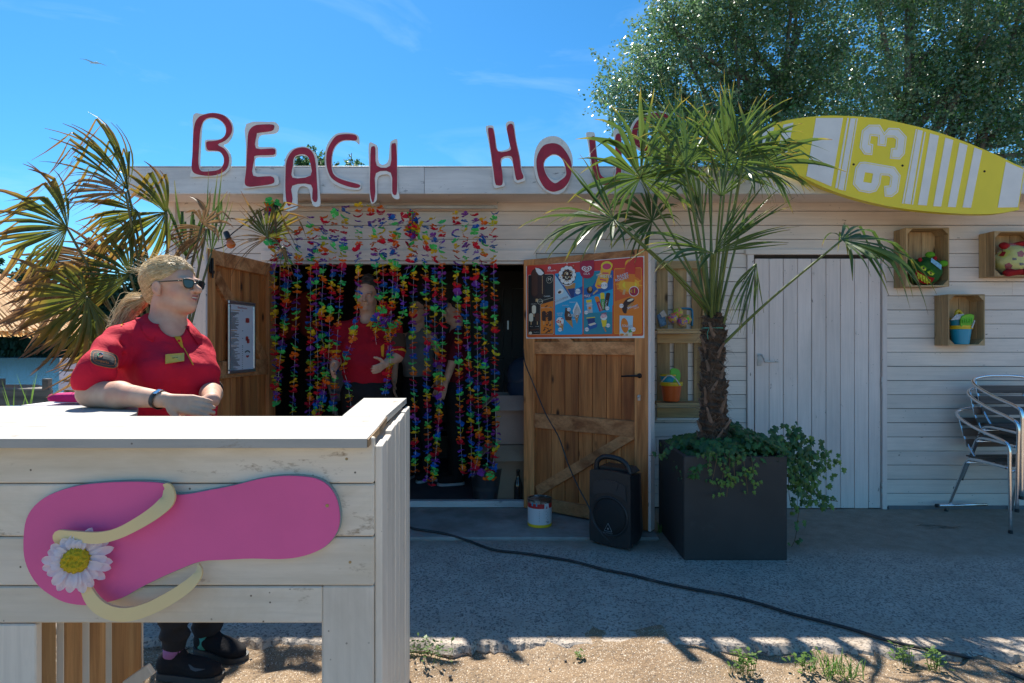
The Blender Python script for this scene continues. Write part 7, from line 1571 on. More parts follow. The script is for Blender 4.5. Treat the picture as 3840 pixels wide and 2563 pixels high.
# ------------------------------------------------------------------ wall crates with toys
def crate(x0, y0, x1, y1, bpx, label):
    Yf = 4.69; a, b = P(x0,y0,Yf), P(x1,y1,Yf); X0, X1, Z0, Z1 = a.x, b.x, b.z, a.z; D = YW-Yf-.002; r_ = empty('fruit_crate', ((X0+X1)/2,YW,Z0), label, 'crate', 'wooden crates on the wall'); t_ = .009
    yc = (YW+Yf)/2
    for x in (X0+t_/2, X1-t_/2):
        for k in (0,1): m = MB(); m.box((x, Yf+D*(.25+.5*k)+0.001, (Z0+Z1)/2), (t_, D*.48, Z1-Z0), ch=.0012); m.build('side_slat', CRATE_Z, r_)
    for z in (Z0+t_/2, Z1-t_/2): m = MB(); m.box(((X0+X1)/2, yc, z), (X1-X0-2*t_-.001, D-.004, t_), ch=.0012); m.build('end_panel', CRATE_X, r_)
    for k in range(3): wd = (X1-X0-2*t_)/3; m = MB(); m.box((X0+t_+wd*(k+.5), YW-.008, (Z0+Z1)/2), (wd-.003, .007, Z1-Z0-2*t_-.001), ch=.001); m.build('back_slat', CRATE_Z, r_)
    c_ = .042
    for sx, xx in ((1,X0+t_),(-1,X1-t_)):
        for sz, zz in ((1,Z0+t_),(-1,Z1-t_)):
            poly = [(0,0),(sx*c_,0),(0,sz*c_)]; m = MB(); m.prism([(p[0],p[1]) for p in poly], V(xx+sx*.0006,Yf+.004,zz+sz*.0006), EX, EZ, EY, .13); m.build('corner_block', CRATE_Z, r_)
    return X0, X1, Z0+t_, Z1, Yf
cA = crate(3399,854,3561,1075,3349,'wooden wall crate holding the grinning green plush'); cB = crate(3729,867,3905,1036,3680,'wooden wall crate at the right edge holding the yellow ball'); cC = crate(3557,1104,3695,1297,3510,'lower wooden wall crate holding the blue bucket')
# green plush
c = V((cA[0]+cA[1])/2+.022, 4.755, cA[2]+.118); GP = cloth('green_plush', (0.025,0.10,0.02)); LG = cloth('lime_plush', (0.12,0.33,0.02)); RP = cloth('red_plush', (0.35,0.012,0.015)); YP_ = mat('yellow_felt', (0.55,0.60,0.04), 0.8, bump=.3)
s = SDF(c-V(.16,.13,.15), c+V(.16,.13,.16), .006); s.ell(c, (.125,.085,.112)); s.ell(c+V(-.10,.03,.06), (.04,.03,.035), k=.03); s.ell(c+V(.03,-.06,.045), (.035,.03,.028)); s.ell(c+V(-.035,-.06,.055), (.032,.03,.028)); s.noise(.003,60,2)
pl_ = s.build('plush_toy', GP, None, loc=tuple(c)); tag(pl_, 'round green plush toy with a wide yellow-toothed grin', 'plush toy'); bp_ = bvh_of(pl_)
def toz(x, y): return (3330+x/3.2, 830+y/3.2)
def ondec(name, pts, mm, off, par, bv):
    q = [on_surface(bv, *toz(x, y), off) or P(*toz(x, y), 4.68) for x, y in pts]; cx, cy = sum(p[0] for p in pts)/len(pts), sum(p[1] for p in pts)/len(pts); ce = on_surface(bv, *toz(cx, cy), off) or P(*toz(cx,cy), 4.68)
    m = MB(); m.add([ce]+q, [(0, 1+(i+1) % len(q), 1+i) for i in range(len(q))]); return m.build(name, mm, par)
grin = [(340,580),(370,600),(430,640),(500,670),(555,680),(530,720),(490,750),(430,748),(380,725),(345,690),(330,640)]
ondec('mouth', grin, RP, .006, pl_, bp_)
for i in range(5):
    x = 352+i*32; y = 610+i*19; ondec('tooth', [(x,y),(x+27,y+15),(x+24,y+55),(x-2,y+42)], YP_, .0085, pl_, bp_)
    if i < 4: ondec('tooth', [(x+4,y+48),(x+27,y+60),(x+30,y+88),(x+14,y+78)], YP_, .0085, pl_, bp_)
for (x, y, w_) in ((425,565,32),(508,622,42)):
    ondec('eye', [(x-w_,y-12),(x-w_*.3,y-22),(x+w_,y+8),(x+w_*.6,y+28),(x-w_*.3,y+24)], YP_, .007, pl_, bp_); ondec('pupil', [(x-10,y-10),(x+8,y-8),(x+10,y+12),(x-8,y+12)], BLACK, .010, pl_, bp_)
    m = MB(); m.tube([on_surface(bp_, *toz(x-w_-4,y-14), .006) or c, on_surface(bp_, *toz(x,y-32), .010) or c, on_surface(bp_, *toz(x+w_+4,y+6), .006) or c], .004, 6); m.build('eyelid', LG, pl_)
for o_ in (V(.015,-.035,.125), V(.112,-.045,.055)):
    s = SDF(c+o_-V(.05,.05,.05), c+o_+V(.05,.05,.05), .006); s.ell(c+o_, (.038,.022,.026), k=.01); s.build('ear', LG, pl_)
for o_ in (V(-.075,-.05,.085), V(.04,-.055,.095)):
    s = SDF(c+o_-V(.03,.03,.03), c+o_+V(.03,.03,.03), .005); s.ell(c+o_, (.016,.012,.018)); s.build('spot', RP, pl_)
m = MB(); t0 = [P(*toz(x,y), 4.66) for x, y in ((522,440),(645,528),(638,585),(515,490))]; m.add(t0+[p+V(0,.002,0) for p in t0], [(0,1,2,3),(7,6,5,4),(0,4,5,1),(1,5,6,2),(2,6,7,3),(3,7,4,0)]); m.build('cardboard_tag', mat('blue_tag', (0.18,0.42,0.62), 0.4, var=.3, scale=60), pl_)
# yellow plush football in a bag
c = V((cB[0]+cB[1])/2+.012, 4.755, cB[2]+.125); s = SDF(c-V(.18,.13,.16), c+V(.18,.13,.16), .006); s.ell(c, (.128,.100,.118)); s.noise(.002,80,3)
ba = s.build('plush_ball', cloth('yellow_plush', (0.62,0.58,0.12)), None, loc=tuple(c)); tag(ba, 'yellow plush football with red pentagons wrapped in clear plastic', 'plush ball'); bb_ = bvh_of(ba)
for (x, y, r_) in ((1365,385,52),(1590,395,48),(1445,540,52)): ondec('pentagon', [(x+r_*math.cos(math.radians(a)), y+r_*.85*math.sin(math.radians(a))) for a in (-80,-10,62,134,206)], RP, .003, ba, bb_)
for (x, y) in ((1515,455),(1600,515)): ondec('eye_patch', [(x-26,y-16),(x+24,y-14),(x+26,y+12),(x-24,y+16)], BLACK, .004, ba, bb_)
for o_, rr in ((V(-.085,-.03,.115), (.045,.03,.025)), (V(.03,-.02,.125), (.07,.03,.02)), (V(-.05,-.06,-.105), (.085,.045,.028)), (V(.075,-.06,-.10), (.07,.045,.028))):
    s = SDF(c+o_-V(.1,.1,.1), c+o_+V(.1,.1,.1), .007); s.ell(c+o_, rr); s.noise(.008,60,4); s.build('red_foot', RP, ba)
BAG = mat('clear_bag', (0.9,0.9,0.9), 0.12, spec=.8, alpha=0.16, bump=1.0, bscale=40)
s = SDF(c-V(.19,.15,.17), c+V(.19,.15,.17), .009); s.ell(c+V(0,0,-.0), (.137,.110,.128)); s.noise(.010,45,8); s.build('plastic_bag', BAG, ba)
# buckets
def bucket(cx, cy, z, r, h_, body, rim, label, inner=None, tools=True):
    root = empty('sand_bucket', (cx,cy,z), label, 'toy bucket')
    m = MB(); m.lathe([(r*.72,0),(r*.76,.004),(r*.97,h_*.82),(r*.99,h_*.84)], V(cx,cy,z), n=28); m.build('bucket_body', body, root, smooth=False, )
    m = MB(); m.lathe([(r*.98,h_*.80),(r*1.07,h_*.81),(r*1.09,h_*.88),(r*1.06,h_*.90),(r*1.05,h_*.99),(r*.98,h_)], V(cx,cy,z), n=28); m.build('yellow_rim', rim, root, smooth=False)
    m = MB(); m.lathe([(r*.62,0),(r*.74,h_*.28),(r*.76,h_*.30)], V(cx-r*.30,cy,z+h_), n=24); m.build('inner_cup', inner, root)
    m = MB(); m.lathe([(r*.75,0),(r*.79,.004),(r*.78,.012),(r*.7,.014)], V(cx-r*.30,cy,z+h_*1.30), n=24); m.build('cup_rim', rim, root)
    m = MB(); m.tube(smoothline([V(cx+r*1.02,cy-r*.1,z+h_*.95), V(cx+r*.9,cy-r*.75,z+h_*1.25), V(cx+r*.35,cy-r*1.1,z+h_*.84)] if tools == 1 else [V(cx-r*1.0,cy-r*.3,z+h_*1.0), V(cx-r*.5,cy-r*.8,z+h_*1.35), V(cx+r*.1,cy-r*1.05,z+h_*1.2), V(cx+r*.55,cy-r*1.0,z+h_*.85)], 6), .005, 8); m.build('handle', mat('white_plastic', (0.62,0.60,0.57), 0.4), root, smooth=True)
    return root
TURQ = mat('turquoise_plastic', (0.01,0.30,0.46), 0.35, bump=.02); YPL = mat('yellow_plastic', (0.72,0.46,0.01), 0.35, bump=.02); OPL = mat('orange_plastic', (0.62,0.10,0.015), 0.35, bump=.02); GPL = mat('green_plastic', (0.14,0.50,0.03), 0.35, bump=.02)
bx = P(3600,1290,4.755); bk = bucket(bx.x+.005, 4.755, cC[2]+.001, .074, .150, TURQ, YPL, 'turquoise toy bucket with yellow rim in the lower wall crate', TURQ, 1)
m = MB(); sh_ = smoothpoly([(-.045,.04),(0,.055),(.045,.045),(.05,0),(.03,-.045),(0,-.055),(-.035,-.045),(-.05,0)], 2); cS = P(3622,1204,4.69)
m.prism(sh_, cS, V(.98,0,.1).normalized(), V(0,-.25,.97).normalized(), V(0,-.97,-.25).normalized(), .012)
for k in range(5): m.tube([cS+V(-.035+.0175*k,-.016,.042), cS+V(-.035+.0175*k,-.018,-.02)], .004, 6)
m.build('shovel', GPL, bk)
m = MB(); m.tube(smoothline([P(3590,1195,4.74),P(3585,1180,4.74),P(3592,1166,4.74),P(3604,1175,4.74),P(3620,1195,4.74)],4), .012, 8); m.build('rake_handle', YPL, bk, smooth=True)
m = MB(); m.tube([P(3605,1180,4.75),P(3625,1200,4.75)], .014, 8); m.build('sand_mould', OPL, bk, smooth=True)
m = MB(); t0 = [P(*toz(x,y), 4.68) for x, y in ((755,1190),(820,1120),(920,1112),(860,1180))]; m.add(t0+[p+V(0,.002,0) for p in t0], [(0,1,2,3),(7,6,5,4),(0,4,5,1),(1,5,6,2),(2,6,7,3),(3,7,4,0)]); m.build('paper_tag', mat('grey_tag', (0.42,0.42,0.45), 0.5, var=.3, scale=80), bk)
# ------------------------------------------------------------------ pallet shelf
shf = empty('pallet_shelf', (P(2550,0,4.78).x,4.8,0), 'pallet wood shelf rack on the wall between the cedar door and the palm', 'shelf')
zt = lambda x, y, Y: P(2450+x/2.09, 950+y/2.09, Y)
def bd(x0, y0, x1, y1, Y, t_, name, mm):
    a, b = zt(x0,y0,Y), zt(x1,y1,Y); m = MB(); m.box(((a.x+b.x)/2, Y+t_/2, (a.z+b.z)/2), (b.x-a.x, t_, a.z-b.z), ch=.002); m.build(name, mm, shf)
for (x0,y0,x1,y1) in ((28,115,114,590),(160,115,262,590),(303,115,392,640),(30,700,130,1180),(165,700,272,1180),(318,700,400,1180)): bd(x0,y0,x1,y1,4.825,.016,'upright_board',PAL_Z)
bd(385,60,428,1180,4.80,.03,'upright_board',PAL_Z)
for (x0,y0,x1,y1) in ((28,60,385,122),(30,632,395,705),(30,1215,385,1290)): bd(x0,y0,x1,y1,4.802,.02,'cross_board',PAL_X)
for y in (605,1187):
    a, b = zt(28,y,4.60), zt(400,y,4.60); m = MB(); m.box(((a.x+b.x)/2,4.70,a.z+.004), (b.x-a.x,.20,.014), ch=.002); m.build('shelf_board', PAL_X, shf); m = MB(); m.box(((a.x+b.x)/2-.01,4.605,a.z-.014), (b.x-a.x-.03,.018,.020), ch=.002); m.build('shelf_edge', CRATE_X, shf)
bd(28,1293,385,1310,4.80,.03,'white_ledge',W_HUT)
# balls: each neon swirled
def neon(n_, a, b, c_):
    t = NT(n_); q = t.coords(); w_ = t.noise(q, 22, 3, .5, 2.0); t.fin(t.ramp(w_, [(.36,a),(.47,b),(.56,c_),(.66,a)]), .5); return t.m
N1 = neon('neon_pink_ball', (0.75,0.02,0.22), (0.75,0.55,0.02), (0.10,0.12,0.5)); N2 = neon('neon_green_ball', (0.10,0.62,0.06), (0.6,0.6,0.02), (0.75,0.05,0.25))
for (x, y, r_, mm, lab, dz) in ((153,508,.040,N1,'pink and yellow swirled ball on the upper shelf, left of the three in front',0),(228,540,.041,N1,'pink and blue swirled ball on the upper shelf, nearest the front',0),(193,465,.039,N2,'green swirled ball on top of the pink balls on the shelf',0),(262,520,.037,N2,'green swirled ball behind the pink balls next to the blue handle',.04)):
    cpt = zt(x,y,4.66+dz); s = SDF(cpt-V(.06,.06,.06), cpt+V(.06,.06,.06), .005); s.ell(cpt, (r_,)*3); s.noise(.0012,260,3); o = s.build('toy_ball', mm, None, loc=tuple(cpt)); tag(o, lab, 'ball', 'neon balls on the shelf')
m = MB(); m.tube(smoothline([zt(215,575,4.70),zt(212,480,4.70),zt(205,445,4.70),zt(225,435,4.70),zt(285,436,4.70),zt(303,452,4.70),zt(306,500,4.70),zt(303,570,4.70)],5), .0085, 8); o = m.build('blue_handle', mat('blue_plastic', (0.01,0.17,0.34), .35), None, smooth=True, loc=tuple(zt(260,570,4.70))); tag(o, 'blue plastic carrying handle frame behind the neon balls', 'toy handle')
pk_ = empty('toy_packet', tuple(zt(70,570,4.66)), 'small toy packet with a header card leaning on the upper shelf', 'packet'); m = MB(); q = [zt(32,490,4.66),zt(82,445,4.66),zt(105,560,4.66),zt(60,578,4.66)]; m.add(q+[p+V(.0,.035,0) for p in q], [(0,1,2,3),(7,6,5,4),(0,4,5,1),(1,5,6,2),(2,6,7,3),(3,7,4,0)]); m.build('bag', mat('blue_print_bag', (0.06,0.16,0.30), .4, var=.6, scale=50), pk_)
m = MB(); q = [zt(50,470,4.656),zt(82,445,4.656),zt(108,490,4.656),zt(70,505,4.656)]; m.add(q+[p+V(0,.002,0) for p in q], [(0,1,2,3),(7,6,5,4),(0,4,5,1),(1,5,6,2),(2,6,7,3),(3,7,4,0)]); m.build('header_card', mat('white_card', (.55,.5,.48), .5, var=.2, scale=90), pk_)
cb = zt(140,1163,4.67); bk2 = bucket(cb.x, 4.67, zt(0,1178,4.60).z+.012, .082, .150, OPL, YPL, 'orange toy bucket with yellow rim on the lower shelf', TURQ, 2)
cS = zt(165,965,4.64); m = MB(); m.prism(smoothpoly([(-.034,.05),(0,.062),(.036,.045),(.045,0),(.03,-.045),(0,-.058),(-.03,-.05),(-.034,0)],2), cS, EX, V(0,.1,1).normalized(), V(0,-1,.1).normalized(), .010); m.tube([cS+V(-.03,-.014,.045),cS+V(-.032,-.014,-.04)], .005, 6); m.build('shovel', GPL, bk2)
# ------------------------------------------------------------------ loudspeaker
sp0 = empty('loudspeaker', (P(2310,2040,3.95).x, 4.05, 0), 'black portable loudspeaker standing on the slab before the cedar door', 'loudspeaker')
fa = V(-0.60,-0.80,0).normalized(); fr_ = V(-fa.y, fa.x, 0); fr_ = fr_ if fr_.x > 0 else -fr_; og = P(2285,2040,3.93); og.z = 0.018; og = og+V(0.02,0.03,0)
SPH = 0.50
outl = smoothpoly([(-.150,.03),(-.150,.25),(-.148,.44),(-.132,.478),(.0,.485),(.132,.478),(.148,.44),(.150,.25),(.150,.03),(.13,.0),(.0,-.008),(-.13,.0)],2)
m = MB(); m.prism(outl, og, fr_, EZ, fa, .030); m.build('front_baffle', BLACK, sp0)
back = [(-.145,.02),(.145,.02),(.145,.46),(-.145,.46)]; bq = [(-.10,.04),(.10,.04),(.085,.43),(-.085,.43)]
m = MB(); v0 = [og+fr_*a+EZ*b for a,b in back]; v1 = [og-fa*.14+fr_*a+EZ*b for a,b in ((-.14,.015),(.14,.015),(.135,.455),(-.135,.455))]; v2 = [og-fa*.27+fr_*a+EZ*b for a,b in bq]
m.add(v0+v1+v2, [(0,1,5,4),(1,2,6,5),(2,3,7,6),(3,0,4,7),(4,5,9,8),(5,6,10,9),(6,7,11,10),(7,4,8,11),(8,9,10,11),(3,2,1,0)]); face = m.build('cabinet', BLACK, sp0)
cg = og+fa*.030+EZ*.185
m = MB(); m.lathe([(.001,.020),(.045,.019),(.09,.014),(.116,.004),(.120,.0)], cg, fa, 36); m.build('grille', GRILLE, sp0)
m = MB(); m.lathe([(.119,.0),(.124,.008),(.132,.006),(.134,.0)], cg, fa, 40, caps=False); m.build('grille_ring', BLACK, sp0, smooth=True)
m = MB(); hn = [(-.115,.40),(-.05,.425),(.05,.425),(.115,.40),(.125,.30),(.09,.325),(0,.345),(-.09,.325),(-.125,.30)]; m.prism(hn, og+fa*.030, fr_, EZ, fa, .006); m.prism([(-.07,.415),(.07,.415),(.055,.365),(-.055,.365)], og+fa*.0365, fr_, EZ, fa, .004); m.build('horn', mat('satin_black', (0.03,0.032,0.036), .3, bump=.05), sp0)
m = MB(); m.tube(smoothline([og+fr_*-.125+EZ*.47-fa*.02, og+fr_*-.115+EZ*.53-fa*.02, og+fr_*-.06+EZ*.565-fa*.02, og+fr_*.04+EZ*.562-fa*.02, og+fr_*.10+EZ*.53-fa*.02, og+fr_*.125+EZ*.47-fa*.02],5), .017, 8); m.build('carry_handle', BLACK, sp0, smooth=True)
m = MB(); m.prism([(-.13,.47),(.13,.47),(.10,.50),(-.10,.50)], og-fa*.16, fr_, EZ, fa, .13); m.build('top_cap', BLACK, sp0)
for sa_ in (-.11,.11): m = MB(); m.lathe([(.018,-.02),(.016,.0)], og+fr_*sa_+EZ*.002-fa*.04, EZ, 10); m.build('rubber_foot', RUBBER, sp0)
m = MB(); cT = og+fa*.050+EZ*.115
for (a,b),(c_,d) in (((-.028,-.022),(.028,-.022)),((.028,-.022),(0,.03)),((0,.03),(-.028,-.022))): m.tube([cT+fr_*a+EZ*b, cT+fr_*c_+EZ*d], .0016, 5)
m.lathe([(.006,0),(.007,.002),(.001,.003)], cT-EZ*.006, fa, 10); m.text('BEHRINGER', cT-EZ*.034, fr_, EZ, fa, .013); m.build('triangle_badge', mat('badge_grey', (0.30,0.30,0.31), .35, .5), sp0)
# ------------------------------------------------------------------ paint can, bottle, cables
cn = P(2024,1965,4.36); cn.z = 0.0205
can = empty('paint_can', tuple(cn), 'used white paint can with red label band and dark lid beside the cedar door', 'paint can'); rc, hc = .088, .192
m = MB(); m.lathe([(rc,.022),(rc,hc-.055)], cn, n=32); m.build('white_label', mat('can_label', (0.58,0.57,0.58), .45, var=.06, bump=0), can, smooth=False)
m = MB(); m.lathe([(rc*.97,0),(rc*1.01,.002),(rc*1.004,.022)], cn, n=32); m.build('yellow_foot', YPL, can)
m = MB(); m.lathe([(rc*1.003,hc-.055),(rc*1.003,hc-.022)], cn, n=32); m.build('red_band', mat('red_print', (0.45,0.015,0.02), .4, bump=0), can)
m = MB(); m.lathe([(rc,hc-.022),(rc*1.0,hc-.004),(rc*1.04,hc-.002),(rc*1.04,hc+.004),(rc*.95,hc+.004),(rc*.90,hc-.004),(.001,hc-.004)], cn, n=32); m.build('lid', mat('paint_smeared_lid', (0.07,0.045,0.03), .3, .2, dirt=(0.35,0.33,0.30), dirt_pos=(.5,.6), dscale=16), can)
m = MB()
def canp(a, z, r=rc+.0012): return cn+V(r*math.sin(a), -r*math.cos(a), z)
for k in range(7): m.add([canp(a, z) for a, z in ((-.1,.12-.012*k),(.55+.1*(k%2),.12-.012*k),(.55+.1*(k%2),.117-.012*k),(-.1,.117-.012*k))], [(3,2,1,0)])
for k in range(4): m.add([canp(a, z) for a, z in ((.55+.07*k,.045),(.58+.07*k,.045),(.58+.07*k,.032),(.55+.07*k,.032))], [(3,2,1,0)])
m.build('label_print', mat('grey_print', (0.12,0.12,0.13), .5), can); m = MB(); m.add([canp(a, z, rc+.002) for a, z in ((-.75,hc-.015),(-.25,hc-.015),(-.25,hc-.038),(-.75,hc-.038))], [(3,2,1,0)]); m.build('blue_sticker', TURQ, can); m = MB(); m.add([canp(a, z, rc+.002) for a, z in ((.35,hc-.018),(.72,hc-.018),(.78,hc-.055),(.32,hc-.055))], [(3,2,1,0)]); m.build('white_sticker', MATS['can_label'], can)
cbp = [(1500,1970),(1560,1985),(1660,2000),(1760,2030),(1850,2062),(1960,2075),(2060,2090),(2160,2108),(2260,2135),(2360,2155),(2480,2185),(2600,2210),(2720,2232),(2840,2262),(2960,2300),(3080,2330),(3200,2362),(3320,2400),(3440,2428),(3560,2450),(3640,2470),(3720,2505),(3840,2545),(3960,2590)]
pts = []
for x, y in cbp:
    z = 0.011 if y < 2465 else -0.018; Y = (1.35-z)*F/(y-1285)
    if Y > 4.09: z = 0.031; Y = (1.35-z)*F/(y-1285)
    pts.append(V((x-1920)*Y/F, Y, z))
pts[0:0] = [V(-1.2,4.40,0.031), V(-1.9,4.5,0.031), V(-2.5,4.42,.031)][::-1]
m = MB(); m.tube(smoothline(pts, 6), .0080, 8); o = m.build('ground_cable', RUBBER, None, smooth=True, loc=(1.0,3.2,0)); tag(o, 'long thick black cable lying across the slab to the sand', 'cable')
m = MB(); sc_ = [atR(.0,.03,1.30), P(1970,1365,4.66), P(2000,1440,4.55), P(2045,1550,4.42), P(2095,1640,4.30), P(2130,1740,4.2), P(2170,1830,4.05), P(2210,1905,3.92), P(2225,1960,3.84), P(2262,2010,3.80), P(2290,2035,3.82)]
m.tube(smoothline(sc_, 6), .0048, 6); o = m.build('speaker_cable', RUBBER, None, smooth=True, loc=tuple(sc_[5])); tag(o, 'thin black cable hanging down the cedar door to the loudspeaker', 'cable')
# ------------------------------------------------------------------ things inside the hut
CARD = mat('cardboard', (0.26,0.185,0.125), .85, var=.12, scale=4, stretch=(1,1,.3), bump=.15, dirt=(0.16,0.11,0.075), dirt_pos=(.55,.85)); CARD2 = mat('cardboard_pink', (0.30,0.21,0.17), .85, var=.12, scale=4, bump=.15)
def cardbox(cx, cy, z, w_, d_, h_, rot, label, mm, flaps=True):
    r_ = empty('cardboard_box', (cx,cy,z), label, 'box'); ca_, sa_ = math.cos(rot), math.sin(rot); ax = (V(ca_,sa_,0), V(-sa_,ca_,0), EZ)
    for sx, sy, L_, a in ((0,-1,w_,0),(0,1,w_,0),(-1,0,d_-.012,1),(1,0,d_-.012,1)):
        m = MB(); ce = V(cx,cy,z+h_/2)+ax[0]*(sx*(w_/2-.003))+ax[1]*(sy*(d_/2-.003)); m.box(ce, (L_,.006,h_) if a == 0 else (.006,L_,h_), ax, .001); m.build('side', mm, r_)
        if flaps:
            o_ = ax[0]*sx+ax[1]*sy; dn_ = (o_*.75-EZ*rb.uniform(.2,.8)).normalized(); up_ = o_.cross(dn_); u_ = ax[0] if a == 0 else ax[1]; fl = .16
            m = MB(); m.box(V(cx,cy,z+h_)+ax[0]*(sx*w_/2)+ax[1]*(sy*d_/2)+dn_*fl/2+EZ*.004, (L_-.01,fl,.005), (u_, dn_, u_.cross(dn_).normalized()), .001); m.build('flap', mm, r_)
    m = MB(); m.box((cx,cy,z+.01), (w_-.02,d_-.02,.006), ax); m.build('bottom', mm, r_); return r_
cardbox(-.005,5.10,.04,.34,.36,.46,.12,'lower cardboard box standing just inside the doorway on the right',CARD)
cardbox(.02,5.12,.505,.32,.34,.40,.05,'upper cardboard box with hanging flaps inside the doorway',CARD2)
cardbox(-1.55,5.9,.04,.5,.4,.35,-.3,'cardboard box in the dark at the left inside the hut',CARD)
bc_ = V(-.21,4.97,.042); br_ = empty('metal_bucket', tuple(bc_), 'dark metal bucket on the floor inside the doorway', 'bucket')
m = MB(); m.lathe([(.105,0),(.108,.004),(.138,.26),(.142,.262),(.142,.27),(.135,.27),(.12,.1),(.10,.012)], bc_, n=32); m.build('bucket_body', mat('dull_steel', (0.14,0.14,0.15), .35, .8, bump=.1), br_, smooth=True)
m = MB(); m.tube([bc_+V(.14*math.cos(a),-.02-.10*math.sin(a)*.3,.255-.10*math.sin(a)*.3) for a in [math.pi*k/10 for k in range(11)]], .003, 6); m.build('handle', ZINC, br_)
m = MB(); m.lathe([(.001,.0),(.033,.001),(.034,.01),(.034,.13),(.030,.16),(.014,.20),(.0125,.25),(.015,.255),(.015,.265),(.001,.266)], V(P(1943,0,4.90).x,4.90,.041), n=18); o = m.build('bottle', mat('dark_brown_glass', (0.015,0.010,0.006), .08, spec=.8, bump=0), None, smooth=True, loc=tuple(V(P(1943,0,4.90).x,4.90,.041))); tag(o, 'dark glass bottle on the floor just inside the doorway', 'bottle')
for i, (x, y, r_, lab) in enumerate(((1955,1440,.14,'dark blue round tub lid on the cardboard boxes, lower one'),(1950,1395,.13,'dark blue round tub lid on the cardboard boxes, upper one'))):
    ce = P(x,y,5.2+.05*i); m = MB(); m.lathe([(r_*.8,-.03),(r_,-.02),(r_*1.03,0),(r_,.012),(r_*.6,.02),(.001,.022)], ce, V(-.5,-.7,.35), 32); o = m.build('tub_lid', mat('dark_blue_plastic', (0.03,0.05,0.085), .4), None, smooth=True, loc=tuple(ce)); tag(o, lab, 'tub lid')
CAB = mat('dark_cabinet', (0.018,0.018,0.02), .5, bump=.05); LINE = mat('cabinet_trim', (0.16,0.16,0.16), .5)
cb_ = empty('cabinet', (-.35,6.9,.04), 'dark panelled cabinet with pale trim lines at the back of the hut', 'cabinet')
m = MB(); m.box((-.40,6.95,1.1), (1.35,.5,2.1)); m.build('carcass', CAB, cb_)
for (x0,y0,x1,y1) in ((1612,1083,1735,1340),(1765,1083,1887,1340),(1920,1083,2040,1340),(1612,1350,1735,1600),(1765,1350,1887,1600)):
    a, b = P(x0,y0,6.69), P(x1,y1,6.69); m = MB(); m.tube([a, V(b.x,a.y,a.z), b, V(a.x,a.y,b.z), a], .004, 4); m.build('door_trim', LINE, cb_)
for x in (1905,): m = MB(); a = P(x,1220,6.67); m.box(a, (.02,.02,.10)); m.build('door_catch', ZINC, cb_)
m = MB(); a = P(1838,1175,6.6); m.box(a, (.23,.02,.19)); o = m.build('notice_board', mat('cork', (0.10,0.07,0.04), .9), None, loc=tuple(a)); tag(o, 'small brown notice board on the dark cabinet', 'notice board')
GF = mat('grey_frame_paint', (0.16,0.17,0.19), .45, .3); st_ = empty('folded_stroller', (P(1260,0,5.2).x,5.2,.04), 'folded grey stroller frame inside the hut behind the garlands', 'stroller')
for pts_ in ([(1225,1400),(1240,1470),(1262,1560),(1280,1640)], [(1300,1410),(1318,1480),(1330,1560),(1345,1640)], [(1225,1402),(1255,1385),(1290,1390),(1302,1412)], [(1235,1470),(1275,1485),(1318,1482)]):
    m = MB(); m.tube(smoothline([P(x,y,5.2) for x,y in pts_],4), .016, 8); m.build('frame_tube', GF, st_, smooth=True)
s = SDF(P(1220,1560,5.25)-V(.02,.12,.05), P(1325,1390,5.25)+V(.05,.15,.05), .012); s.ell(P(1270,1450,5.28), (.09,.05,.13)); s.noise(.012,30,2); s.build('seat_cloth', cloth('grey_cloth', (0.17,0.175,0.20)), st_)
s = SDF(P(1050,1260,5.9)-V(.2,.2,.2), P(1170,1080,5.9)+V(.2,.2,.2), .014); s.cap(P(1060,1100,5.9), P(1165,1230,5.9), .05, .08); s.cap(P(1160,1110,5.9), P(1075,1240,5.9), .05, .09); s.noise(.018,22,3); o = s.build('life_jacket', cloth('dull_red_cloth', (0.30,0.03,0.02)), None, loc=tuple(P(1110,1180,5.9))); tag(o, 'dull red life jacket hanging in the dark left part of the hut', 'life jacket')
m = MB(); m.box(P(1705,1600,6.2), (.55,.5,.02)); m.box(P(1705,1625,6.2), (.55,.5,.02)); o = m.build('pallet', DARKWOOD, None, loc=tuple(P(1705,1625,6.2)))
tag(o, 'low dark wooden pallet on the floor behind the people', 'pallet')
# ------------------------------------------------------------------ gull
gc = P(350,237,26); gl = empty('gull', tuple(gc), 'white gull gliding high in the sky at the upper left', 'gull')
GW_ = mat('gull_white', (0.8,0.8,0.8), .7, bump=0); s = SDF(gc-V(.25,.1,.1), gc+V(.3,.1,.1), .012); s.cap(gc-V(.14,0,.0), gc+V(.12,0,.01), .018, .045, k=.03); s.cap(gc+V(.12,0,.01), gc+V(.21,0,.015), .035, .022, k=.03); s.build('body', GW_, gl)
for sg, tipx in ((-1,-.35),(1,.38)):
    m = MB(); a = [gc+V(.06,sg*.03,.02), gc+V(tipx*.5,sg*.18,.075), gc+V(tipx,sg*.34,.03), gc+V(tipx*.55-.02,sg*.20,.055), gc+V(-.05,sg*.03,.01)]; m.add(a+[p-EZ*.008 for p in a], [(0,1,3,4),(1,2,3),(9,8,6,5),(8,7,6),(0,5,6,1),(1,6,7,2),(2,7,8,3),(3,8,9,4)]); m.build('wing', mat('gull_grey', (0.55,0.56,0.58), .7, bump=0), gl)
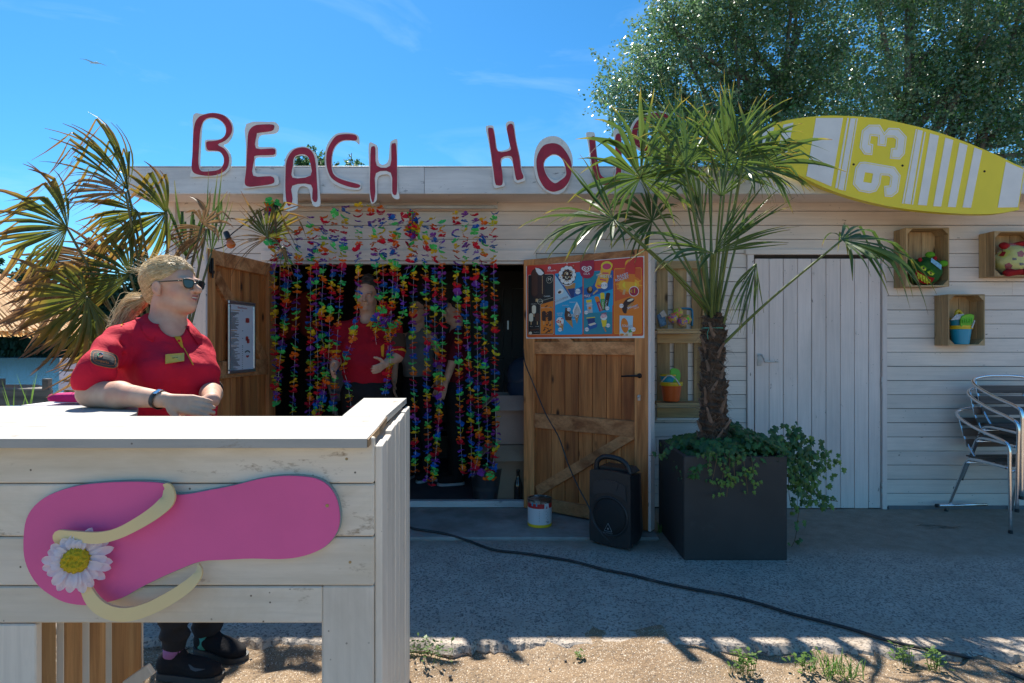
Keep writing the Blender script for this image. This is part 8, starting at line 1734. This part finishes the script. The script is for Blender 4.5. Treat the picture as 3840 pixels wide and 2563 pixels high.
# ------------------------------------------------------------------ weeds, straw, pebbles on sand
def weed(px, py, h_, wdt, n, label, grass=False, seed=0, z=-.02):
    rq = random.Random(seed); Y = (1.35-z)*F/(py-1285); b = V((px-1920)*Y/F, Y, z); m = MB()
    for i in range(n):
        a = rq.uniform(0,6.28); t_ = rq.uniform(.3,1)
        if grass:
            d = V(math.cos(a)*t_, math.sin(a)*t_, rq.uniform(.6,1.6)).normalized(); L_ = h_*rq.uniform(.5,1.1); o = b+V(rq.gauss(0,wdt*.35), rq.gauss(0,wdt*.2), 0); s_ = d.cross(EZ).normalized()*.0025
            q1_ = o+d*L_*.5; q2_ = o+d*L_*.85-EZ*L_*.12+V(d.x,d.y,0)*L_*.25; m.add([o-s_,o+s_,q1_+s_*.9,q1_-s_*.9,q2_], [(0,1,2,3),(3,2,4)])
        else:
            st = b+V(rq.gauss(0,wdt*.35), rq.gauss(0,wdt*.25), 0); hh = h_*rq.uniform(.2,1); c = st+V(rq.gauss(0,.012), rq.gauss(0,.01), hh); L_ = rq.uniform(.012,.028); d = V(math.cos(a), math.sin(a), rq.uniform(-.1,.7)).normalized(); s_ = d.cross(V(0,0,1)).normalized()*L_*.3; m.add([c-d*.004, c+d*L_*.5+s_, c+d*L_, c+d*L_*.5-s_], [(0,1,2,3)])
            if i % 4 == 0: m.tube([st, c], .0012, 3)
    o = m.build('weed', WEED, None, loc=tuple(b)); tag(o, label, 'weed')
weed(1590,2465,.07,.13,90,'leafy weed at the slab edge beside the counter corner',seed=1); weed(2795,2530,.10,.07,90,'yellow-green leafy weed in the sand below the planter',seed=2); weed(3020,2515,.07,.09,60,'small weed left of the grass tuft on the sand',seed=3)
weed(3135,2530,.11,.13,90,'tuft of long grass in the sand at the right',True,4); weed(3385,2490,.07,.07,50,'broad dark weed in the sand right of the grass tuft',seed=5); weed(3500,2520,.09,.05,50,'thin weed near the cable in the sand',seed=6); weed(2175,2470,.03,.03,16,'tiny seedling at the broken slab edge',seed=7)
weed(2470,2000,.13,.03,14,'grass blades at the foot of the white door edge',True,8,z=0.0)
for (px, py, lab, sd_2) in ((40,1585,'green reed clump at the lake edge, left one',11),(95,1580,'green reed clump at the lake edge, right one',12)):
    rq = random.Random(sd_2); b = P(px,1640,5.6); m = MB()
    for i in range(60):
        o = V(b.x+rq.gauss(0,.10), 5.6+rq.gauss(0,.08), .1); L_ = rq.uniform(.6,1.0)*(.62 if i > 8 else 1.0); d = V(rq.gauss(0,.16), rq.gauss(0,.1), 1).normalized(); s_ = V(.008,0,0); e = o+d*L_+V(d.x*L_*.5,0,0); m.add([o-s_,o+s_,o+d*L_*.6+s_*1.2,o+d*L_*.6-s_*1.2,e], [(0,1,2,3),(3,2,4)])
    ob = m.build('reed_clump', WEED, None, loc=(b.x,5.6,.05)); tag(ob, lab, 'reeds')
rq = random.Random(9); m = MB()
for i in range(260):
    x, y = rq.uniform(-1.4,4.2), rq.uniform(2.05,2.62)
    r_ = rq.uniform(.0015,.005)*(1 if rq.random() < .95 else 1.6); z = -.034+rq.uniform(0,.016); c = V(x,y,z); v_ = [c+V(rq.uniform(.7,1)*r_*sx, rq.uniform(.7,1)*r_*sy, rq.uniform(.5,.8)*r_*sz) for sx in (-1,1) for sy in (-1,1) for sz in (-1,1)]; m.add(v_, [(0,1,3,2),(4,6,7,5),(0,4,5,1),(2,3,7,6),(0,2,6,4),(1,5,7,3)])
o = m.build('pebbles', mat('grey_pebble', (0.12,0.11,0.10), .8, var=.5, scale=3), None, loc=(1,2.4,-.03), smooth=True); tag(o, 'scattered small dark pebbles on the sand', 'pebbles', kind='stuff')
m = MB()
for i in range(60):
    if i < 34: x, y = rq.gauss(P(3530,0,4.35).x,.10), rq.gauss(4.36,.035); z = .004
    else: x, y = rq.uniform(-.9,1.2), rq.choice((rq.uniform(4.70,4.8), rq.uniform(3.9,4.1))); z = .026 if y > 4.1 else .006
    a = rq.gauss(.15,.5); L_ = rq.uniform(.01,.06); d = V(math.cos(a)*L_, math.sin(a)*L_, 0); s_ = V(-d.y,d.x,0).normalized()*.0015; c = V(x,y,z); m.add([c-d-s_,c-d+s_,c+d+s_,c+d-s_+EZ*.002], [(0,3,2,1)])
o = m.build('straw_litter', mat('straw_bit', (0.22,0.15,0.09), .9, var=.4), None, loc=(1,4.3,0)); tag(o, 'scattered bits of straw on the concrete by the wall', 'straw', kind='stuff')
